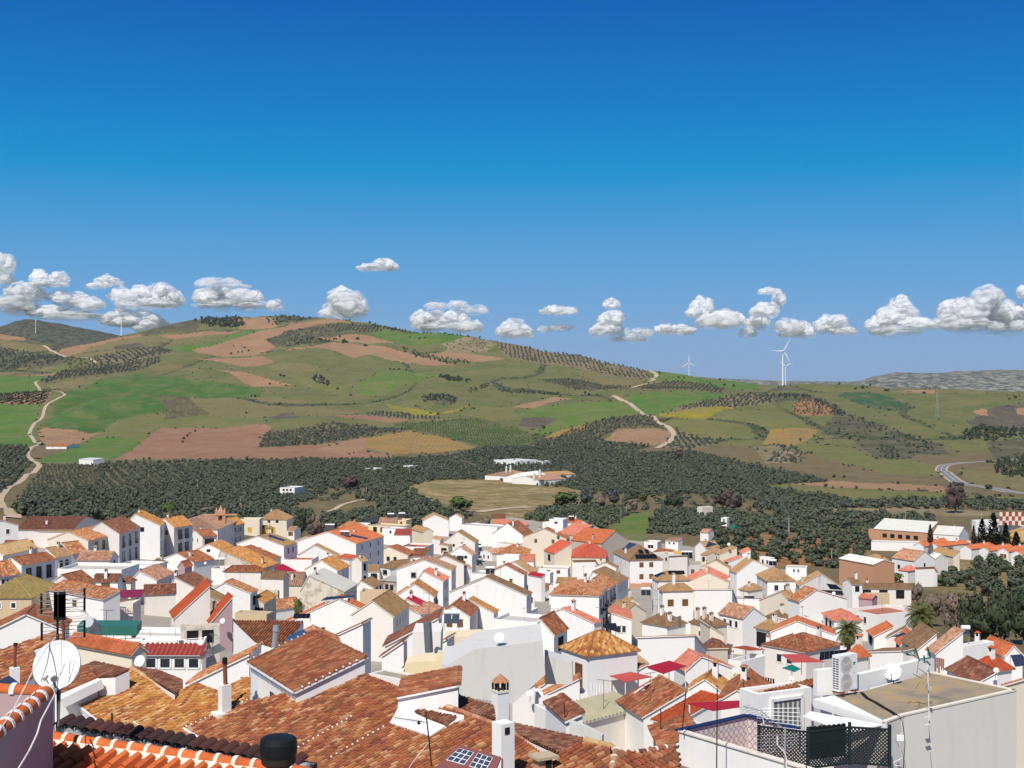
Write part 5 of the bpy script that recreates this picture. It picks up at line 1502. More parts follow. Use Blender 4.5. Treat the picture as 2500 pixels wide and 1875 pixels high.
for k in range(int(Lr/0.30)):
 for r in range(8):
  o=bpy.data.objects.new('tile',me)
  COL.objects.link(o)
  o.parent=house_n
  p=R0+e_u*(0.28+0.30*k+(rng.random()-.5)*.03)-e_v*(0.50+0.40*r)+PNr.N*0.01
  M_=Matrix((e_u,e_v,PNr.N)).transposed().to_4x4() @ Matrix.Rotation((rng.random()-.5)*.08,4,'Z') @ Matrix.Diagonal((1.0,1.0,1.25,1.0))
  M_.translation=p-house_n.location
  o.matrix_local=M_
caps(house_n,[R0-e_v*0.1-e_u*0.28,R0-e_v*3.0-e_u*0.28],PNr,MATS['tile_ridge'],0.42,0.12)
mm=MB()
mm.box(R0-e_v*1.5-e_u*0.06+PNr.N*0.03,e_u*0.08,e_v*1.5,PNr.N*0.05)
mm.box(R0+e_u*(Lr/2)-e_v*0.14+PNr.N*0.0,e_u*(Lr/2),e_v*0.14,PNr.N*0.06)
mm.build('mortar_strip',MATS['mortar'],house_n)
ZD_=at(*px('b1',(615,1190)),30).z
D0,D1=at_z(*px('b1',(612,1190)),ZD_),at_z(760,1868,ZD_)
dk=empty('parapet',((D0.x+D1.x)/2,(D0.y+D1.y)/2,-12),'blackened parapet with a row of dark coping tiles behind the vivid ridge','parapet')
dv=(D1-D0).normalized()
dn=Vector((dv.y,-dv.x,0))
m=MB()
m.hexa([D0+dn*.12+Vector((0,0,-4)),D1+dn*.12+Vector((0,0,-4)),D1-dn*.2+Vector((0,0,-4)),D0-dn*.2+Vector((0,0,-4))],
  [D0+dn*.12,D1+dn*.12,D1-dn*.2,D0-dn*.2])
m.build('wall',MATS['dark_mottle'],dk)
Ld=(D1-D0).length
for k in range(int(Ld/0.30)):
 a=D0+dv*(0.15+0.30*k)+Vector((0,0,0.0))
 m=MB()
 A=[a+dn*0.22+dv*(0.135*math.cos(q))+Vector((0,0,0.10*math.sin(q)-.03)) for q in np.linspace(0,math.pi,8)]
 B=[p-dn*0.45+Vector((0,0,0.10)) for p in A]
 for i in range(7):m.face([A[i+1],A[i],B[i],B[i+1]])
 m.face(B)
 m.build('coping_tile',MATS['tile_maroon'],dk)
ZC=at(*px('b1',(480,885)),24).z
K0,K1,K2=at_z(*px('b1',(480,885)),ZC),at_z(*px('b1',(-160,850)),ZC),at_z(*px('b1',(-140,1390)),ZC)
tr=empty('roof_terrace',((K0.x+K1.x)/2,(K0.y+K2.y)/2,-13),'roof terrace on the left bordered by orange coping tiles with white mortar bands','terrace')
Zv=Vector((0,0,1))
m=MB()
for a,b in ((K1,K0),(K0,K2)):
 d=(b-a).normalized()
 s=Vector((d.y,-d.x,0))*0.11
 m.hexa([a-s-Zv*7,a+s-Zv*7,b+s-Zv*7,b-s-Zv*7],[a-s,a+s,b+s,b-s])
m.build('wall',MATS['mauve'],tr)
m=MB()
m.face([K0-Zv*.45,K1-Zv*.45,K2+(K1-K0)-Zv*.45,K2-Zv*.45])
m.build('floor',MATS['sage'],tr)
for a,b in ((K1,K0),(K0,K2)):
 caps(tr,[a,b],PNr,MATS['tile_ridge'],0.46,0.13,MATS['whitepaint'],'coping_tile')
bq=px('b2',(1395,1005))
dq=PN.hit(*bq).y
H(301,'b2',(893,655),(1368,872),(2062,562),'mAB',2.0,'rust','white','white attic house with a red tiled roof standing on the huge rust roof',d=dq,rise=1.2,det=2,border='whitepaint',deep=3,over=0.18,cw=0.2)
q=HOUSES[301]
m=MB()
c0=q['G'](q['a']*0.52,0,-1.25)
m.box(c0-q['V']*0.004,q['U']*0.30,q['V']*0.01,Zv*0.42)
f=m.build('window',MATS['darkgap'],q['root'])
m=MB(); m.box(c0-q['V']*0.02-q['U']*0.1,q['U']*0.17,q['V']*0.01,Zv*0.40)
m.build('pane',MATS['rustybrown'],f,origin=c0)
m=MB()
for k in range(int(q['a']/0.2)):
 p=q['G'](0.1+0.2*k,-0.2,-0.04)
 m.box(p,q['U']*0.05,q['V']*0.06,Zv*0.045)
for k in range(int(q['c']/0.34)):
 for s in (-0.12,q['a']+0.12):
  p=q['G'](s,0.2+0.34*k,q['rr']*(0.2+0.34*k)/q['c']+0.15)
  m.box(p,q['U']*0.06,q['V']*0.03,Zv*0.035)
m.build('eave_teeth',MATS['whitepaint'],q['root'])
H(302,'b3',(312,795),(722,938),(1010,920),'mAB',1.6,'rust','white','tall blank white wall rising from the rust roof under a strip of tiles',d=PN.hit(*px('b3',(700,1180))).y,rise=0.5,det=2,deep=2.5,over=0.05,depth=2.6)
H(303,'b2',(152,695),(258,798),(888,545),'mAB',3.0,'rustlight','white','rust roof over white walls with a solar array at its upper corner',d=92,rise=2.1,det=2)
H(304,'b1',(700,345),(1350,487),(1500,440),'R',4,'orange','cream','long cream wall under a vivid orange roof right of the satellite dish',ry=425,d=92)
H(305,'b1',(1462,522),(2072,488),(2085,440),'mAB',4,'redmetal','white','white rooms with three glazed windows under small red ribbed roofs',rise=0.5,d=112,wl=[(4,1,dict(w=0.95,h=0.9,first=0.35,m=0.02))],over=0.3)
H(306,'b1',(1000,262),(1852,310),(1900,225),'F',4,'floor_grey','white','white terrace with a steel railing below the steep bright rust roofs',d=128)
H(307,'b1',(1420,365),(2100,345),(2150,300),'F',4,'floor_grey','white','long white parapet above the red ribbed roofs',d=120)
H(308,'b1',(1850,215),(2252,195),(2270,180),'F',4,'floor_tan','stain','stained grey cream wall left of the wide brown red roof',d=122,par=0.1)
H(309,'b2',(1240,325),(1332,402),(1792,395),'R',3.5,'rustlight','white2','white gable with a solar array on its roof, in front of the wide brown red roof',ry=285,d=98)
H(310,'b3',(-190,315),(40,322),(52,225),'mAB',3,'rustdark','white','short rust ribbed roof with a pale ridge left of the dark rust ribbed roof',rise=1.4,d=118)
H(311,'b3',(60,402),(588,408),(582,222),'mAB',3,'rustdark','white','dark rust ribbed roof facing the viewer below the glazed dormer gable',rise=2.4,d=112,border='white')
H(312,'b3',(370,512),(556,512),(552,402),'mAB',3,'rustdark','white','lower dark rust lean-to below the dark rust ribbed roof',rise=1.2,d=104)
H(313,'b3',(618,525),(868,525),(865,392),'mAB',3,'brownpink','white','brown ribbed roof with a white band on its ridge',rise=1.6,d=104,border='white')
H(314,'b3',(600,630),(792,630),(862,552),'mAB',3,'rustdark','white','lowest dark ribbed roof in the narrow yard',rise=1.0,d=99)
H(315,'b3',(420,705),(1000,800),(1182,770),'F',4,'sage','white2','pale green flat roof behind the white patio',d=82,par=0.08)
H(316,'b3',(690,795),(1000,918),(1192,842),'F',3,'floor_grey','white','small white patio with blue grey shadow behind the ridge',d=76,par=0.9)
H(317,'b4',(240,1042),(762,1182),(800,1172),'mAB',4,'rustdark','white','white yard wall capped with dark broken tiles',rise=0.3,d=60,depth=0.8,over=0.1)
H(318,'b4',(1138,1312),(1762,1458),(1805,1442),'mAB',3,'rust','white','long white wall with a narrow tiled roof right of the grey gable',rise=0.5,d=53,depth=1.4,det=2)
H(224,'b6',(295,482),(390,505),(505,490),'H',6,'orange','white2','pointed orange tile turret behind the air conditioner',ry=400,det=1)
slabwall('grey rendered gable wall at the bottom centre',[('b4',800,1180),('b4',960,1235),('b4',1135,1325),('b4',1135,1500),('b4',800,1500)],58,0.3,'greywall',yaw=-0.3)
slabwall('huge pale stained wall in the middle of the foreground',[('b3',1160,600),('b3',1232,600),('b3',1500,440),('b3',2110,366),('b4',522,350),('b4',552,700),('b3',1900,1000),('b3',1160,900)],84,6,'greywall')
slabwall('grey white block with a green flue beside the yellow walls',[('b3',870,262),('b3',1162,262),('b3',1150,600),('b3',870,600)],97,3.5,'white2',name='house',cat='house')
slabwall('stepped pale yellow wall in front of the grey white block',[('b3',790,602),('b3',870,572),('b3',1112,560),('b3',1112,520),('b3',1212,542),('b3',1215,900),('b3',790,900)],90,2.5,'yellow')
slabwall('pale yellow terrace wall with brick posts',[('b3',1190,325),('b3',1560,305),('b3',1692,330),('b3',1692,520),('b3',1190,520)],108,3.0,'yellow')
slabwall('pale wall right of the huge stained wall with leaning poles',[('b4',552,505),('b4',742,560),('b4',830,575),('b4',830,800),('b4',552,800)],88,2.0,'greywall')
# ---------------------------------------------------------------- the flat roofed house on the right, with its terrace
ZR=-12.0
Zv=Vector((0,0,1))
def deckp(x,y,dz=0.0):return at_z(*px('b6',(x,y)),ZR+dz)
t=NT('deck')
p=t.pos()
n1=t.noise(0.9,p,6,0.65)
n2=t.noise(1.1,p+0 if False else p,5,0.7,stretch=(0.6,0.6,1))
c=t.ramp(n1,[(0.30,(0.19,0.155,0.115)),(0.46,(0.29,0.23,0.16)),(0.56,(0.33,0.25,0.15)),(0.66,(0.40,0.27,0.10)),(0.75,(0.42,0.36,0.28))])
t.out(c,0.95,n1,0.3)
dp=[deckp(*q) for q in ((690,1195),(872,1126),(2022,868),(1152,684),(480,872),(150,922))]
cen=sum(dp,Vector())/len(dp)
fr=empty('house',(cen.x,cen.y,-22),'white house with a big flat brown stained roof at the lower right','house')
m=MB()
zb=Vector((0,0,-11))
m.hexa([p+zb for p in dp],[p-Zv*0.02 for p in dp])
m.build('wall',MATS['white2'],fr)
m=MB()
m.hexa([p-Zv*0.02 for p in dp],[p+Zv*0.03 for p in dp])
m.build('roof',MATS['deck'],fr)
m=MB()
for a,b in ((dp[1],dp[2]),(dp[2],dp[3]),(dp[0],dp[1])):
 d=(b-a).normalized()
 s=Vector((d.y,-d.x,0))
 m.hexa([a+s*.02,b+s*.02,b-s*.16,a-s*.16],[p+Zv*.06 for p in (a+s*.02,b+s*.02,b-s*.16,a-s*.16)])
m.build('kerb',MATS['mortar'],fr)
pq=[deckp(*q) for q in ((430,742+130),(1152,684))]
ac_dir=(dp[2]-dp[1]).normalized()
ac_out=Vector((ac_dir.y,-ac_dir.x,0))
m=MB()
a,b=deckp(-20,925),deckp(1110,690)
for (pa,pb,h) in ((a,deckp(150,905),1.0),(deckp(400,868),b,0.62)):
 d=(pb-pa).normalized(); s=Vector((-d.y,d.x,0))
 m.hexa([pa,pb,pb+s*.25,pa+s*.25],[q+Zv*h for q in (pa,pb,pb+s*.25,pa+s*.25)])
m.build('parapet',MATS['white'],fr)
lw=[deckp(-62,958),deckp(690,1195),deckp(150,922)]
m=MB()
m.hexa([p-Zv*.28 for p in lw],[p+Zv*.028 for p in lw])
wingb=[deckp(-62,958,-0.28)+Vector((0.5,0.9,0)),deckp(640,1160,-0.28)+Vector((0.4,0.7,0)),deckp(150,922,-0.28)]
m.hexa([p+zb for p in wingb],wingb)
m.build('cornice',MATS['white'],fr)
H(330,'b5',(900,860),(1052,905),(1600,838),'F',5,'floor_tan','white','white block with a curtained terrace door left of the flat brown roof',d=51.5,deep=6,par=0.1)
q=HOUSES[330]
c0=q['G'](0,q['c']*0.52,-1.35)
D,Nn=q['V'],-q['U']
m=MB()
for x in (-0.75,0.75):m.box(c0+D*x+Nn*.05,D*.06,Nn*.06,Zv*1.12)
m.box(c0+Zv*1.06+Nn*.05,D*.8,Nn*.06,Zv*.06)
dr=m.build('door',MATS['whitepaint'],q['root'])
m=MB()
for i in range(12):
 x=-0.66+i*0.12
 m.box(c0+D*x+Nn*(.03+.02*(i % 2)),D*.058,Nn*.01,Zv*1.0,i % 2)
m.build('curtain',[MATS['greywall'],MATS['steel']],dr,origin=c0)
near_roof('mossy tile strip on top of the curtained door block',[('b5',1040,905),('b5',1160,868),('b5',1580,765),('b5',1800,700),('b5',1815,755),('b5',1600,830)],Plane(px('b5',(1040,900)),51.8,u=(0.79,0.61),pitch=0.3),'rust','white',single=120,deep=2.5)
A0=at(*px('b6',(208,905)),50.0)
A0=at_z(*px('b6',(208,905)),A0.z)
du,dv_=ac_dir,Vector((-ac_dir.y,ac_dir.x,0))
ac=empty('air_conditioner',A0+du*.5+dv_*.17,'large cream air conditioner with two round fan grilles on the flat roof','air conditioner')
aw,ad,ah=1.02,0.36,1.36
m=MB()
m.box(A0+du*aw/2+dv_*ad/2+Zv*(ah/2+.09),du*aw/2,dv_*ad/2,Zv*ah/2)
m.build('casing',MATS['cream'] if False else MATS['whitepaint'],ac)
for k,z in enumerate((0.40,1.06)):
 cc=A0+du*0.36-dv_*0.005+Zv*(z+.05)
 m=MB()
 for r0,r1,mi in ((0,.045,1),(.30,.325,1)):
  for i in range(20):
   a0,a1=i*math.pi/10,(i+1)*math.pi/10
   P=lambda r,a:cc+du*(r*math.cos(a))+Zv*(r*math.sin(a))-dv_*0.02
   m.face([P(r0,a0),P(r1,a0),P(r1,a1),P(r0,a1)],mi)
 for r in np.linspace(.07,.28,7):
  for i in range(20):
   a0,a1=i*math.pi/10,(i+1)*math.pi/10
   P=lambda rr,a:cc+du*(rr*math.cos(a))+Zv*(rr*math.sin(a))-dv_*0.018
   m.face([P(r,a0),P(r+.016,a0),P(r+.016,a1),P(r,a1)],1)
 m.face([cc+du*(.31*math.cos(a))+Zv*(.31*math.sin(a))-dv_*0.008 for a in np.linspace(0,2*math.pi,24,endpoint=False)],0)
 m.build('fan_grille',[MATS['greyroof'],MATS['cable_white']],ac)
m=MB()
for i in range(13):
 for j in range(2):
  m.box(A0-du*.004+dv_*(.10+.16*j)+Zv*(.2+.093*i),du*.006,dv_*.065,Zv*.026)
m.build('side_vents',MATS['steel'],ac)
m=MB()
m.box(A0+du*.84-dv_*.004+Zv*1.12,du*.07,dv_*.004,Zv*.022)
m.box(A0+du*.84-dv_*.004+Zv*1.06,du*.055,dv_*.004,Zv*.012)
m.build('badge',MATS['teal'],ac)
m=MB(); m.box(A0+du*.86-dv_*.004+Zv*.72,du*.025,dv_*.004,Zv*.012); m.build('handle',MATS['steel'],ac)
m=MB(); m.box(A0+du*.72-dv_*.003+Zv*(ah/2+.09),du*.004,dv_*.003,Zv*ah/2); m.build('panel_seam',MATS['greyroof'],ac)
m=MB()
for x in (.15,.85):m.box(A0+du*x+dv_*ad/2+Zv*.045,du*.06,dv_*.25,Zv*.045)
m.build('foot_rail',MATS['rustybrown'],ac)
def dish(label,c,r,face,mast=None,base=None,name='satellite_dish',thin=6,back=False):
 """satellite dish: a shallow bowl with rim, arm, receiver head and bracket"""
 c,face=Vector(c),Vector(face).normalized()
 x=face.cross(Zv).normalized() if abs(face.z)<.99 else Vector((1,0,0))
 y=x.cross(face)
 root=empty(name,Vector(base) if base is not None else c,label,'satellite dish')
 m=MB()
 K,R_=24,5
 P=lambda i,j:c+(x*math.cos(j*2*math.pi/K)+y*math.sin(j*2*math.pi/K))*(r*i/R_)+face*(0.24*r*((i/R_)**2-1))
 for i in range(R_):
  for j in range(K):
   if i == 0:m.face([P(0,0),P(1,j),P(1,j+1)])
   else:m.face([P(i,j),P(i+1,j),P(i+1,j+1),P(i,j+1)])
 for j in range(K):
  a,b=P(R_,j),P(R_,j+1)
  m.face([a,b,b-face*.03+(b-c)*.01,a-face*.03+(a-c)*.01])
 m.build('reflector',MATS['whitepaint'],root,smooth=True)
 lo=c-y*r*0.98
 h=c+face*r*0.75-y*r*0.62
 m=MB(); m.tube(lo,h,.012,thin); m.build('arm',MATS['steel'],root)
 m=MB(); m.tube(h-(c-h).normalized()*.05,h+(c-h).normalized()*.07,.035,8); m.build('receiver_head',MATS['greyroof'],root)
 m=MB(); m.box(c-face*(0.24*r+.05),x*.06,y*.09,face*.05)
 if base is not None:m.tube(Vector(base),c-face*(0.24*r+.08),.022,8)
 m.build('bracket',MATS['steel'],root)
 return root
dish('white satellite dish standing on the flat brown roof',at(*px('b6',(750,668)),52.4),0.35,(-0.35,-0.80,0.45),base=at(*px('b6',(762,800)),52.4))
mq=at(*px('b6',(1130,1140)),47.6)
mt=at(*px('b6',(1112,590)),47.6)
an=empty('television_antenna',mq,'antenna with teal plastic elements on a white mast at the flat roof edge','antenna')
m=MB(); m.tube(mq-Zv*.3,mt,.022,8); m.build('mast',MATS['cable_white'],an)
m=MB()
b0,b1=at(*px('b6',(885,470)),47.9),at(*px('b6',(1150,600)),47.2)
m.tube(b0,b1,.014,6); m.build('boom',MATS['steel'],an)
for (x0,y0,x1,y1) in ((985,430,1030,560),(1075,505,1080,580),(1110,420,1140,520),(885,480,925,500),(1040,540,1140,530),(1100,560,1135,600)):
 m=MB(); m.tube(at(*px('b6',(x0,y0)),47.5),at(*px('b6',(x1,y1)),47.7),.03,6); m.build('teal_element',MATS['teal'],an)
for (x0,y0,x1,y1) in ((960,690,1050,740),(985,850,1035,770),(1000,690,1020,560),(1120,640,1140,720),(1090,840,1130,770),(890,500,1000,510),(930,470,1010,540),(1020,640,1110,700)):
 m=MB(); m.tube(at(*px('b6',(x0,y0)),47.4),at(*px('b6',(x1,y1)),47.7),.012,5); m.build('rod',MATS['steel'],an)
m=MB(); m.box(at(*px('b6',(1133,842)),47.5),Vector((.07,0,0)),Vector((0,.03,0)),Zv*.07); m.build('junction_box',MATS['greyroof'],an)
for z in (1135,1215):
 m=MB(); m.box(at(*px('b6',(1112,z)),47.3),Vector((.11,.08,0)),Vector((.02,-.03,0)),Zv*.012); m.build('wall_clamp',MATS['cable_white'],an)
def cable(label,t,pts,d,mat,r=.012,name='cable'):
 ds=d if isinstance(d,(list,tuple)) else [d]*len(pts)
 P=[at(*px(t,q),e) for q,e in zip(pts,ds)]
 m=MB(); m.path(P,r,5)
 return tag(m.build(name,MATS[mat],origin=P[0]),label,'cable')
P=[deckp(*q,.05) for q in ((420,885),(480,945),(560,985),(640,1035),(720,1080),(770,1115))]
m=MB()
for s in (0,.05,.1):m.path([p+Vector((s,-s*.4,.01)) for p in P],.022,5)
tag(m.build('cable_bundle',MATS['cable_black'],origin=P[0]),'black cable bundle running from the air conditioner to the roof corner','cable')
cable('black cable hanging down the corner of the flat roofed house','b6',[(770,1110),(820,1125),(855,1190),(870,1290),(880,1400),(870,1560),(860,1680)],46.0,'cable_black',.014)
cable('white cable looped on the corner of the flat roofed house','b6',[(845,1160),(850,1300),(815,1350),(825,1420),(850,1560),(760,1600),(770,1630),(840,1640)],46.0,'cable_white',.014)
cable('loose white cable hanging down the wall below the teal antenna','b6',[(1130,1215),(1145,1380),(1150,1420),(1165,1500),(1190,1600),(1195,1700)],47.2,'cable_white',.010)
m=MB(); m.box(at(*px('b6',(828,1350)),46.0),Vector((.13,0,0)),Vector((0,.05,0)),Zv*.10)
tag(m.build('meter_box',MATS['whitepaint'],origin=at(*px('b6',(828,1350)),46.0)),'small white meter box on the corner wall of the flat roofed house','meter box')
T0=at(*px('b5',(245,1284)),47.5)
zT=T0.z
T1,K0=at_z(2075,1910,zT),at_z(*px('b5',(940,1130)),zT)
ab,bc=(T1-T0).normalized(),(K0-T0).normalized()
te=empty('roof_terrace',(T0.x,T0.y,zT-6),'roof terrace with a ring patterned parapet topped in blue','terrace')
t=NT('ringtile')
uv=t.new('ShaderNodeUVMap').outputs[0]
fr_=t.new('ShaderNodeVectorMath',operation='FRACTION'); t.link(uv,fr_.inputs[0])
sb=t.new('ShaderNodeVectorMath',operation='SUBTRACT'); t.link(fr_.outputs[0],sb.inputs[0]); sb.inputs[1].default_value=(0.5,0.5,0)
ln=t.new('ShaderNodeVectorMath',operation='LENGTH'); t.link(sb.outputs[0],ln.inputs[0])
rg=t.ramp(ln.outputs['Value'],[(0.36,(0,0,0)),(0.40,(1,1,1)),(0.46,(1,1,1)),(0.50,(0,0,0))])
t.out(t.mix(rg,(0.62,0.55,0.52),(0.16,0.17,0.24)),0.4)
m=MB()
n_bc,n_ab=Vector((-bc.y,bc.x,0)),Vector((-ab.y,ab.x,0))
Lb,La=(K0-T0).length,(T1-T0).length
Wd=3.2
def wall(a,b,n,h,th,mb,mi,uvs=None):
 A=[a,b,b+n*th,a+n*th]
 mb.hexa([q-Zv*h for q in A],A,mi)
wall(T0,T1,n_ab,6.0,.16,m,0)
wall(T0+bc*.17,K0,-n_bc if False else n_bc,1.25,.14,m,0)
wall(K0,K0+ab*2.4,n_ab,1.25,.14,m,0)
fl=[T0-Zv*1.2,T1-Zv*1.2,T1+bc*Lb-Zv*1.2,K0-Zv*1.2]
m.build('wall',MATS['white'],te)
m=MB(); m.hexa([p-Zv*5 for p in fl],fl); m.build('floor',MATS['terracotta'],te)
m=MB()
h=0.28
a,b=T0+bc*.17-n_bc*.006,K0-n_bc*.006
m.face([a-Zv*1.2,b-Zv*1.2,b-Zv*.06,a-Zv*.06],0,[(0,0),(Lb/h,0),(Lb/h,1.14/h),(0,1.14/h)])
a,b=K0-n_ab*.006,K0+ab*2.4-n_ab*.006
m.face([a-Zv*1.2,b-Zv*1.2,b-Zv*.06,a-Zv*.06],0,[(0,0),(2.4/h,0),(2.4/h,1.14/h),(0,1.14/h)])
m.build('patterned_tiles',MATS['ringtile'],te)
m=MB()
for a,b in ((T0,K0),(K0,K0+ab*2.4)):
 d=(b-a).normalized(); s=Vector((-d.y,d.x,0))
 m.box((a+b)/2+s*.06+Zv*.03,d*((b-a).length/2+.05),s*.13,Zv*.03)
m.build('blue_coping',MATS['bluepaint'],te)
m=MB()
m.box((T0+T1)/2+n_ab*.08+Zv*.02,ab*(La/2),n_ab*.14,Zv*.025)
m.build('coping',MATS['mortar'],te)
zF=-12.0
FP=[at_z(*px('b5',q),zF) for q in ((1062,1232),(1566,1290),(1992,1240))]+[at_z(*px('b6',(722,1264)),zF)]
fe=empty('lattice_fence',(FP[1].x,FP[1].y,zF-1.2),'dark lattice fence with four posts round the lower right terrace','fence')
hF=1.25
for k,p in enumerate(FP):
 m=MB(); m.box(p-Zv*(hF/2-.05),Vector((.05,0,0)),Vector((0,.05,0)),Zv*(hF/2+.12)); m.build('post',MATS['lattice_dark'],fe)
for a,b in zip(FP[:-1],FP[1:]):
 d=(b-a); d.z=0
 L=d.length; d.normalize(); n=Vector((d.y,-d.x,0))
 for z in (0,-hF):
  m=MB(); m.box((a+b)/2+Zv*z,d*(L/2),n*.03,Zv*.03); m.build('rail',MATS['lattice_dark'],fe)
 step=.125
 for sgn in (1,-1):
  k=-hF
  while k<L:
   x0,x1=(k,k+hF)
   z0_,z1_=0.0,hF
   lo,hi=max(0,x0),min(L,x1)
   if hi-lo>.06:
    za,zc=(lo-x0),(hi-x0)
    if sgn<0:za,zc=hF-za,hF-zc
    p,q_=a+d*lo+Zv*(za-hF),a+d*hi+Zv*(zc-hF)
    m=MB()
    ax=(q_-p).normalized(); sd=ax.cross(n).normalized()
    m.box((p+q_)/2+n*(.008*sgn),ax*((q_-p).length/2),sd*.021,n*.006)
    m.build('slat',MATS['lattice_dark'],fe)
   k += step
a,b=FP[1]+Vector((.1,.5,0)),FP[2]+Vector((-.05,.35,0))
m=MB()
N_=16
top=[a.lerp(b,i/N_)+Zv*(0.02+.05*(i % 2)) for i in range(N_+1)]
for i in range(N_):m.face([top[i],top[i+1],top[i+1]-Zv*1.15,top[i]-Zv*1.15])
o=m.build('shade_cloth',MATS['cable_black'],origin=a)
tag(o,'dark scalloped shade cloth hanging behind the lattice fence','shade cloth')
so=o.modifiers.new('thickness','SOLIDIFY'); so.thickness=0.01
aw_=[at(*px('b5',(1512,1128)),48.5),at(*px('b6',(300,1290)),46.3),at(*px('b6',(640,1210)),46.6),at(*px('b5',(1590,1075)),49.2)]
m=MB(); m.hexa([p-Zv*.05 for p in aw_],aw_)
tag(m.build('awning',MATS['whitepaint'],origin=aw_[0]),'white roll-out awning over the lattice terrace','awning')
ga=empty('television_antenna',at(*px('b5',(1335,1560)),41),'grey grid antenna on a tubular mast before the lattice fence','antenna')
m=MB(); m.tube(at(*px('b5',(1330,1720)),41),at(*px('b5',(1330,1240)),41),.035,8); m.build('mast',MATS['galv'],ga)
for (x0,y0,x1,y1) in ((1080,1040,1115,1215),(1470,1040,1505,1275)):
 m=MB(); m.tube(at(*px('b5',(x0,y0)),41.2),at(*px('b5',(x1,y1)),41),.022,6); m.build('end_bar',MATS['galv'],ga)
for k in range(6):
 f=k/5
 m=MB(); m.tube(at(*px('b5',(1082+30*f-(60 if k % 2 else 0),1050+160*f)),41.2),at(*px('b5',(1472+30*f,1045+225*f)),41),.009,5); m.build('rod',MATS['galv'],ga)
for k in range(6):
 m=MB(); m.tube(at(*px('b5',(1040,1330+35*k)),41),at(*px('b5',(1480-20*k,1310+34*k)),41.3),.008,5); m.build('rod',MATS['galv'],ga)
m=MB(); m.path([at(*px('b5',q),41) for q in ((1330,1260),(1200,1180),(1090,1080),(960,1040),(900,1030))],.016,5); m.build('boom',MATS['galv'],ga)
for k in range(9):
 f=k/8
 x,y=900+300*f,1020+150*f
 m=MB(); m.tube(at(*px('b5',(x-45,y+22)),41.3),at(*px('b5',(x+75,y-6)),40.7),.007,5); m.build('element',MATS['galv'],ga)
m=MB(); m.path([at(*px('b5',q),40.9) for q in ((1250,1330),(1250,1420),(1320,1490),(1345,1560),(1340,1700))],.02,6); m.build('lead',MATS['cable_white'],ga)
# ---------------------------------------------------------------- left antenna and dish
LD=25.0
ld=dish('large satellite dish with dangling cables in the left foreground',at(*px('b1',(578,602)),LD),0.475,(-0.12,-0.93,0.34),base=at(*px('b1',(600,1230)),LD))
m=MB(); m.tube(at(*px('b1',(598,1250)),LD+.05),at(*px('b1',(590,300)),LD+.35),.030,8); m.build('pole',MATS['soot'],ld)
m=MB()
hd=at(*px('b1',(552,745)),LD-.45)
m.tube(hd-Vector((0,.04,0)),hd+Vector((0,.07,0)),.055,10)
m.tube(hd+Vector((0,0,-.03)),at(*px('b1',(572,850)),LD-.1),.03,6)
m.build('receiver',MATS['steel'],ld)
cable('pale cable crossing the face of the large left dish','b1',[(625,345),(628,480),(632,600),(615,690),(590,790)],LD-.32,'cable_white',.007)
cable('dark cable crossing the large left dish','b1',[(512,370),(505,470),(485,580),(450,690),(418,775)],LD-.30,'steel',.009)
cable('thin dark cable on the right half of the large left dish','b1',[(722,560),(708,640),(718,700),(705,790)],LD-.28,'steel',.007)
cable('cream cable running from the left antenna to the terrace coping','b1',[(590,300),(480,420),(350,640),(260,820),(120,1090),(0,1270)],[26,25,24,23,22,21],'cable_white',.011)
cable('white cable trailing along the shaded terrace wall','b1',[(575,850),(560,910),(500,1020),(420,1170),(380,1310),(300,1480),(180,1680)],[24.5,23.8,22.9,22.4,22.2,21.8,21],'cable_white',.014)
AD=26.5
la=empty('television_antenna',at(*px('b1',(640,360)),AD),'tall grid antenna with two panels above the large left dish','antenna')
m=MB(); m.tube(at(*px('b1',(650,350)),AD),at(*px('b1',(652,-180)),AD),.022,8); m.build('mast',MATS['galv'],la)
m=MB(); m.tube(at(*px('b1',(650,350)),AD-.05),at(*px('b1',(650,190)),AD-.05),.030,8); m.build('mast_sleeve',MATS['rustybrown'],la)
for (x,y0,y1) in ((425,-130,75),(866,-185,55),(428,175,350),(866,145,318)):
 m=MB(); m.tube(at(*px('b1',(x,y0)),AD+.1),at(*px('b1',(x,y1)),AD+.1),.026,6); m.build('end_bar',MATS['blackmetal'],la)
for k in range(6):
 m=MB(); m.tube(at(*px('b1',(425,-125+38*k)),AD+.1),at(*px('b1',(866,-178+45*k)),AD+.1),.008,5); m.build('rod',MATS['steel'],la)
for k in range(5):
 m=MB(); m.tube(at(*px('b1',(428,182+38*k)),AD+.1),at(*px('b1',(866,152+38*k)),AD+.1),.008,5); m.build('rod',MATS['steel'],la)
for k in range(9):
 y=-115+28*k
 m=MB()
 c0,c1=at(*px('b1',(560,y)),AD-.1),at(*px('b1',(665,y+8)),AD-.1)
 m.tube(c0,c1,.030,6)
 for xx in (570,620,655):
  c=at(*px('b1',(xx,y)),AD-.12)
  m.box(c,Vector((.035,0,0)),Vector((0,.012,0)),Zv*.065)
 m.build('dipole',MATS['blackmetal'],la)
m=MB(); m.tube(at(*px('b1',(590,300)),AD-.1),at(*px('b1',(590,-125)),AD-.1),.024,8); m.build('dipole_post',MATS['blackmetal'],la)
for k,(x,y) in enumerate(((520,-80),(720,-100),(520,60),(740,70),(760,90))):
 cc=at(*px('b1',(x,y)),AD)
 m=MB(); m.path([cc+Vector((.36*math.cos(a),0,.10*math.sin(a)))*.8 for a in np.linspace(0,2*math.pi,13)],.006,4); m.build('loop',MATS['galv'],la)
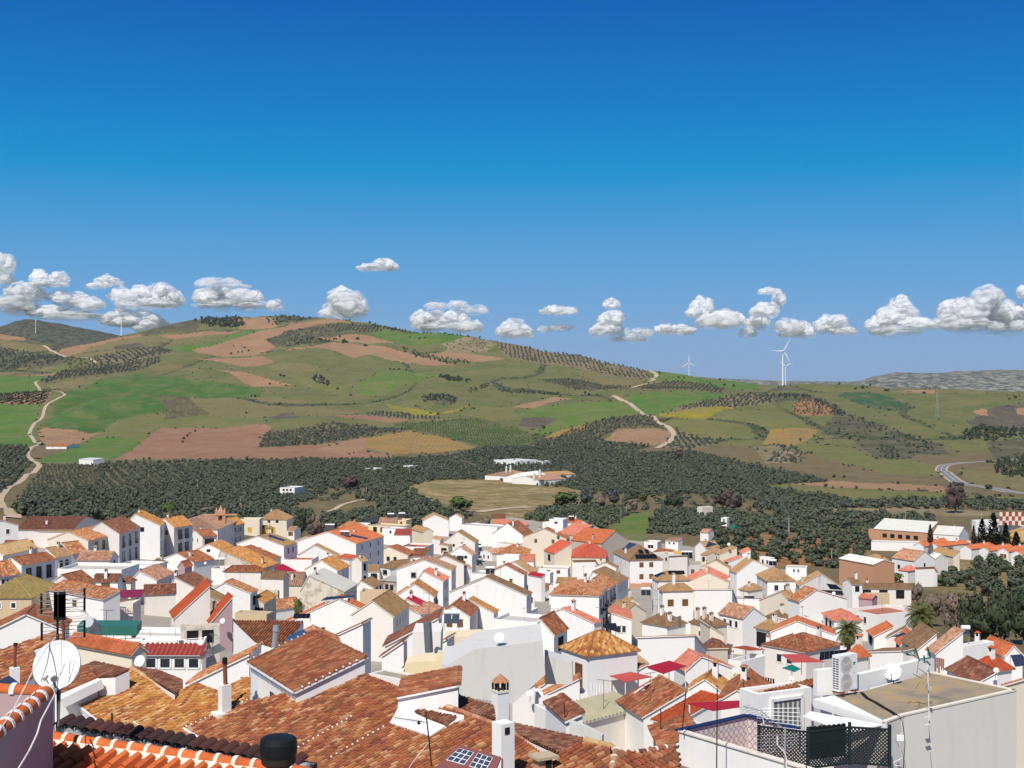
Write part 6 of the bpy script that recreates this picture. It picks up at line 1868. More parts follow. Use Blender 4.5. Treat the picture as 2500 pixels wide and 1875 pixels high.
# ---------------------------------------------------------------- chimneys and flues of the foreground
def lathe(prof,c,n=24):
 m=MB()
 R_=[[Vector(c)+Vector((r*math.cos(k*2*math.pi/n),r*math.sin(k*2*math.pi/n),z)) for k in range(n)] for r,z in prof]
 for a,b in zip(R_[:-1],R_[1:]):
  for k in range(n):m.face([a[k],a[(k+1) % n],b[(k+1) % n],b[k]])
 m.face(R_[-1])
 return m
cb=at(680,1803,19.5)
bc_=empty('flue',cb-Zv*1.6,'black round chimney cowl in front of the vivid ridge','chimney')
lathe([(.165,-2.2),(.165,-.36)],cb).build('pipe',MATS['blackmetal'],bc_,smooth=True)
lathe([(.20,-.40),(.25,-.36),(.262,-.26)],cb).build('collar',MATS['soot'],bc_,smooth=True)
lathe([(.262,-.262),(.276,-.20),(.278,-.06),(.262,.0),(.22,.025),(.10,.035),(.01,.037)],cb).build('cap',MATS['blackmetal'],bc_,smooth=True)
def stack(label,t,top,base,w,d,mat='white',yaw=0.6,name='chimney'):
 a,b=at(*px(t,top),d),at(*px(t,base),d)
 r=empty(name,b,label,'chimney')
 u,v=Vector((math.cos(yaw),math.sin(yaw),0)),Vector((-math.sin(yaw),math.cos(yaw),0))
 h=a.z-b.z
 m=MB(); m.box(b+Zv*(h/2-.25),u*w/2,v*w/2,Zv*(h/2+.25)); m.build('shaft',MATS[mat],r)
 return r,a,u,v,h
r,a,u,v,h=stack('white chimney with a brown steel flue left of the attic house','b2',(632,800),(625,1105),.46,PN.hit(*px('b2',(600,1110))).y,yaw=.65)
m=MB(); m.tube(a,at(*px('b2',(625,560)),a.y),.10,10); m.build('flue_pipe',MATS['rustybrown'],r)
m=MB(); m.tube(at(*px('b2',(625,590)),a.y),at(*px('b2',(625,528)),a.y),.12,10); m.build('cowl',MATS['blackmetal'],r)
m=MB(); m.box(at(*px('b2',(600,1110)),a.y)+Zv*.03,u*.42,v*.40,Zv*.09); m.build('plinth',MATS['white'],r)
r,a,u,v,h=stack('white chimney crowned by a little tiled roof','b3',(1770,870),(1768,1150),.56,58,yaw=.55)
m=MB(); m.box(a+Zv*.02,u*.31,v*.31,Zv*.05); m.build('shelf',MATS['mortar'],r)
m=MB()
for x in (-.24,0,.24):
 for y in (-.24,0,.24):
  if x or y:m.box(a+u*x+v*y+Zv*.23,u*.035,v*.035,Zv*.18)
m.build('lantern',MATS['soot'],r)
m=MB()
ap=a+Zv*.78
for k in range(12):
 a0=k*math.pi/6
 p0,p1=a+Vector((math.cos(a0)*.40,math.sin(a0)*.40,.40)),a+Vector((math.cos(a0+.52)*.40,math.sin(a0+.52)*.40,.40))
 md=(p0+p1)/2+Zv*.05
 m.face([p0,md,ap]); m.face([md,p1,ap])
m.build('tile_cap',MATS['tile_pinkrust'],r)
r,a,u,v,h=stack('plain white chimney with a square smoke hole at the bottom centre','b3',(1805,1185),(1800,1570),.60,48.5,yaw=.62)
m=MB(); m.box(a-Zv*.27-v*.302-u*.05,u*.11,v*.004,Zv*.13); m.build('smoke_hole',MATS['darkgap'],r)
r,a,u,v,h=stack('short brick chimney with a flat slab cap at the bottom','b4',(535,1545),(525,1690),.50,46,mat='brick',yaw=.5)
m=MB(); m.box(a+Zv*.03,u*.42,v*.36,Zv*.05); m.build('slab_cap',MATS['floor_tan'],r)
m=MB(); m.box(a-Zv*.22+u*.05-v*.253,u*.12,v*.004,Zv*.16); m.box(a-Zv*.22+u*.253,u*.004,v*.14,Zv*.16); m.build('smoke_hole',MATS['darkgap'],r)
r,a,u,v,h=stack('white stub chimney with a rusty pipe at the left edge','b1',(150,625),(150,735),.40,64,yaw=.6)
m=MB(); m.tube(a,at(*px('b1',(158,400)),a.y),.075,8); m.build('flue_pipe',MATS['rustybrown'],r)
m=MB(); m.tube(at(*px('b1',(158,402)),a.y),at(*px('b1',(160,378)),a.y),.11,8); m.build('cowl',MATS['soot'],r)
def flue(label,t,top,base,r_,d,mat,cowl=True):
 a,b=at(*px(t,top),d),at(*px(t,base),d)
 e=empty('flue',b,label,'chimney')
 m=MB(); m.tube(b,a,r_,10); m.build('pipe',MATS[mat],e)
 if cowl:
  m=MB(); m.tube(a-Zv*r_*.5,a+Zv*r_*1.6,r_*1.35,10,0,r_*1.1); m.build('cowl',MATS[mat],e)
flue('grey metal flue on the wide brown red roof','b2',(1150,240),(1130,430),.22,108,'galv')
flue('tall green grey flue against the grey white block','b3',(1022,165),(1040,470),.30,95,'steel',False)
flue('small black flue on the long white parapet','b2',(178,385),(178,440),.18,119,'steel')
flue('small black flue on the white terrace','b1',(1372,270),(1372,320),.22,126,'steel')
flue('thin rusty pipe rising from the ochre roof','b1',(1147,1095),(1150,1230),.05,64,'soot',False)
flue('thin black pole beside the white wall on the huge rust roof','b3',(290,715),(277,1080),.04,66,'steel',False)
flue('dark pipe on the broad dull brown roof','b4',(1930,120),(1930,215),.14,150,'steel')
dct=empty('duct',at(*px('b1',(965,330)),122),'galvanised ventilation duct bent at the top beside the green canopy','duct')
m=MB(); m.tube(at(*px('b1',(968,330)),122),at(*px('b1',(968,195)),122),.58,10); m.tube(at(*px('b1',(968,195)),122),at(*px('b1',(905,160)),121),.55,10); m.build('pipe',MATS['galv'],dct)
YD=47.0
ya=empty('television_antenna',at(*px('b3',(1062,1620)),YD),'long comb shaped antenna on a thin mast above the huge rust roof','antenna')
m=MB(); m.path([at(*px('b3',q),YD) for q in ((1065,1640),(1040,1380),(1018,1190),(1003,1075))],.028,6); m.build('mast',MATS['soot'],ya)
m=MB(); m.tube(at(*px('b3',(685,1142)),YD+.6),at(*px('b3',(1030,1192)),YD),.016,6); m.build('boom',MATS['steel'],ya)
for k in range(17):
 f=k/16
 c=at(*px('b3',(690+285*f,1143+42*f)),YD+.6*(1-f))
 m=MB(); m.tube(c+Vector((-.12,.10,.11)),c+Vector((.10,-.10,-.10)),.007,4); m.build('element',MATS['steel'],ya)
m=MB(); m.box(at(*px('b3',(935,1195)),YD),Vector((.05,0,0)),Vector((0,.03,0)),Zv*.06); m.build('balun',MATS['blackmetal'],ya)
cable('pale cable drooping from the comb antenna mast','b3',[(1035,1395),(960,1490),(880,1590),(820,1680)],YD,'cable_white',.012)
# ---------------------------------------------------------------- solar panels
def plane_of(hid,side):
 h=HOUSES[hid]
 S=h['slopes']
 k=h['kind']
 if k == 'L':i=0 if side == 'r' else 1
 elif k == 'R':i=0 if side == 'l' else 1
 elif k == 'H':
  if h['a'] >= h['c']:i=0 if side == 'l' else 2
  else:i=0 if side == 'r' else 2
 else:i=0
 pts=S[i][0]
 N=(pts[1]-pts[0]).cross(pts[-1]-pts[0]).normalized()
 return pts[0],(N if N.z>0 else-N)
def solar(label,t,quad,hid=None,side='r',d=None,cols=4,rows=1,mat='solar',N=None,lift=.16,frame='galv'):
 if hid is not None:P0,N=plane_of(hid,side); P0=P0+N*lift
 else:P0=at(*px(t,quad[0]),d); N=Vector(N or (0,-.5,.85)).normalized()
 Q=[hit_plane(*px(t,q),P0,N) for q in quad]
 c=sum(Q,Vector())/4
 root=empty('solar_array',c,label,'solar panel')
 for i in range(cols):
  for j in range(rows):
   B=lambda u,v:(Q[0].lerp(Q[1],u)).lerp(Q[3].lerp(Q[2],u),v)
   g=.015
   p=[B((i+g)/cols,(j+g)/rows),B((i+1-g)/cols,(j+g)/rows),B((i+1-g)/cols,(j+1-g)/rows),B((i+g)/cols,(j+1-g)/rows)]
   m=MB()
   m.face(p,0,[(0,0),(1,0),(1,1),(0,1)])
   lo=[q-N*.05 for q in p]
   for k in range(4):m.face([p[k],p[(k+1) % 4],lo[(k+1) % 4],lo[k]],1)
   m.face(list(reversed(lo)),1)
   m.build('panel',[MATS[mat],MATS[frame]],root)
 zz=[q.z for q in Q]
 m=MB()
 for i in (0,1):
  q=sorted(Q,key=lambda w:w.z)[3-i]
  m.tube(q-N*.06,q-Zv*max(.2,(0.4 if hid else .9)),.03,5)
 m.build('support',MATS[frame],root)
 return root
solar('two dark panels lying on the largest orange roof','t3',((1405,490),(1640,535),(1655,515),(1430,465)),54,cols=3)
solar('blue panel strip on the olive tan roof of the large white gable','t3',((285,492),(505,560),(548,545),(325,468)),34,cols=4)
solar('blue solar array on the left slope of the corner house','t6',((105,672),(150,690),(298,602),(205,570)),126,'l',cols=4,rows=2)
solar('row of six black collectors on the front slope of the corner house','t6',((295,800),(585,795),(555,732),(272,737)),126,'r',cols=6,mat='solarblack')
solar('pair of upper left collectors on the corner house roof','t6',((335,728),(400,727),(372,672),(315,672)),126,'r',cols=2,mat='solarblack')
solar('pair of upper right collectors on the corner house roof','t6',((428,726),(475,725),(452,670),(402,670)),126,'r',cols=2,mat='solarblack')
solar('long black array on the top slope of the tan orange hipped roof','t6',((735,1005),(955,1005),(942,955),(718,957)),139,'r',cols=5,mat='solarblack')
solar('black array on the left slope of the tan orange hipped roof','t6',((525,1022),(575,1045),(688,980),(640,975)),139,'l',cols=3,mat='solarblack')
solar('three dark panels on the dark red roof','t6',((1765,1360),(1915,1358),(1880,1285),(1745,1287)),143,'l',cols=3)
solar('blue solar roof at the olive edge of town','t6',((1225,640),(1260,640),(1395,600),(1272,562)),129,'r',cols=4)
solar('solar strip on the red roof near the green field','t5',((1240,405),(1285,420),(1400,362),(1370,346)),105,'l',cols=4)
solar('solar array on the white gable in front of the wide brown red roof','b2',((1240,322),(1340,386),(1525,302),(1430,236)),309,'l',cols=3,rows=2)
solar('long blue array between the red ribbed roofs and the rust roof','b2',((362,492),(382,545),(640,440),(570,378)),303,'l',cols=4,rows=2)
solar('dark navy solar array at the left edge of town','t1',((180,702),(420,700),(440,612),(248,610)),d=265,cols=4,mat='solarblack',N=(0.1,-.7,.7))
solar('slanting solar canopy over the glazed dormer','t3',((1010,1362),(1470,1312),(1482,1288),(1092,1308)),d=150,cols=5,N=(0,-.25,.97))
solar('tilted dark array beside the glazed dormer gable','t3',((640,1602),(862,1600),(870,1536),(652,1536)),d=140,cols=4,mat='solarblack',N=(0,-.7,.7))
solar('black tilted array above the large blank white gable on the right','t7',((1255,1208),(1420,1216),(1330,1145),(1200,1130)),d=300,cols=3,mat='solarblack',N=(0,-.6,.8))
solar('big dark panel behind the left palm','b6',((475,160),(625,147),(620,90),(502,92)),d=235,cols=2,N=(0,-.75,.65))
solar('small flat panel behind the big dark panel','b6',((610,72),(655,95),(740,77),(690,50)),d=250,cols=2,N=(0,-.3,.95))
solar('dark strip of panels on the orange red roof at the right','b6',((742,312),(790,314),(890,280),(868,266)),213,'l',cols=3,mat='solarblack')
solar('tilted collector cut by the right edge of the view','b6',((2010,622),(2130,605),(2080,488),(1960,500)),d=118,cols=2,N=(0,-.7,.7))
solar('blue solar panel on the rust roof at the left edge','b1',((-60,790),(60,825),(205,792),(95,708)),d=62,cols=3,rows=2,N=(-.25,-.3,.9))
solar('long dark array behind the rust awning on the right','b5',((1680,560),(1985,500),(1980,440),(1690,470)),d=150,cols=6,mat='solarblack',N=(0,-.8,.6))
corr_mat('rosebrown',(0.22,0.075,0.07))
sc0=solar('red framed collector with white glazing bars at the bottom centre','b3',((1085,1660),(1700,1760),(1785,1545),(1345,1412)),d=42,cols=1,N=PN.N,mat='rosebrown',frame='rosebrown')
P0=at(*px('b3',(1085,1660)),42)+PN.N*.03
for quad in (((1215,1575),(1400,1625),(1500,1500),(1350,1455)),((1450,1640),(1620,1690),(1695,1555),(1540,1505))):
 Q=[hit_plane(*px('b3',q),P0,PN.N) for q in quad]
 m=MB()
 for i in range(3):
  for j in range(3):
   B=lambda u,v:(Q[0].lerp(Q[1],u)).lerp(Q[3].lerp(Q[2],u),v)
   g=.08
   m.face([B((i+g)/3,(j+g)/3)+PN.N*.012,B((i+1-g)/3,(j+g)/3)+PN.N*.012,B((i+1-g)/3,(j+1-g)/3)+PN.N*.012,B((i+g)/3,(j+1-g)/3)+PN.N*.012],1)
 m.hexa([q-PN.N*.02 for q in Q],[q+PN.N*.006 for q in Q],0)
 m.build('glazing',[MATS['whitepaint'],MATS['solar']],sc0)
def collector(label,t,c,w,d,panels=2,mat='solarblack',tank=True):
 """solar water heater: tilted panels under a white tank"""
 p=at(*px(t,c),d)
 s=TILES[t][2]
 W_=w/s*d/F
 r=empty('water_heater',p,label,'water heater')
 h=min(W_*0.62,1.9)
 k=W_/panels
 for i in range(panels):
  x0,x1=-W_/2+k*i+.04,-W_/2+k*(i+1)-.04
  a,b=p+Vector((x0,0,.15)),p+Vector((x1,0,.15))
  e=Vector((0,h*.55,h*.8))
  m=MB()
  m.face([a,b,b+e,a+e],0,[(0,0),(1,0),(1,1),(0,1)])
  o_=Vector((0,.06,-.05))
  q=[a,b,b+e,a+e]
  for j in range(4):m.face([q[j],q[(j+1) % 4],q[(j+1) % 4]+o_,q[j]+o_],1)
  m.face([x+o_ for x in reversed(q)],1)
  m.build('panel',[MATS[mat],MATS['galv']],r)
 if tank:
  m=MB(); m.tube(p+Vector((-W_/2,h*.6,h*.8+.35)),p+Vector((W_/2,h*.6,h*.8+.35)),.26,12); m.build('tank',MATS['whitepaint'],r,smooth=False)
 m=MB()
 for x in (-W_/2+.1,W_/2-.1):m.tube(p+Vector((x,h*.6,-.8)),p+Vector((x,h*.6,h*.8+.2)),.03,5)
 m.build('stand',MATS['galv'],r)
D_=lambda i:HOUSES[i]['d']
collector('water heater at the left end of the largest orange roof','t3',(1130,420),125,D_(54)+14)
collector('water heater in the middle of the largest orange roof','t3',(1330,512),125,D_(54)+3)
collector('dark water heater on the pink roof at the far edge of town','t3',(1955,252),90,430)
collector('white tanked water heater on the small yellow house','t3',(2105,245),90,425)
collector('water heater at the edge of the large blank white gable below the raspberry roofs','t6',(2140,895),105,D_(135)-4)
collector('twin panel water heater on the white terrace left of the hipped rust roof','t2',(1295,898),140,D_(40)+6)
collector('twin panel water heater above the widest white gable','t4',(1640,1012),125,D_(85)+10)
collector('small dark collector on the roof left of the parked cars','t4',(1040,740),62,D_(84)+12,1,'solarblack',False)
collector('green black collector on the cream white gable','t4',(1235,820),100,D_(84)+2,2,'solarblack',False)
collector('white tanked water heater on the modern villa roofs','t5',(1078,275),72,D_(103)+3)
collector('glass fronted water heater at the bend of the street','t6',(428,1300),130,D_(149)+4,2,'glass')
collector('blue double water heater above the grey white block','b3',(1270,188),165,140,2,'solar')
collector('water heater on the brown roof with an ochre tarpaulin','t6',(985,798),145,D_(136)+5,3)
collector('water heater on the roofs left of the glazed corner house bay','t6',(490,658),75,D_(127)-5)
collector('blue water tank heater on a pole by the big white wall at the right','b6',(1510,300),85,D_(216)+2,1,'solar')
collector('long dark collector row at the far edge of town','t3',(1690,305),200,440,5,'solarblack',False)
# ---------------------------------------------------------------- awnings and canopies
def awning(label,t,quad,d,mat,posts=2.2,tilt=None,name='awning'):
 P0=at(*px(t,quad[0]),d)
 N=Vector(tilt or (0,-.12,1)).normalized()
 Q=[hit_plane(*px(t,q),P0,N) for q in quad]
 c=sum(Q,Vector())/4
 r=empty(name,c-Zv*posts,label,'awning')
 area=sum(Q[i].x*Q[(i+1) % 4].y-Q[(i+1) % 4].x*Q[i].y for i in range(4))
 if area<0:Q.reverse()
 m=MB(); m.hexa([q-Zv*.04 for q in Q],Q); m.build('canopy',MATS[mat],r)
 for q in Q:
  p=q.lerp(c,.05)
  m=MB(); m.tube(p-Zv*posts,p-Zv*.04,.04,6); m.build('post',MATS['whitepaint'],r)
awning('small pinkish red awning behind the left antenna','t1',((870,1290),(1060,1290),(1140,1182),(845,1190)),D_(27)-3,'crimson')
awning('wide purple awning over the shaded roof terrace','t1',((1480,1326),(1900,1312),(1972,1206),(1482,1226)),D_(29)+3,'maroon')
awning('dark crimson sheet roof beside the ribbed lean-to','t3',((365,922),(500,975),(712,972),(500,862)),D_(40)+8,'crimson')
awning('brightest crimson awning in the middle right','b4',((1570,622),(1762,692),(2000,612),(1822,556)),D_(173)-2,'crimson')
awning('lower rose red awning left of the brightest crimson awning','b4',((1210,712),(1370,776),(1652,722),(1430,672)),D_(187)-2,'rosecloth')
awning('crimson awning over the dark terrace beside the vivid orange roof','b5',((330,992),(592,1070),(1000,1012),(958,960)),72,'crimson')
awning('rust coloured flat canopy on white posts','b5',((780,418),(960,452),(1132,446),(930,404)),D_(169)+4,'rustcloth')
awning('long rose red canopy right of the white roof terrace','b5',((1285,492),(1405,575),(1740,572),(1500,490)),D_(167)-12,'rosecloth')
awning('green awning below the long rose red canopy','b5',((1300,632),(1425,672),(1492,640),(1400,596)),D_(167)-20,'greencloth')
awning('black canopy above the largest blank white gable on the right','t7',((1130,1280),(1440,1282),(1412,1228),(1132,1218)),D_(155)+4,'darkgap')
awning('ochre tarpaulin stretched behind the brown roof','t6',((820,735),(915,725),(905,690),(790,692)),D_(136)+12,'tile_ochre' if False else 'shutter_yellow',1.0)
awning('dark navy parasol with a round crest at the street end','b4',((1150,215),(1310,270),(1275,172),(1165,172)),190,'cable_black',2.0)
m=MB()
a,b=at(*px('b1',(790,200)),124),at(*px('b1',(1405,205)),124)
m.hexa([a-Zv*.9,b-Zv*.9,b+Vector((0,1.6,-.5)),a+Vector((0,1.6,-.5))],[a,b,b+Vector((0,1.6,.25)),a+Vector((0,1.6,.25))])
tag(m.build('canopy',MATS['greenmetal'],origin=a),'long green metal canopy below the blank white wall on the left','canopy')
def balustrade(label,t,p,q,d,h=.9,mat='cream',n=14,posts=True,name='balustrade',cat='balustrade'):
 a,b=at(*px(t,p),d),at(*px(t,q),d)
 b=at_z(*px(t,q),a.z) if abs(b.z-a.z)<3 and px(t,q)[1]>CY+40 else b
 r=empty(name,(a+b)/2-Zv*h,label,cat)
 u=(b-a).normalized()
 m=MB(); m.box((a+b)/2,u*((b-a).length/2),Vector((-u.y,u.x,0))*.09,Zv*.06); m.box((a+b)/2-Zv*h,u*((b-a).length/2),Vector((-u.y,u.x,0))*.1,Zv*.06); m.build('rail',MATS[mat],r)
 for i in range(n):
  c=a.lerp(b,(i+.5)/n)
  m=MB(); m.tube(c-Zv*(h-.05),c-Zv*h*.5,.05,6,0,.09); m.tube(c-Zv*h*.5,c-Zv*.05,.09,6,0,.05); m.build('baluster',MATS[mat],r)
balustrade('cream balustrade of the shaded terrace under the purple awning','t1',(1478,1448),(1795,1455),D_(29)-1,n=14)
balustrade('pale balustrade on the white terrace beside the olive hipped roof','t1',(500,1140),(935,1150),D_(27)+3,n=18)
balustrade('white balustrade below the crimson awning by the vivid orange roof','b5',(355,1172),(500,1225),66,h=.8,mat='whitepaint',n=8)
balustrade('white ornamental balustrade left of the vivid orange gable','t7',(520,1590),(720,1625),D_(164)-3,mat='whitepaint',n=9)
def railing(label,t,pts,d,h=1.0):
 P=[at(*px(t,q),d) for q in pts]
 r=empty('railing',P[0]-Zv*h,label,'railing')
 for a,b in zip(P[:-1],P[1:]):
  for z in (0,-h*.5):
   m=MB(); m.tube(a+Zv*z,b+Zv*z,.025,5); m.build('bar',MATS['galv'],r)
  n=max(2,int((b-a).length/2.2))
  for i in range(n+1):
   c=a.lerp(b,i/n)
   m=MB(); m.tube(c,c-Zv*h,.025,5); m.build('post',MATS['galv'],r)
railing('thin steel railing along the white terrace left of centre','b1',((1040,255),(1285,248),(1800,222)),126,1.6)
railing('thin railing on the long white parapet','b1',((1430,352),(1820,342),(2090,325)),119,1.0)
gd=empty('dormer',at(*px('t3',(1225,1500)),D_(73)+.5),'white glazed dormer on the big white gable','dormer')
dd=D_(73)+0.2
a,b,c,e=[at(*px('t3',q),dd) for q in ((1075,1500),(1365,1495),(1372,1345),(1080,1362))]
m=MB(); bk=Vector((0,2.5,0)); m.hexa([a,b,b+bk,a+bk],[e,c,c+bk,e+bk]); m.build('box',MATS['white'],gd)
for i in range(2):
 for j in range(3):
  u0,u1=.04+.48*i,.48+.48*i
  v0,v1=(.03,.17,.62)[j] ,(.14,.58,.97)[j]
  B=lambda u,v:(a.lerp(b,u)).lerp(e.lerp(c,u),v)+Vector((0,-.02,0))
  m=MB(); m.face([B(u0,v0),B(u1,v0),B(u1,v1),B(u0,v1)]); m.build('pane',MATS['paleglass'],gd)
BG=318
bg_=empty('bell_gable',at(*px('t2',(1315,320)),BG),'red brick bell gable with pinnacles above the church roof','bell gable')
g=lambda x,y,o=0:at(*px('t2',(x,y)),BG)+Vector((0,o,0))
m=MB()
for (x0,x1,y0,y1) in ((1248,1288,325,150),(1340,1384,325,150),(1288,1340,325,282),(1288,1340,200,150)):
 q=[g(x0,y0),g(x1,y0),g(x1,y0,1.2),g(x0,y0,1.2)]
 m.hexa(q,[p+Zv*(g(0,y1).z-g(0,y0).z) for p in q])
m.build('pier',MATS['brick'],bg_)
for (x0,x1,y0,y1) in ((1250,1270,150,100),(1360,1380,150,105),(1285,1345,150,78)):
 q=[g(x0,y0),g(x1,y0),g(x1,y0,1.2),g(x0,y0,1.2)]
 ap=g((x0+x1)/2,y1,.6)
 m=MB()
 for i in range(4):m.face([q[i],q[(i+1) % 4],ap])
 m.build('pinnacle',MATS['brick'],bg_)
m=MB(); m.box(g(1316,205,.6),Vector((4.1,0,0)),Vector((0,.75,0)),Zv*.12); m.build('cornice',MATS['brick'],bg_)
lathe([(.55,0),(.42,.25),(.32,.7),(.12,.95)],g(1314,272,.6),12).build('bell',MATS['soot'],bg_)
sk=HOUSES[142]
P0,N0=plane_of(142,'l')
for i,(x,y) in enumerate(((1282,1332),(1492,1332))):
 Q=[hit_plane(*px('t6',q),P0+N0*.14,N0) for q in ((x-22,y+18),(x+22,y+18),(x+20,y-18),(x-20,y-18))]
 m=MB(); m.hexa([q-N0*.2 for q in Q],Q); m.build('skylight',MATS['glass'],sk['root'])
for i,(t_,c,w,hid,lab) in enumerate([
 ('b2',(600,150),58,47,'round dish beside the steep rust roofs'),('b2',(378,372),62,305,'pale dish at the red ribbed roofs'),
 ('b1',(1430,560),120,304,'dark backed dish fixed to the cream wall end'),('b3',(1760,320),110,84,'big pale dish on the huge stained wall'),
 ('b4',(395,890),70,185,'dish on the white wall near the capped chimney'),('t5',(878,425),42,100,'dish below the modern villa'),
 ('t7',(1303,1262),45,155,'white dish by the black canopy'),('t6',(1548,1072),36,141,'dish right of the wide cream gable'),
 ('t6',(165,1560),46,147,'dish in front of the cream house with a tan ridge'),('b5',(1395,738),48,173,'white dish left of the large air conditioner'),
 ('t2',(1112,855),36,30,'dish on the rust and ochre roof'),('b6',(1815,655),55,221,'yellowish dish behind the brown ribbed roof'),
 ('t4',(540,1145),45,69,'grey dish on the white wall above the orange rust roof'),('b5',(470,235),34,146,'dish on the pale roof terrace'),
 ('t6',(1545,600),40,130,'dish near the olive edge roofs')]):
 d={84:84.0}.get(hid,HOUSES[hid]['d']-1.0)
 p=at(*px(t_,c),d)
 r_=w/TILES[t_][2]/2*d/F
 dish(lab,p,r_,(-.3,-.85,.42),base=p-Zv*(r_+.5)+Vector((0,.15,0)),thin=4)
def mast(label,p,h,yaw,n=7):
 r=empty('television_antenna',p,label,'antenna')
 m=MB(); m.tube(p-Zv*.4,p+Zv*h,.022,5); m.build('mast',MATS['steel'],r)
 u,v=Vector((math.cos(yaw),math.sin(yaw),0)),Vector((-math.sin(yaw),math.cos(yaw),0))
 m=MB(); m.tube(p+Zv*h-u*.55,p+Zv*h+u*.55,.014,4); m.build('boom',MATS['steel'],r)
 m=MB()
 for i in range(n):
  c=p+Zv*h+u*(-.5+i/(n-1))
  m.tube(c-v*(.28-.02*i),c+v*(.28-.02*i),.009,4)
 m.build('elements',MATS['steel'],r)
for i,(hid,s,w) in enumerate([(5,.5,.1),(11,.9,.2),(27,.4,.4),(34,.35,.15),(28,.3,.5),(40,.3,.3),(36,.2,.2),(44,.3,.4),(54,.6,.3),(67,.4,.3),(69,.5,.5),(72,.4,.4),(78,.4,.5),
         (83,.4,.4),(85,.35,.2),(85,.75,.3),(89,.5,.5),(93,.4,.5),(100,.5,.3),(106,.5,.5),(108,.5,.5),(113,.4,.4),(123,.4,.3),(126,.6,.5),(135,.4,.4),
         (141,.4,.5),(142,.7,.6),(145,.4,.5),(146,.7,.4),(152,.5,.5),(155,.5,.3),(155,.7,.6),(160,.5,.5),(163,.4,.4),(165,.5,.5),(167,.4,.5),(169,.4,.4),(175,.5,.5),
         (178,.4,.4),(181,.4,.5),(182,.5,.5),(184,.5,.5),(215,.4,.5),(217,.5,.5),(188,.3,.5),(186,.4,.4),(303,.9,.2),(304,.5,.5),(311,.3,.8)]):
 h=HOUSES[hid]
 p=h['G'](h['a']*s,h['c']*w,h['roof_z'](h['a']*s,h['c']*w))
 lab='thin %s antenna %s %s' % (('television','rooftop')[i % 2],('over the','on the')[(i // 2) % 2],' '.join(h['label'].split()[:9]))
 mast(lab,p,1.6+1.4*rng.random(),rng.random()*3.1)
for i,(t_,tp_,bs,d,lab) in enumerate([('b5',(635,845),(628,1700),44,'tall thin black pole in front of the patterned parapet'),('b5',(312,880),(275,1275),47,'thin leaning pole at the corner of the patterned terrace'),
           ('b5',(55,1055),(55,1320),55,'bent pole in front of the vivid orange roof'),('b5',(905,785),(905,1000),60,'thin pole behind the crimson awning'),
           ('b4',(1220,1440),(1225,1700),46,'rusty pole beside the banded ridge tiles'),('b4',(745,980),(755,1180),60,'thin lamp pole before the sage green roof'),
           ('b2',(880,520),(880,720),80,'dark pole at the left corner of the attic house')]):
 flue(lab,t_,tp_,bs,.022,d,'soot',False)
for i,(t_,x0,y0,x1,y1,d,mats,lab) in enumerate([('b5',990,700,1220,745,D_(174)-2,('cable_black','maroon'),'washing line of dark clothes below the peach roof room'),
              ('b4',1010,790,1140,810,D_(186)+1,('whitepaint','greywall'),'washing line of white clothes on the roof terrace'),
              ('b6',1180,520,1280,540,80,('bluepaint','terracotta'),'hanging clothes left of the little square tower')]):
 a,b=at(*px(t_,(x0,y0)),d),at(*px(t_,(x1,y1)),d)
 r=empty('washing_line',a,lab,'laundry')
 m=MB(); m.tube(a,b,.01,4); m.build('line',MATS['cable_white'],r)
 for k in range(9):
  p=a.lerp(b,(k+.3)/9)
  w_,h_=(b-a).length/13,.5+.5*rng.random()
  u=(b-a).normalized()
  m=MB(); m.box(p+u*w_/2-Zv*h_/2,u*w_/2,Vector((0,.015,0)),Zv*h_/2); m.build('garment',MATS[mats[k % 2]],r)
hh=HOUSES[202]
a,b=at(*px('t8',(1880,345)),hh['d']-.5),at(*px('t8',(2300,345)),hh['d']-.5)
k=0
for i in range(10):
 for j in range(3):
  p=a.lerp(b,i/10)+Zv*(j*1.9)
  m=MB(); w_=(b-a).length/10
  m.box(p+Vector((w_/2,0,.95)),Vector((w_/2-.05,0,0)),Vector((0,.1,0)),Zv*.9)
  m.build('cladding_panel',MATS['redmetal' if (i+j) % 2 else 'cream'],hh['root'])
# ---------------------------------------------------------------- fillers: plain houses where the town would show bare ground
bpy.context.view_layer.update()
DG=bpy.context.evaluated_depsgraph_get()
FILL=0
_rects=[(h['G'](h['a']/2,h['c']/2),math.hypot(h['a'],h['c'])/2) for h in HOUSES.values()]
def first_hit(p):
 d=Vector(p).normalized()
 ok,loc,n,i,o,mm=SC.ray_cast(DG,d*3.0,d,distance=1500)
 return (loc,o) if ok else (None,None)
_town=[f[1] for f in FIELDS if f[0] == 'town'][0]
_roofs=['rust','rustlight','rustdark','pinkrust','brown','ochre','orange','rust','rustdark','redpink']
cands=[]
for iy,d in enumerate(np.arange(70,470,7.5)):
 for X in np.arange(-200,210,7.5):
  x=X+rng.uniform(-1.5,1.5)
  q=proj((x,d,zg(x,d)))
  if not (-40<q[0]<2540 and q[1]<1960):continue
  if not inside(_town,np.array([q[0]]),np.array([q[1]-8]))[0]:continue
  if 1130<q[0]<1205 and 1290<q[1]<1400:continue
  if 1455<q[0]<1590 and 1415<q[1]<1520:continue
  cands.append((d,x))
rng2=random.Random(3)
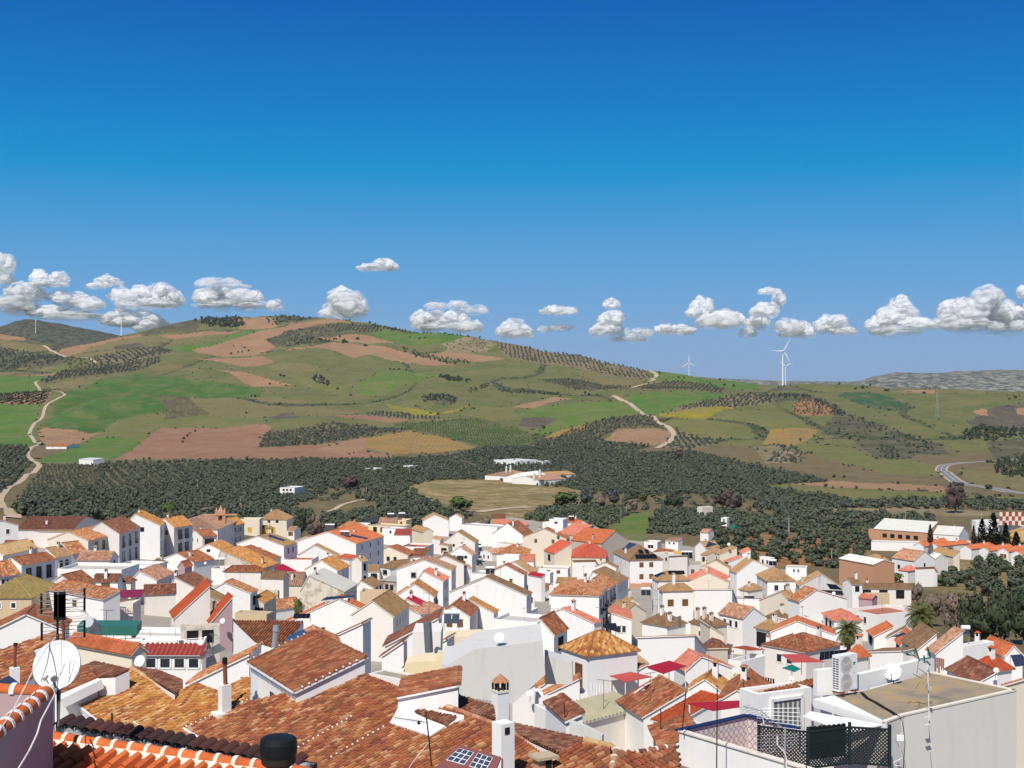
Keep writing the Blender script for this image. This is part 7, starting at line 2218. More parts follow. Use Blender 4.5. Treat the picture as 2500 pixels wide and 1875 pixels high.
for d,x in cands:
 a,c=rng2.uniform(6,10),rng2.uniform(6,10)
 g0=Vector((x,d,zg(x,d)))
 if any((Vector((r[0].x,r[0].y,0))-Vector((x,d,0))).length<r[1]*0.72+3.0 for r in _rects):continue
 loc,o=first_hit(g0+Vector((0,0,.6)))
 if o is None or (loc-g0).length>9 or not o.name.startswith('street'):continue
 th=math.atan2(-0.80,0.60)+rng2.uniform(-.12,.12)
 u=Vector((math.cos(th),math.sin(th)))
 v=Vector((-u.y,u.x))
 for wh in (5.2,4.4,3.6,2.8,2.0):
  apex=g0+Vector((0,0,wh+1.4))
  ok=True
  for k in (-.4,.4):
   l2,o2=first_hit(apex+Vector((u.x,u.y,0))*a*k*.7-Vector((v.x,v.y,0))*a*k*.7)
   if l2 is not None and l2.y>d-4 and l2.z>zg(l2.x,l2.y)+2.6:ok=False
  if ok:break
 else:continue
 A_,C_=-u,v
 B_=g0-Vector((A_.x,A_.y,0))*a/2-Vector((C_.x,C_.y,0))*c/2
 B_.z=g0.z+wh
 kind=rng2.choice(['L','R','L','R','mAB','F'])
 rc=rng2.choice(_roofs) if kind != 'F' else 'floor_grey'
 near_h=min(HOUSES.values(),key=lambda h:(h['B']-g0).length if not h.get('fill') else 1e9)
 side='left of' if near_h['B'].x>g0.x+4 else ('right of' if near_h['B'].x<g0.x-4 else ('behind' if near_h['B'].y<g0.y else 'in front of'))
 H('f%d' % FILL,'p',None,None,None,kind,wh,rc,rng2.choice(['white','white','white2','cream']),
  'plain %s %s %s the %s' % ({'F':'flat white house','mAB':rc.replace('pinkrust','pinkish').replace('rustdark','dark rust').replace('rustlight','light rust')+' sloping roof'}.get(kind,rc.replace('pinkrust','pinkish').replace('rustdark','dark rust').replace('rustlight','light rust').replace('redpink','salmon')+' gabled roof'),
       'low' if wh<3.5 else 'tucked',side,' '.join(near_h['label'].split()[:6])),
  rect=(B_,A_,C_,a,c),rise=1.3,wl=[(2,1)] if rng2.random()<.5 else None,wr=[(2,1)] if rng2.random()<.5 else None)
 HOUSES['f%d' % FILL]['fill']=True
 _rects.append((g0,math.hypot(a,c)/2))
 FILL += 1
# ---------------------------------------------------------------- trees
def leaf_mat(name,a,b,c=None):
 t=NT(name)
 p=t.pos()
 n1=t.noise(0.9,p,4,0.7)
 oi=t.new('ShaderNodeObjectInfo').outputs['Random']
 col=t.mix(t.ramp(n1,[(0.35,(0,0,0)),(0.65,(1,1,1))]),a,b)
 if c:col=t.mix(t.math('MULTIPLY',t.ramp(oi,[(0.5,(0,0,0)),(1,(1,1,1))]),.6),col,c)
 t.out(col,0.8)
leaf_mat('leaf_olive',(0.040,0.052,0.032),(0.105,0.118,0.075),(0.08,0.094,0.048))
leaf_mat('leaf_young',(0.055,0.085,0.025),(0.09,0.12,0.04))
leaf_mat('leaf_dark',(0.022,0.034,0.017),(0.055,0.072,0.034))
leaf_mat('leaf_green',(0.045,0.075,0.016),(0.10,0.13,0.03))
leaf_mat('leaf_blue',(0.045,0.055,0.055),(0.08,0.09,0.085))
leaf_mat('leaf_purple',(0.055,0.035,0.035),(0.11,0.075,0.065))
leaf_mat('leaf_bare',(0.12,0.085,0.06),(0.19,0.145,0.11))
leaf_mat('leaf_palm',(0.07,0.085,0.020),(0.13,0.125,0.035))
leaf_mat('leaf_dry',(0.20,0.12,0.045),(0.13,0.085,0.035))
def ico(sub):
 bm=bmesh.new()
 bmesh.ops.create_icosphere(bm,subdivisions=sub,radius=1)
 v=np.array([x.co for x in bm.verts]); f=np.array([[y.index for y in x.verts] for x in bm.faces])
 bm.free()
 return v,f
ICO1,ICO2=ico(1),ico(2)
def crown_arr(n,seed,sx=1.0,sz=0.8,leaf=0.30,blob=True,lobes=5,cone=0.0):
 """crown of many leaf-sized faces round a few lobes; unit radius, base at z=0"""
 r=np.random.RandomState(seed)
 V,Fc=[],[]
 nv=0
 L=[]
 for i in range(lobes):
  z=r.uniform(.35,1.25) if lobes>1 else .8
  rad=r.uniform(.42,.62)
  k=1-cone*(z-.3)
  a=r.uniform(0,2*math.pi); q=r.uniform(.15,.55)*k
  L.append((np.array([q*math.cos(a),q*math.sin(a),z]),rad*max(.35,k)))
 if blob:
  for c,rad in L:
   v,f=ICO1
   vv=v*(rad*.72)*(1+.25*r.randn(len(v),1))+c
   V.append(vv); Fc.append(f+nv); nv += len(vv)
 for i in range(n):
  c,rad=L[i % lobes]
  d=r.randn(3); d /= np.linalg.norm(d)
  p=c+d*rad*r.uniform(.65,1.12)
  t1=np.cross(d,r.randn(3)); t1 /= np.linalg.norm(t1)
  t2=np.cross(d,t1)+d*r.uniform(-.7,.7)
  s=leaf*r.uniform(.6,1.3)
  V.append(np.array([p-t1*s,p+t2*s*.8,p+t1*s,p-t2*s*.8]))
  Fc.append(np.array([[0,1,2],[0,2,3]])+nv); nv += 4
 v,f=np.concatenate(V),np.concatenate(Fc)
 v=v*np.array([sx,sx,sz])
 return v,f
def trunk_arr(h,r0,seed,limbs=3):
 m=MB()
 rr=random.Random(seed)
 m.tube((0,0,-.3),(.05,0,h*.55),r0,6,0,r0*.75)
 for i in range(limbs):
  a=i*2*math.pi/limbs+rr.random()
  m.tube((.05,0,h*.5),(math.cos(a)*h*.3,math.sin(a)*h*.3,h*(.85+.2*rr.random())),r0*.55,5,0,r0*.25)
 return m
def crown_mesh(name,arr,mat):return np_mesh(name,arr[0],arr[1],MATS[mat])
def trunk_mesh(m):
 me=bpy.data.meshes.new('trunk')
 me.from_pydata(m.v,[],m.f)
 me.materials.append(MATS['trunk'])
 return me
def single_tree(name,p,r,cm,tm,label,cat='tree',group=None,rot=0.0,zs=1.0):
 o=bpy.data.objects.new(name,None)
 COL.objects.link(o)
 o.location=p
 o.scale=(r,r,r*zs)
 o.rotation_euler=(0,0,rot)
 tag(o,label,cat,group)
 for nm,me in (('trunk',tm),('crown',cm)):
  c=bpy.data.objects.new(nm,me)
  COL.objects.link(c)
  c.parent=o
 return o
OL_N=[crown_mesh('crown',crown_arr(260,s,1.0,.82,.17),'leaf_olive') for s in range(5)]
OL_T=trunk_mesh(trunk_arr(.75,.09,1))
ARR_M=[crown_arr(46,50+s,1.0,.82,.27,lobes=4) for s in range(6)]
ARR_F=[crown_arr(12,80+s,1.0,.8,.38,lobes=2) for s in range(6)]
GR=[
 ('olive grove on the red soil behind town',P_((1770,1285),(1830,1270),(2130,1300),(2140,1345),(2060,1395),(1920,1375),(1840,1400),(1740,1330)),9.5,9.5,.5,3.0,1.8,'leaf_olive',.85),
 ('olive slope at the right edge of town',P_((2290,1345),(2400,1320),(2560,1325),(2600,1480),(2450,1470),(2330,1440),(2300,1400)),8.0,8.0,.3,2.7,1.8,'leaf_olive',.85),
 ('olive grove beside the long brick warehouse',P_((2070,1285),(2260,1300),(2300,1320),(2200,1335),(2080,1330)),9,9,.2,2.7,2,'leaf_olive',.6),
 ('dense olive grove behind the far red roofs',P_((1280,1268),(1330,1240),(1500,1238),(1535,1248),(1490,1290),(1430,1310),(1330,1275)),5.6,5.6,.2,2.6,.9,'leaf_olive',1),
 ('dense olive grove right of the green field',P_((1600,1252),(1720,1245),(1860,1262),(1900,1285),(1780,1285),(1700,1312),(1585,1305)),5.8,5.8,.4,2.6,.9,'leaf_olive',.97),
 ('olive grove in front of the far warehouse',P_((1860,1262),(1910,1245),(2260,1262),(2290,1285),(2050,1290),(1880,1292)),7,7,.1,2.7,1.2,'leaf_olive',.8),
 ('olive trees behind the church',P_((35,1225),(110,1195),(300,1195),(640,1200),(800,1205),(700,1245),(780,1262),(1000,1235),(1160,1262),(1080,1285),(640,1300),(300,1290),(40,1275)),7.4,7.4,.6,3.0,1.6,'leaf_olive',.86),
 ('young olive rows by the left dirt road',P_((108,1136),(260,1132),(235,1190),(40,1215)),8,6.5,.9,1.7,.8,'leaf_olive',.9),
 ('olive belt across the valley',P_((240,1130),(640,1124),(950,1120),(1100,1116),(1240,1168),(1060,1172),(985,1190),(640,1196),(240,1196)),8.6,7.6,.35,2.9,.8,'leaf_olive',.96),
 ('olive belt around the valley farm',P_((1100,1112),(1180,1094),(1300,1090),(1420,1098),(1560,1108),(1700,1104),(1990,1168),(2025,1177),(1850,1187),(1835,1208),(1500,1204),(1420,1196),(1300,1180),(1240,1166)),8.6,7.6,.25,2.9,.8,'leaf_olive',.96),
 ('scattered olives on the valley bank',P_((1400,1200),(1840,1212),(1900,1240),(1880,1255),(1560,1248),(1420,1238)),13,12,.2,2.6,4,'leaf_olive',.55),
 ('tree belt along the valley road',P_((1830,1190),(1960,1205),(2100,1225),(2330,1222),(2600,1228),(2600,1246),(2200,1240),(1990,1245),(1850,1250)),7,7,.1,3.0,2,'leaf_olive',.9),
 ('olives by the left road bend',P_((-60,1092),(75,1092),(62,1110),(78,1140),(55,1160),(-60,1185)),8,8,.3,3.2,1.4,'leaf_olive',.95),
 ('olives at the left edge of the valley',P_((-60,1190),(50,1165),(20,1200),(-60,1230)),8,8,.3,3.2,1.4,'leaf_olive',.9),
 ('olive grove below the red field',P_((628,1092),(654,1055),(757,1049),(805,1039),(892,1045),(965,1055),(995,1061),(895,1073),(780,1087)),10,10,.4,3.2,2.2,'leaf_olive',.9),
 ('young green rows in the centre of the hills',P_((965,1040),(1131,1032),(1260,1049),(1300,1064),(1278,1082),(1176,1089),(1067,1068),(997,1060)),11,6,.8,1.5,.6,'leaf_young',.9),
 ('olive rows above the red strip',P_((890,1000),(939,995),(1048,1019),(1077,1031),(1000,1030),(923,1015)),13,8,1.1,2.7,.8,'leaf_olive',.95),
 ('olive rows round the bare oval field',P_((1430,1045),(1544,1023),(1591,1020),(1611,1044),(1512,1054),(1444,1078),(1530,1089),(1598,1095),(1560,1105),(1336,1097),(1290,1080),(1336,1070)),11,11,.5,3.3,1,'leaf_olive',.95),
 ('olive rows right of the pale track',P_((1652,1054),(1775,1079),(1687,1097),(1625,1096),(1646,1075)),12,11,.75,3.1,.6,'leaf_olive',1),
 ('dark olive block on the upper left hill',P_((230,877),(319,858),(387,845),(419,858),(426,866),(319,886),(256,889)),17,15,.5,4.6,1,'leaf_olive',.95),
 ('long olive strip across the left hill',P_((96,938),(163,909),(230,898),(393,880),(390,892),(319,912),(224,926),(141,936),(109,943)),9,22,.25,4.5,1.4,'leaf_olive',.97),
 ('orchard columns beside the left track',P_((-40,972),(124,966),(110,996),(-40,998)),6,16,1.57,3.4,.6,'leaf_dark',1),
 ('sparse seedling rows on the left hill',P_((387,961),(457,961),(511,1004),(406,1014)),13,10,.7,1.6,1,'leaf_young',.8),
 ('olive rows along the main ridge',P_((1200,827),(1400,861),(1579,888),(1583,910),(1496,904),(1400,891),(1245,866)),17,14,.9,4.0,1.2,'leaf_olive',.95),
 ('olive rows under the main ridge',P_((1312,920),(1400,916),(1540,944),(1528,951),(1400,947)),13,12,.6,3.4,1,'leaf_olive',.95),
 ('olive rows beside the winding ridge track',P_((1549,948),(1655,931),(1775,948),(1762,963),(1585,959)),13,12,.6,3.3,1,'leaf_olive',.95),
 ('diagonal olive rows on the right hill',P_((1747,983),(1863,952),(1883,961),(1883,985),(1802,995),(1623,1015),(1690,996)),12,12,.5,3.6,1.6,'leaf_olive',.9),
 ('orchard on the reddish knoll',P_((1936,989),(1965,974),(2034,992),(2031,1011),(1994,1013),(1945,1004)),11,11,.3,2.8,3,'leaf_olive',.75),
 ('pine plantation on the far right slope',P_((2345,1062),(2390,1045),(2500,1052),(2500,1070),(2420,1078),(2350,1074)),11,11,.4,4.4,4,'leaf_dark',.85),
 ('scrub trees on the right spur',P_((1870,958),(1950,960),(2040,988),(2075,1015),(2050,1018),(1965,975),(1900,975)),12,12,.4,3.5,5,'leaf_dark',.65),
 ('scrub trees down the gully on the right',P_((2050,1010),(2080,1012),(2130,1040),(2200,1060),(2310,1090),(2250,1100),(2200,1085),(2150,1070),(2090,1035)),14,14,.2,3.0,7,'leaf_dark',.5),
 ('bushes at the foot of the gully',P_((2150,1085),(2185,1095),(2195,1122),(2160,1118),(2148,1100)),9,9,.2,2.6,5,'leaf_olive',.8),
 ('bushes round the sandy patch',P_((1905,1090),(1930,1085),(1970,1110),(1955,1128),(1890,1132),(1880,1120)),10,10,.2,2.6,5,'leaf_olive',.6),
 ('dark wood on the hilltop',P_((489,792),(492,775),(520,767),(580,776),(600,790),(585,797),(560,800),(510,800)),14,14,.3,7.5,5,'leaf_dark',1),
 ('scrub trees along the summit',P_((650,782),(672,774),(720,770),(790,779),(716,784),(685,792),(672,800)),14,14,.3,4.5,7,'leaf_dark',.7),
 ('olive rows under the summit',P_((782,796),(860,794),(925,797),(935,812),(880,815),(820,812)),18,15,.9,4.0,1,'leaf_olive',.9),
 ('scrub trees below the summit',P_((650,836),(740,808),(790,805),(820,820),(773,829),(824,839),(773,844),(680,848)),17,17,.3,4.0,9,'leaf_olive',.6),
 ('trees at the hilltop farm',P_((893,789),(925,788),(1000,803),(960,806),(900,797)),14,14,.3,5,6,'leaf_dark',.7),
 ('ridge trees right of the hilltop farm',P_((960,796),(1050,811),(1150,820),(1150,823),(1050,816),(960,801)),12,16,.1,4.0,5,'leaf_dark',.7),
 ('hedge between the pink fields',P_((975,848),(1080,868),(1160,880),(1100,884),(1050,872),(990,858)),12,12,.1,4.2,7,'leaf_dark',.7),
 ('rocky knoll trees',P_((1080,840),(1150,822),(1215,831),(1190,852),(1100,853)),17,17,.6,3.2,4,'leaf_olive',.5),
 ('hillside copse left of the bright green field',P_((760,922),(778,917),(808,932),(800,939),(785,937)),10,10,.3,4.4,4,'leaf_dark',.95),
 ('hillside copse right of the bright green field',P_((1072,926),(1085,921),(1145,935),(1138,940),(1085,935)),10,10,.3,5.0,4,'leaf_dark',.95),
 ('copse above the yellow field',P_((1030,972),(1060,966),(1110,970),(1120,978),(1105,986),(1085,980),(1040,980)),11,11,.3,4.2,5,'leaf_dark',.75),
 ('hedge on the pink slope',P_((700,842),(770,830),(800,835),(860,836),(850,845),(780,842),(690,850)),13,13,.1,4.6,7,'leaf_dark',.6),
 ('wooded strip at the left edge of the hills',P_((-40,848),(20,846),(90,858),(150,868),(150,890),(60,894),(-40,890)),14,14,.2,4.4,5,'leaf_olive',.75),
 ('scrub between the left hills',P_((150,880),(240,880),(300,892),(220,900),(165,905)),13,13,.2,3.6,5,'leaf_olive',.6),
 ('row of small olives near the centre ridge',P_((1140,955),(1190,940),(1200,945),(1150,958)),12,9,.3,3.2,2,'leaf_dark',.9),
 ('two small olive blocks on the hill',P_((1222,948),(1260,946),(1365,955),(1360,962),(1250,956),(1225,954)),13,12,.3,3.2,1,'leaf_dark',.85),
 ('reeds and bushes along the right road',P_((2420,1130),(2500,1112),(2560,1115),(2560,1160),(2450,1165)),9,9,.2,3.2,4,'leaf_dark',.7),
 ('bushes beside the earth cutting',P_((900,1200),(1000,1195),(1050,1225),(1150,1262),(980,1250),(900,1225)),8,8,.4,3.0,3,'leaf_olive',.8),
 ('bushes below the white country house',P_((600,1200),(900,1190),(960,1205),(880,1215),(700,1230),(600,1225)),11,11,.4,2.7,5,'leaf_olive',.6),
]
SINGLES=[]
MASS={}
rt=random.Random(11)
for lab,poly,rs,ts,ang,rad,jit,leaf,chance in GR:
 pts=[ground_px(*p) for p in poly]
 x0,x1=min(p.x for p in pts)-10,max(p.x for p in pts)+10
 d0,d1=min(p.y for p in pts)-10,max(p.y for p in pts)+10
 ca,sa=math.cos(ang),math.sin(ang)
 cx_,cd_=(x0+x1)/2,(d0+d1)/2
 R=math.hypot(x1-x0,d1-d0)/2
 W2D=[(p.x,p.y) for p in pts]
 ii,jj=np.meshgrid(np.arange(-int(R/rs)-1,int(R/rs)+2),np.arange(-int(R/ts)-1,int(R/ts)+2))
 gx=cx_+ca*ii*rs-sa*jj*ts
 gd=cd_+sa*ii*rs+ca*jj*ts
 m=inside(W2D,gx,gd)
 for x,d in zip(gx[m],gd[m]):
  if rt.random()>chance:continue
  x += rt.uniform(-jit,jit); d += rt.uniform(-jit,jit)
  r=rad*rt.uniform(.75,1.2)
  SINGLES.append((r/d,x,d,r,leaf,lab))
def hits_house(x,d):
 return any(abs(r[0].x-x)<r[1]+1 and abs(r[0].y-d)<r[1]+1 for r in _rects)
SINGLES=[s for s in SINGLES if s[2]>720 or not hits_house(s[1],s[2])]
SINGLES.sort(key=lambda s:-s[0])
HPX=[(*proj(h['G'](h['a']/2,h['c']/2)),h['label']) for h in HOUSES.values() if h['G'](0,0).y>5]
kk=0
for s in SINGLES:
 _,x,d,r,leaf,lab=s
 if kk<296 and leaf == 'leaf_olive':
  q=proj((x,d,zt(x,d)))
  nh=min(HPX,key=lambda h:(h[0]-q[0])**2+(h[1]-q[1])**2)
  wh_='above' if q[1]<nh[1]-8 else ('left of' if q[0]<nh[0] else 'right of')
  single_tree('olive_tree',(x,d,zt(x,d)-.1),r,OL_N[kk % 5],OL_T,'%s olive tree %s %s the %s' % ('small' if r<2.5 else ('big' if r>3.2 else 'rounded'),'well' if (q[0]-nh[0])**2+(q[1]-nh[1])**2>1600 else 'just',wh_,' '.join(nh[2].split()[:9])),'olive tree','single trees of the ' +lab,rt.random()*6.28,rt.uniform(.85,1.15))
  kk += 1
 else:
  MASS.setdefault((lab,leaf),[]).append(s)
for (lab,leaf),L in MASS.items():
 V,Fc,nv=[],[],0
 for _,x,d,r,lf,_2 in L:
  A_=ARR_M if (d<1250 and r>2) else ARR_F
  v,f=A_[rt.randrange(6)]
  a=rt.random()*6.28
  c,s_=math.cos(a),math.sin(a)
  vv=np.stack([(v[:,0]*c-v[:,1]*s_)*r+x,(v[:,0]*s_+v[:,1]*c)*r+d,v[:,2]*r*rt.uniform(.8,1.25)+zt(x,d)-r*.12],-1)
  V.append(vv); Fc.append(f+nv); nv += len(vv)
 nm='grove_trees' if leaf != 'leaf_dark' else 'wood'
 o=bpy.data.objects.new(nm,np_mesh(nm,np.concatenate(V),np.concatenate(Fc),MATS[leaf]))
 COL.objects.link(o)
 tag(o,lab,None,None,'stuff')
V,Fc,nv=[],[],0
_edge=np.zeros(ID.shape,bool)
_edge[:-1,:] |= ID[:-1,:] != ID[1:,:]
_edge[:,:-1] |= ID[:,:-1] != ID[:,1:]
_ok=(CWD>900) & (CWD<4150) & (CWD<DR[:-1,:-1])
for prob,msk,r0 in ((.07,_edge & _ok,2.4),(.006,(ID == 1) & _ok,2.0),(.12,(ID == len(names)-1) & _ok,2.6),(.02,np.isin(ID,[k for k,n in enumerate(names) if n in ('scrub','stony')]) & _ok,2.6)):
 ii,jj=np.nonzero(msk & (np.random.RandomState(5).rand(*ID.shape)<prob))
 for i,j in zip(ii,jj):
  x,d=CWX[i,j]+rt.uniform(-6,6),CWD[i,j]+rt.uniform(-6,6)
  r=r0*rt.uniform(.4,1.25)
  v,f=ARR_F[rt.randrange(6)]
  V.append(v*[r*1.2,r*1.2,r*.8]+[x,d,zt(x,d)-r*.15]); Fc.append(f+nv); nv += len(v)
o=bpy.data.objects.new('bushes',np_mesh('bushes',np.concatenate(V),np.concatenate(Fc),MATS['leaf_dark']))
COL.objects.link(o)
tag(o,'low dark bushes strewn along the field edges of the far hills',None,None,'stuff')
LONE=['lone dark tree dotted on the far hill fields','lone trees dotted over the far hills']
DK=[crown_mesh('crown',crown_arr(60,200+s,1.0,.95,.3,lobes=4),'leaf_dark') for s in range(3)]
for tl,L in (('h1',[(1880,808,3.2),(740,645,2.5),(1525,510,3),(1785,328,3),(1870,345,5),(1765,380,5),(1820,372,4),(1900,365,5),(1850,372,5),(1140,1005,3),(1555,925,3),(1475,550,3),(1610,508,3),(320,1088,4.2),(1945,688,4),(1920,688,3.5),(1395,1070,3),(1405,1050,3),(1430,1030,3),(1450,1000,3),(1490,965,3),(1495,150,7),(1940,250,5)]),
    ('h2',[(655,280,6),(790,295,8),(850,350,6),(690,322,8),(740,688,5),(1165,500,4),(640,655,4),(315,610,3),(245,605,3),(120,602,4.5),(1190,262,4),(1265,277,5),(1305,272,4),(1605,798,3.5),(1645,778,3.5),(1405,840,4),(1350,822,3.5),(730,150,5),(705,150,4),(885,152,6),(1725,248,6),(1040,505,4),(1070,505,4),(1110,505,4),(200,560,5),(230,562,5),(10,690,4),(1235,772,3)]),
    ('h3',[(400,705,3.5),(265,715,3.5),(590,675,5),(620,685,4),(680,690,4),(1305,533,4),(1345,538,4),(1655,614,5),(1725,624,5),(1545,612,4),(1620,552,5),(940,455,4),(1160,505,5),(700,640,3),(1570,640,3)]),
    ('h4',[(295,1048,3.6),(170,1105,4.2),(435,958,2),(515,943,2.5),(595,938,3.5),(905,795,3.5),(970,805,4),(810,792,3),(960,684,5),(940,684,4),(1240,694,5),(1735,1425,3.6),(1810,1275,4),(90,1085,3),(550,1335,2.5),(630,1338,2),(1890,755,4),(1940,745,4.5),(770,655,6),(715,660,5),(590,985,4),(520,1010,2),(630,985,2.5),(670,1045,4),(830,612,5),(590,605,5)])):
 for i,(x,y,r) in enumerate(L):
  p=ground_px(*px(tl,(x,y)))
  q=px(tl,(x,y))
  jj=min(max(int((q[0]-GX[0])/3),0),NC-2)
  fld=names[ID[min(int(np.interp(p.y,GD,np.arange(NR))),NR-2),jj]]
  fld={'olive':'open pasture','deep':'dark green field','green':'green field','bright':'bright green field','ygreen':'yellowish field','pink':'pink ploughed field','red':'red ploughed field','tan':'tan stubble','scrub':'dark scrub'}.get(fld,'field edge')
  reg=('far left','left','middle','right','far right')[min(4,int(q[0]/500))]+' ' +('crest' if q[1]<850 else ('upper hills' if q[1]<930 else ('middle hills' if q[1]<1010 else 'lower hills')))
  single_tree('tree',p-Vector((0,0,r*.15)),r*.8,DK[i % 3],OL_T,'%s lone tree on the %s of the %s' % ('small' if r<3.6 else ('tall' if r>5 else 'round'),fld,reg),'tree',LONE[1],rt.random()*6)
def big_tree(label,x,y,h,w,leaf,n=420,lobes=9,d=None,cone=0.0,seed=0,lf=.17,name='tree',cat='tree',trunk=.08):
 """tree traced by its foot x, y, height and width in photograph pixels"""
 p=ground_px(x,y) if d is None else at(x,y,d)
 if d is not None:
  tz=at(x,y-h,d).z
  p.z=min(zt(p.x,d),tz-2)
  h=(tz-p.z)*F/d
 Hm,Wm=h*p.y/F,w*p.y/F
 arr=crown_arr(n,seed+300,1.0,1.0,lf,lobes=lobes,cone=cone)
 v=arr[0]
 v=(v-[0,0,v[:,2].min()])/[np.ptp(v[:,0]),np.ptp(v[:,1]),np.ptp(v[:,2])]*[Wm,Wm,Hm*.88]+[0,0,Hm*.12]
 root=empty(name,p,label,cat)
 for nm,me in (('crown',np_mesh('crown',v,arr[1],MATS[leaf])),('trunk',trunk_mesh(trunk_arr(Hm*.7,max(.1,Hm*trunk*.35),seed)))):
  c=bpy.data.objects.new(nm,me)
  COL.objects.link(c)
  c.parent=root
BT=[
 ('tall brown green tree beside the main road',2333,1250,78,56,'leaf_purple',None,0),
 ('rounded bright green bush at the earth cutting',1125,1252,42,62,'leaf_green',None,0),
 ('first grey blue poplar beyond the far red roofs',1432,1234,44,34,'leaf_blue',None,0),
 ('second grey blue poplar beyond the far red roofs',1498,1232,46,34,'leaf_blue',None,0),
 ('bare reddish tree between the two grey blue poplars',1466,1242,40,36,'leaf_bare',None,0),
 ('small dark tree right of the second grey blue poplar',1549,1224,27,22,'leaf_dark',None,0),
 ('thin green tree left of the sandy bank',1572,1228,28,22,'leaf_green',None,0),
 ('rounded dark tree above the green field',1645,1250,46,50,'leaf_dark',None,0),
 ('broad green bush left of the grey blue poplars',1380,1238,40,70,'leaf_green',None,0),
 ('larger purple leafless tree behind the ruin',1765,1246,52,52,'leaf_purple',None,0),
 ('smaller purple leafless tree behind the ruin',1792,1252,44,40,'leaf_purple',None,0),
 ('grey bare tree left of the valley road',1548,1250,40,30,'leaf_bare',None,0),
 ('leftmost big dark tree at the right edge of town',2372,1578,135,72,'leaf_dark',None,0),
 ('tallest big dark tree at the right edge of town',2440,1588,160,84,'leaf_dark',None,0),
 ('big dark tree cut by the right edge',2500,1575,150,80,'leaf_dark',None,0),
 ('dark shrub between the big dark trees',2405,1585,90,80,'leaf_dark',None,0),
 ('grey weeping bare tree behind the right palm',2322,1560,118,52,'leaf_bare',None,.3),
 ('pale bare thicket tree left of the weeping tree',2270,1530,85,70,'leaf_bare',None,0),
 ('reddish bare tree by the farm shed',2238,1478,60,34,'leaf_bare',None,0),
 ('purple bare tree in front of the brick shed',2082,1420,44,30,'leaf_purple',None,0),
 ('round dark bush in front of the brick shed',2106,1412,34,34,'leaf_dark',None,0),
 ('bright green bush by the low pink cottage',2178,1424,26,46,'leaf_green',None,0),
 ('green hedge bush right of the low cottage',2300,1430,22,40,'leaf_green',None,0),
 ('narrow dark tree right of the square cream tower',735,1290,52,30,'leaf_dark',500,0),
 ('yellowish bare tree behind the far collectors',775,1288,36,44,'leaf_bare',500,0),
 ('brown bare bush right of the square tower',764,1300,24,28,'leaf_purple',470,0),
 ('yellow green shrub in the yard of the stained gable',727,1478,22,22,'leaf_green',215,0),
 ('climbing plant beside the tan walled yard',953,1455,20,18,'leaf_green',210,0),
 ('bare pinkish tree at the far street end',1180,1300,48,30,'leaf_bare',560,0),
 ('large grey bare tree beside the olive belt',856,1200,40,44,'leaf_purple',None,0),
 ('bright green tree behind the church',415,1258,30,40,'leaf_green',None,0),
 ('brownish bare thicket left of the bell gable',500,1262,24,50,'leaf_bare',None,0),
 ('grey poplar among the olives by the pale track',1655,1118,30,34,'leaf_bare',None,0),
]
for i,(lab,x,y,h,w,leaf,d,cone) in enumerate(BT):
 bare=leaf == 'leaf_bare'
 big_tree(lab,x,y,h,w,leaf,n=620 if h>80 else 320,lobes=11,d=d,cone=cone,seed=i,lf=.065 if bare else (.10 if h>80 else .15))
for i,(lab,x,y,h,w) in enumerate([('slim cypress in front of the long brick warehouse',2271,1325,44,15),('first dark conifer of the clump by the sports hall',2398,1332,64,30),('tallest dark conifer of the clump by the sports hall',2425,1334,80,40),
          ('pointed dark conifer right of the tallest one',2456,1336,58,26),('small dark conifer at the right end of the clump',2481,1338,38,26),('thin dark conifer at the left end of the clump',2377,1328,44,14)]):
 d=HOUSES[198]['d']+12
 p=at(x,y,d)
 Hm,Wm=h*d/F,w*d/F
 r=np.random.RandomState(i)
 V,Fc,nv=[],[],0
 for k in range(520):
  z=r.rand()**1.25
  rad=Wm/2*(1-z)**.75*min(1,.55+3*z)*(1+.25*r.randn())
  a=r.rand()*6.283
  c=np.array([rad*math.cos(a),rad*math.sin(a),z*Hm])
  o_=np.array([math.cos(a),math.sin(a),.5])*Wm*.11
  t1=np.array([-math.sin(a),math.cos(a),0])*Wm*.07
  V.append(np.array([c-t1,c+t1,c+o_+[0,0,.25],c-o_*.8])); Fc.append(np.array([[0,1,2],[0,3,1]])+nv); nv += 4
 root=empty('conifer',p,lab,'conifer')
 m=MB(); m.tube((0,0,-2),(0,0,Hm*.9),Wm*.12,6,0,.03)
 for nm,me in (('crown',np_mesh('crown',np.concatenate(V),np.concatenate(Fc),MATS['leaf_dark'])),('trunk',trunk_mesh(m))):
  c=bpy.data.objects.new(nm,me); COL.objects.link(c); c.parent=root
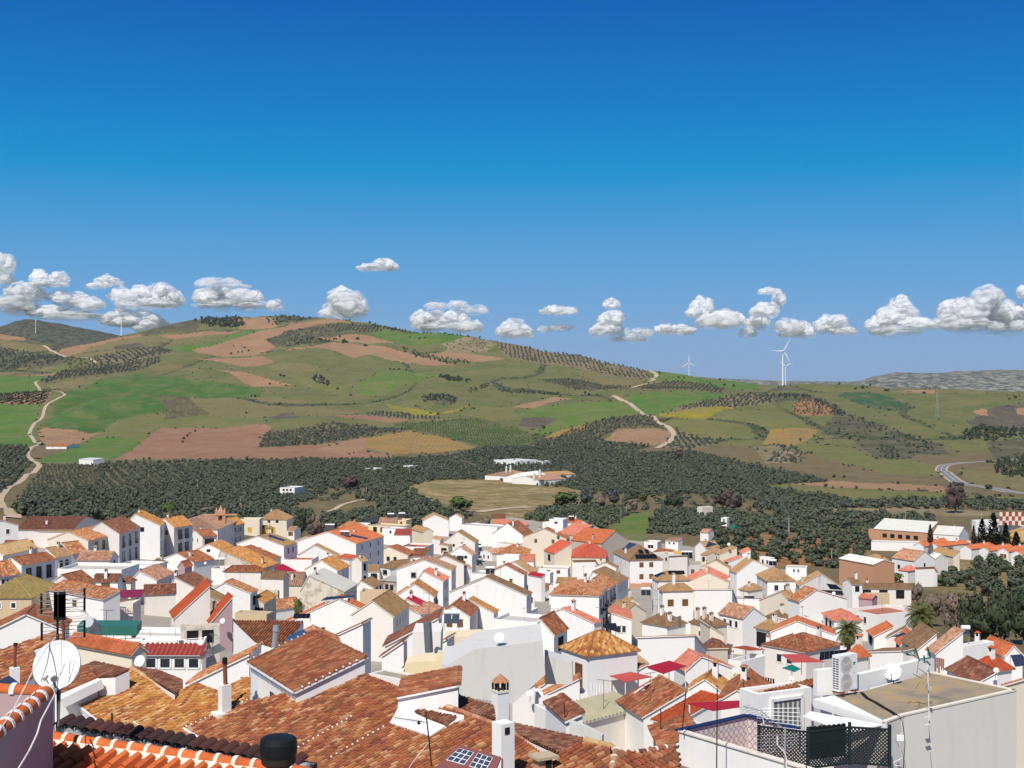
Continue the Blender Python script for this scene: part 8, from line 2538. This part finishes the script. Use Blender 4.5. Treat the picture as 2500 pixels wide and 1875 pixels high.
def palm(label,x,y,base_y,r,d,seed):
 c=at(x,y,d)
 b=at(x,base_y,d)
 b.z=min(b.z,c.z-3)
 root=empty('palm_tree',b,label,'palm tree')
 m=MB()
 for k in range(7):
  p,q=b.lerp(c,k/7),b.lerp(c,(k+1)/7)
  m.tube(p,q,.30-.015*k,9,0,.27-.015*k)
 m.tube(c-Zv*.5,c+Zv*.2,.34,9,0,.2)
 m.build('trunk',MATS['trunk'],root)
 rp=random.Random(seed)
 for k in range(66):
  az=k*2.39996
  el_=math.radians(82-150*(k/65)**.85)
  L=r*rp.uniform(.85,1.15)
  h=Vector((math.cos(az),math.sin(az),0))
  s=Vector((-h.y,h.x,0))
  pts=[]
  e,p=el_,c.copy()
  for i in range(7):
   pts.append(p.copy())
   p=p+(h*math.cos(e)+Zv*math.sin(e))*L/6
   e -= .10+.06*i
  m=MB()
  for i in range(1,6):
   w=L*.30*math.sin(math.pi*(i/6.5))**.6
   dr=(pts[i+1]-pts[i]).normalized()
   for sg in (-1,1):
    for f in (0,.5):
     a0=pts[i].lerp(pts[i+1],f)
     m.face([a0,a0+dr*L*.075,a0+dr*L*.12+s*sg*w-Zv*w*.45])
  for i in range(6):m.tube(pts[i],pts[i+1],.022,3,0,.015,False)
  m.build('frond',MATS['leaf_dry' if k>54 else 'leaf_palm'],root)
palm('left palm tree in front of the large air conditioner roofs',2072,1540,1612,1.75,150,4)
palm('right palm tree, taller, behind the teal antenna',2247,1506,1640,2.2,165,9)
# ---------------------------------------------------------------- wind turbines, masts, poles, silos
def turbine(label,x,ybase,yhub,d,rot,rl,yaw=0.0):
 b,h=at(x,ybase,d),at(x,yhub,d)
 r=empty('wind_turbine',b,label,'wind turbine')
 Hm=h.z-b.z
 m=MB(); m.tube(b-Zv*Hm*.3,h,Hm*.030,12,0,Hm*.016); m.build('tower',MATS['whitepaint'],r)
 f=Vector((math.sin(yaw),-math.cos(yaw),0)); s=Vector((f.y,-f.x,0))
 m=MB(); m.box(h+Zv*Hm*.02,s*Hm*.022,f*Hm*.06,Zv*Hm*.024); m.build('nacelle',MATS['whitepaint'],r)
 hub=h+f*Hm*.075+Zv*Hm*.02
 m=MB(); m.tube(hub-f*Hm*.02,hub+f*Hm*.03,Hm*.022,8,0,Hm*.008); m.build('hub',MATS['whitepaint'],r)
 for k in range(3):
  a=rot+k*2*math.pi/3
  dr=s*math.cos(a)+Zv*math.sin(a)
  pp=f.cross(dr)
  w=rl*.032
  m=MB()
  q=[hub+dr*rl*.02,hub+dr*rl*.22+pp*w*1.5,hub+dr*rl,hub+dr*rl*.15-pp*w]
  m.hexa([x_-f*w*.3 for x_ in q],[x_+f*w*.3 for x_ in q])
  m.build('blade',MATS['whitepaint'],r)
turbine('nearest wind turbine on the right skyline, left one of the pair',1911,932,858,3460,0.0,40,.25)
turbine('smaller wind turbine just behind the nearest one',1918,932,894,6500,.62,46,-.2)
turbine('wind turbine half hidden behind the sloping ridge',1682,915,886,6000,math.pi/2,43,0)
turbine('white turbine tower standing left of the main hill',296,822,777,6600,1.2,30,1.45)
turbine('small turbine on the dark far left hill',87,806,782,5150,1.0,16,1.5)
def pole(label,t,top,base,r=.25,d=None,lattice=False,arms=True,name='utility_pole',cat='pole'):
 b=ground_px(*px(t,base)) if d is None else at(*px(t,base),d)
 a=at(*px(t,top),b.y)
 e=empty(name,b,label,cat)
 m=MB()
 if lattice:
  w=(a.z-b.z)*.05
  for x in (-1,1):
   for y in (-1,1):m.tube(b+Vector((x*w,y*w,-1)),a+Vector((x*w*.15,y*w*.15,0)),r*.4,4)
  n=8
  for i in range(n):
   f0,f1=i/n,(i+1)/n
   w0,w1=w*(1-.85*f0),w*(1-.85*f1)
   m.tube(b.lerp(a,f0)+Vector((-w0,-w0,0)),b.lerp(a,f1)+Vector((w1,-w1,0)),r*.3,4)
   m.tube(b.lerp(a,f0)+Vector((w0,-w0,0)),b.lerp(a,f1)+Vector((-w1,-w1,0)),r*.3,4)
 else:m.tube(b-Zv*1,a,r,6,0,r*.7)
 m.build('shaft',MATS['galv' if lattice else 'greyroof'],e)
 if arms:
  m=MB(); m.box(a-Zv*.6,Vector((1.3,0,0)),Vector((0,.08,0)),Zv*.08); m.build('crossarm',MATS['galv'],e)
pole('thin mast on the hilltop right of the summit farm','h2',(1018,95),(1018,160),.6,4150,True,False,'mast','mast')
pole('faint lattice mast behind the sloping ridge','h3',(787,280),(787,412),.9,5200,True,False,'mast','mast')
pole('short mast at the end of the ridge groves','h3',(1012,405),(1012,460),.6,3400,True,False,'mast','mast')
pole('lattice pylon on the far right hill','h4',(1340,650),(1340,868),.5,None,True,True,'pylon','pylon')
pole('lattice pylon rising from the olives beyond the red soil','t7',(695,240),(695,470),.25,None,True,True,'pylon','pylon')
for i,(t_,a,b,lab) in enumerate([('t8',(615,160),(615,330),'utility pole behind the long brick warehouse'),('t8',(1635,150),(1635,260),'utility pole behind the sports hall'),('h1',(1510,1345),(1510,1425),'white pole in the left olive belt'),
         ('h2',(1190,1245),(1190,1318),'pole by the pale basin in the olive belt'),('h2',(135,1295),(135,1370),'pole in the olives left of the country house'),('h2',(860,1400),(860,1470),'pole at the bend of the pale path'),
         ('t5',(1592,230),(1592,350),'leaning pole at the lower corner of the green field'),('t5',(1748,150),(1748,250),'pole at the left side of the green field'),('t5',(1824,100),(1824,200),'pole at the top corner of the green field'),
         ('t7',(1275,690),(1275,860),'pole left of the brick shed'),('t7',(222,130),(222,210),'pole beside the pale track in the groves'),('h1',(1840,1480),(1840,1540),'pole above the church roof grove'),('h2',(1325,1300),(1325,1345),'pole at the top of the earth cutting')]):
 pole(lab,t_,a,b,.16,None,False,i % 2 == 0)
for i,(x,y0,y1,w,lab) in enumerate([(20,1242,1282,18,'left grain silo of the valley farm'),(245,1276,1322,24,'tallest grain silo of the valley farm'),(200,1302,1350,22,'front grain silo of the valley farm'),(-12,1250,1285,16,'small grain silo at the left end of the valley farm')]):
 d=HOUSES[402]['d']-6+4*(i % 2)
 a,b=at(*px('h3',(x,y0)),d),at(*px('h3',(x,y1)),d)
 R_=w/3.13/2*d/F
 e=empty('silo',b,lab,'silo',FARM)
 m=MB(); m.tube(b-Zv,a-Zv*.5,R_,14); m.build('body',MATS['palemetal'],e)
 m=MB(); m.tube(a-Zv*.5,a+Zv*R_*.7,R_*1.03,14,0,.15); m.build('roof_cone',MATS['galv'],e)
awning('green shelter roof in the grove beyond town','t6',((1510,410),(1600,405),(1690,375),(1600,335)),ground_px(*px('t6',(1585,455))).y,'greencloth',3.0)
# ---------------------------------------------------------------- cars
def car(label,t,c,yaw,paint,d=None,van=False):
 p=ground_px(*px(t,c)) if d is None else at(*px(t,c),d)
 r=empty('parked_car',p,label,'car','cars parked in the village streets')
 f=Vector((math.sin(yaw),-math.cos(yaw),0)); s=Vector((-f.y,f.x,0))
 L,W_,Hh=(2.3,.92,1.0) if van else (2.05,.86,.75)
 def loft(secs,name,mat,par):
  m=MB()
  R_=[[p+f*x+s*(y*w)+Zv*z for (y,z) in ((-1,z0),(-1,z1),(-.86,z2),(.86,z2),(1,z1),(1,z0))] for x,w,z0,z1,z2 in secs]
  for a,b in zip(R_[:-1],R_[1:]):
   for k in range(6):m.face([a[k],b[k],b[(k+1) % 6],a[(k+1) % 6]])
  m.face(R_[0]); m.face(list(reversed(R_[-1])))
  return m.build(name,MATS[mat],par)
 loft([(-L,W_*.9,.35,.62,.78),(-L*.93,W_,.28,.7,.86),(L*.5,W_,.25,.7,.88),(L*.92,W_*.95,.27,.6,.72),(L,W_*.86,.35,.5,.58)],'body',paint,r)
 top=1.85 if van else 1.42
 loft([(-L*.88,W_*.86,.8,1.0,1.05),(-L*.62,W_*.84,.8,top-.12,top),(L*.05,W_*.84,.8,top-.1,top),(L*.48,W_*.88,.8,.88,.9)],'cabin','glass',r)
 m=MB(); m.box(p+f*(-L*.29)+Zv*(top+.005),f*L*.33,s*W_*.7,Zv*.02); m.build('roof',MATS[paint],r)
 for x in (-.62,.62):
  for y in (-1,1):
   c_=p+f*L*x+s*W_*y*.93+Zv*.31
   m=MB(); m.tube(c_-s*.1,c_+s*.1,.31,12); w=m.build('wheel',MATS['blackmetal'],r)
   m=MB(); m.tube(c_-s*.11,c_+s*.11,.17,8); m.build('rim',MATS['galv'],w,origin=c_)
 for y in (-1,1):
  m=MB(); m.box(p+f*L*.985+s*W_*.62*y+Zv*.52,f*.03,s*.15,Zv*.07); m.build('headlight',MATS['whitepaint'],r)
 m=MB(); m.box(p+f*L*.99+Zv*.4,f*.03,s*.26,Zv*.06); m.build('number_plate',MATS['whitepaint'],r)
plain('car_dark',(.02,.022,.026),.3); plain('car_silver',(.35,.36,.37),.35); plain('car_blue',(.02,.04,.10),.3); plain('car_green',(.01,.09,.05),.4)
for c,yw,pt,vn,lab in [((1475,590),.15,'car_green',True,'green van at the top of the row of parked cars'),((1492,640),.15,'whitepaint',False,'white car second in the row parked along the street'),((1500,690),.15,'car_dark',False,'dark car below the white one in the street row'),
       ((1498,750),.15,'car_blue',False,'navy car in the middle of the street row'),((1495,815),.15,'car_silver',False,'silver car near the lower end of the street row'),((1490,880),.15,'car_dark',False,'dark car at the shaded lower end of the street row')]:
 car(lab,'t4',c,yw,pt,None,vn)
car('dark car with bright headlights facing uphill in the shaded street','t5',(1705,1515),-.25,'car_dark')
car('dark car beside the shaded house front','t5',(1780,1330),-.3,'car_blue')
# ---------------------------------------------------------------- clouds
def cloud_mat(name,dens,lo,hi):
 t=NT(name)
 lw_=t.new('ShaderNodeLayerWeight')
 lw_.inputs['Blend'].default_value=0.5
 n=t.noise(0.0045,t.pos(),7,0.66)
 tcn=t.new('ShaderNodeTexCoord')
 sx=t.new('ShaderNodeSeparateXYZ')
 t.link(tcn.outputs['Generated'],sx.inputs[0])
 e=t.math('ADD',lw_.outputs['Facing'],t.math('MULTIPLY',t.math('SUBTRACT',n,.5),1.1))
 al=t.ramp(e,[(lo,(1,1,1)),(hi,(0,0,0))])
 base_=t.ramp(sx.outputs['Z'],[(0.0,(.12,.12,.12)),(0.38,(1,1,1))])
 al=t.math('MULTIPLY',t.math('MULTIPLY',al,base_),dens)
 df,tl,mx,tr,m2=(t.new('ShaderNode' +q) for q in ('BsdfDiffuse','BsdfTranslucent','MixShader','BsdfTransparent','MixShader'))
 df.inputs[0].default_value=tl.inputs[0].default_value=(.985,.985,.985,1)
 mx.inputs[0].default_value=.50
 t.link(df.outputs[0],mx.inputs[1]); t.link(tl.outputs[0],mx.inputs[2])
 t.link(al,m2.inputs[0]); t.link(tr.outputs[0],m2.inputs[1]); t.link(mx.outputs[0],m2.inputs[2])
 t.link(m2.outputs[0],t.n['Material Output'].inputs['Surface'])
cloud_mat('cloud',1.0,-.0,.70)
cloud_mat('cloud_thin',.5,.0,.7)
CD=16500.0
_iv,_if=ico(4)
def cloud(label,puffs,thin=False,seed=0):
 V,Fc,nv=[],[],0
 r=np.random.RandomState(seed)
 cx,cy=np.mean([q[0] for q in puffs]),np.mean([q[1] for q in puffs])
 c0=np.array(at(cx,cy,CD))
 full=[]
 for (x,y,w,h) in puffs:
  w,h=w*1.12,h*1.18
  full.append((x,y,w,h))
  for k in range(6):
   a=r.rand()*math.pi
   full.append((x+w*.68*math.cos(a),y-h*.5*math.sin(a)+h*.12,w*r.uniform(.34,.6),h*r.uniform(.34,.6)))
 for (x,y,w,h) in full:
  c=np.array(at(x,y,CD+r.uniform(-250,250)))-c0
  k=CD/F
  d=1+.20*smooth_noise(_iv[:,0]*2.2+x,_iv[:,2]*2.2+_iv[:,1]*2.2+y,seed+5)+.09*smooth_noise(_iv[:,0]*5+y,_iv[:,2]*5+_iv[:,1]*4,seed+6)
  v=_iv*d[:,None]
  v=v*np.array([w*k,(w+h)/2*k,h*k])
  v[:,2]=np.where(v[:,2]<0,v[:,2]*.8,v[:,2])
  V.append(v+c); Fc.append(_if+nv); nv += len(v)
 o=bpy.data.objects.new('cloud',np_mesh('cloud',np.concatenate(V),np.concatenate(Fc),MATS['cloud_thin' if thin else 'cloud'],True))
 o.location=c0
 COL.objects.link(o)
 tag(o,label,'cloud')
CL=[
 ('white cloud tower cut by the left edge',[(0,655,32,38),(5,690,28,20)],0),
 ('small cloud above the dark left hill',[(95,680,20,20),(145,683,22,20),(120,695,40,14)],0),
 ('flat small cloud right of the dark left hill',[(262,690,30,17),(235,700,25,9)],0),
 ('bright heaped cloud at the far left',[(55,715,40,24),(30,745,45,25),(85,720,26,22),(60,760,50,18)],0),
 ('long grey cloud bank over the dark left hill',[(115,726,16,10),(150,722,20,12),(180,735,40,22),(210,745,40,20),(130,765,50,18),(180,775,60,16)],0),
 ('large two headed cloud left of the hilltop',[(300,725,30,20),(340,720,26,20),(395,722,38,28),(420,735,30,25),(350,745,60,20)],0),
 ('low cloud behind the left turbine',[(290,780,40,22),(340,785,55,24),(370,800,40,20)],0),
 ('broad bright cloud left of the summit',[(500,725,28,20),(540,722,34,24),(590,725,30,20),(620,728,20,18),(560,745,70,18),(670,750,22,16)],0),
 ('thin grey cloud above the broad bright cloud',[(510,695,30,16),(550,690,30,12),(580,700,30,8)],1),
 ('solitary small cloud high above the summit',[(900,655,26,12),(935,648,26,16),(955,654,20,12)],0),
 ('tall bright cloud right of the summit',[(835,728,32,24),(850,745,42,30),(825,765,40,25),(870,765,30,22)],0),
 ('wide cloud over the right shoulder of the hill',[(1030,785,26,24),(1060,780,30,20),(1110,780,30,20),(1090,800,55,20),(1150,800,26,18)],0),
 ('thin veil above the wide cloud',[(1065,750,26,12),(1115,748,26,14),(1160,760,30,14)],1),
 ('rounded cloud rising behind the ridge',[(1258,805,32,24),(1235,815,28,18),(1280,815,22,16)],0),
 ('low flat cloud in the middle of the sky',[(1355,760,26,14),(1385,762,26,12),(1335,762,18,7)],0),
 ('faint cloud scraps above the ridge',[(1330,805,16,10),(1375,802,26,12)],1),
 ('small round cloud right of centre',[(1492,745,20,15)],0),
 ('tall rounded cloud right of centre',[(1490,790,30,26),(1480,810,36,20),(1505,775,18,16)],0),
 ('low pale cloud bank right of centre',[(1550,815,36,14),(1535,830,40,12),(1580,812,16,10)],1),
 ('small bright cloud over the half hidden turbine',[(1625,805,24,14),(1660,808,30,14),(1680,808,18,12)],0),
 ('two peaked cloud left of the wind turbines',[(1715,755,26,30),(1695,765,18,14),(1765,785,40,28),(1740,790,40,20),(1800,785,18,20)],0),
 ('hooked cloud above the wind turbines',[(1880,712,24,11),(1900,735,16,22),(1870,760,30,20),(1850,790,26,20),(1825,815,20,16)],0),
 ('twin cloud just right of the wind turbines',[(1925,800,28,22),(1965,808,18,22),(1945,820,40,10)],0),
 ('domed cloud above the far right plain',[(2035,792,36,24),(2015,805,24,14),(2060,810,26,14)],0),
 ('pointed heaped cloud above the far right hill',[(2198,745,24,22),(2190,770,44,26),(2150,795,36,22),(2235,795,40,18),(2190,812,60,18)],0),
 ('largest heaped cloud at the right',[(2412,728,34,28),(2390,760,50,36),(2335,760,40,30),(2450,770,40,34),(2380,800,70,24),(2320,790,34,22),(2460,800,40,24)],0),
 ('cloud cut by the right edge',[(2500,715,16,18),(2495,770,26,24)],0),
]
for i,(lab,puffs,th) in enumerate(CL):cloud(lab,puffs,bool(th),900+i*3)
# ---------------------------------------------------------------- air
m=MB()
m.hexa([Vector(q) for q in ((-12500,-300,-126.5),(12500,-300,-126.5),(12500,12200,-126.5),(-12500,12200,-126.5))],[Vector(q) for q in ((-12500,-300,420),(12500,-300,420),(12500,12200,420),(-12500,12200,420))])
t=NT('haze')
t.n.remove(t.b)
pv=t.new('ShaderNodeVolumePrincipled')
pv.inputs['Color'].default_value=(.82,.90,1.0,1)
pv.inputs['Density'].default_value=1.7e-5
pv.inputs['Anisotropy'].default_value=0.0
t.link(pv.outputs[0],t.n['Material Output'].inputs['Volume'])
o=m.build('haze',MATS['haze'])
tag(o,'thin bluish air over the valley and hills',None,None,'stuff')
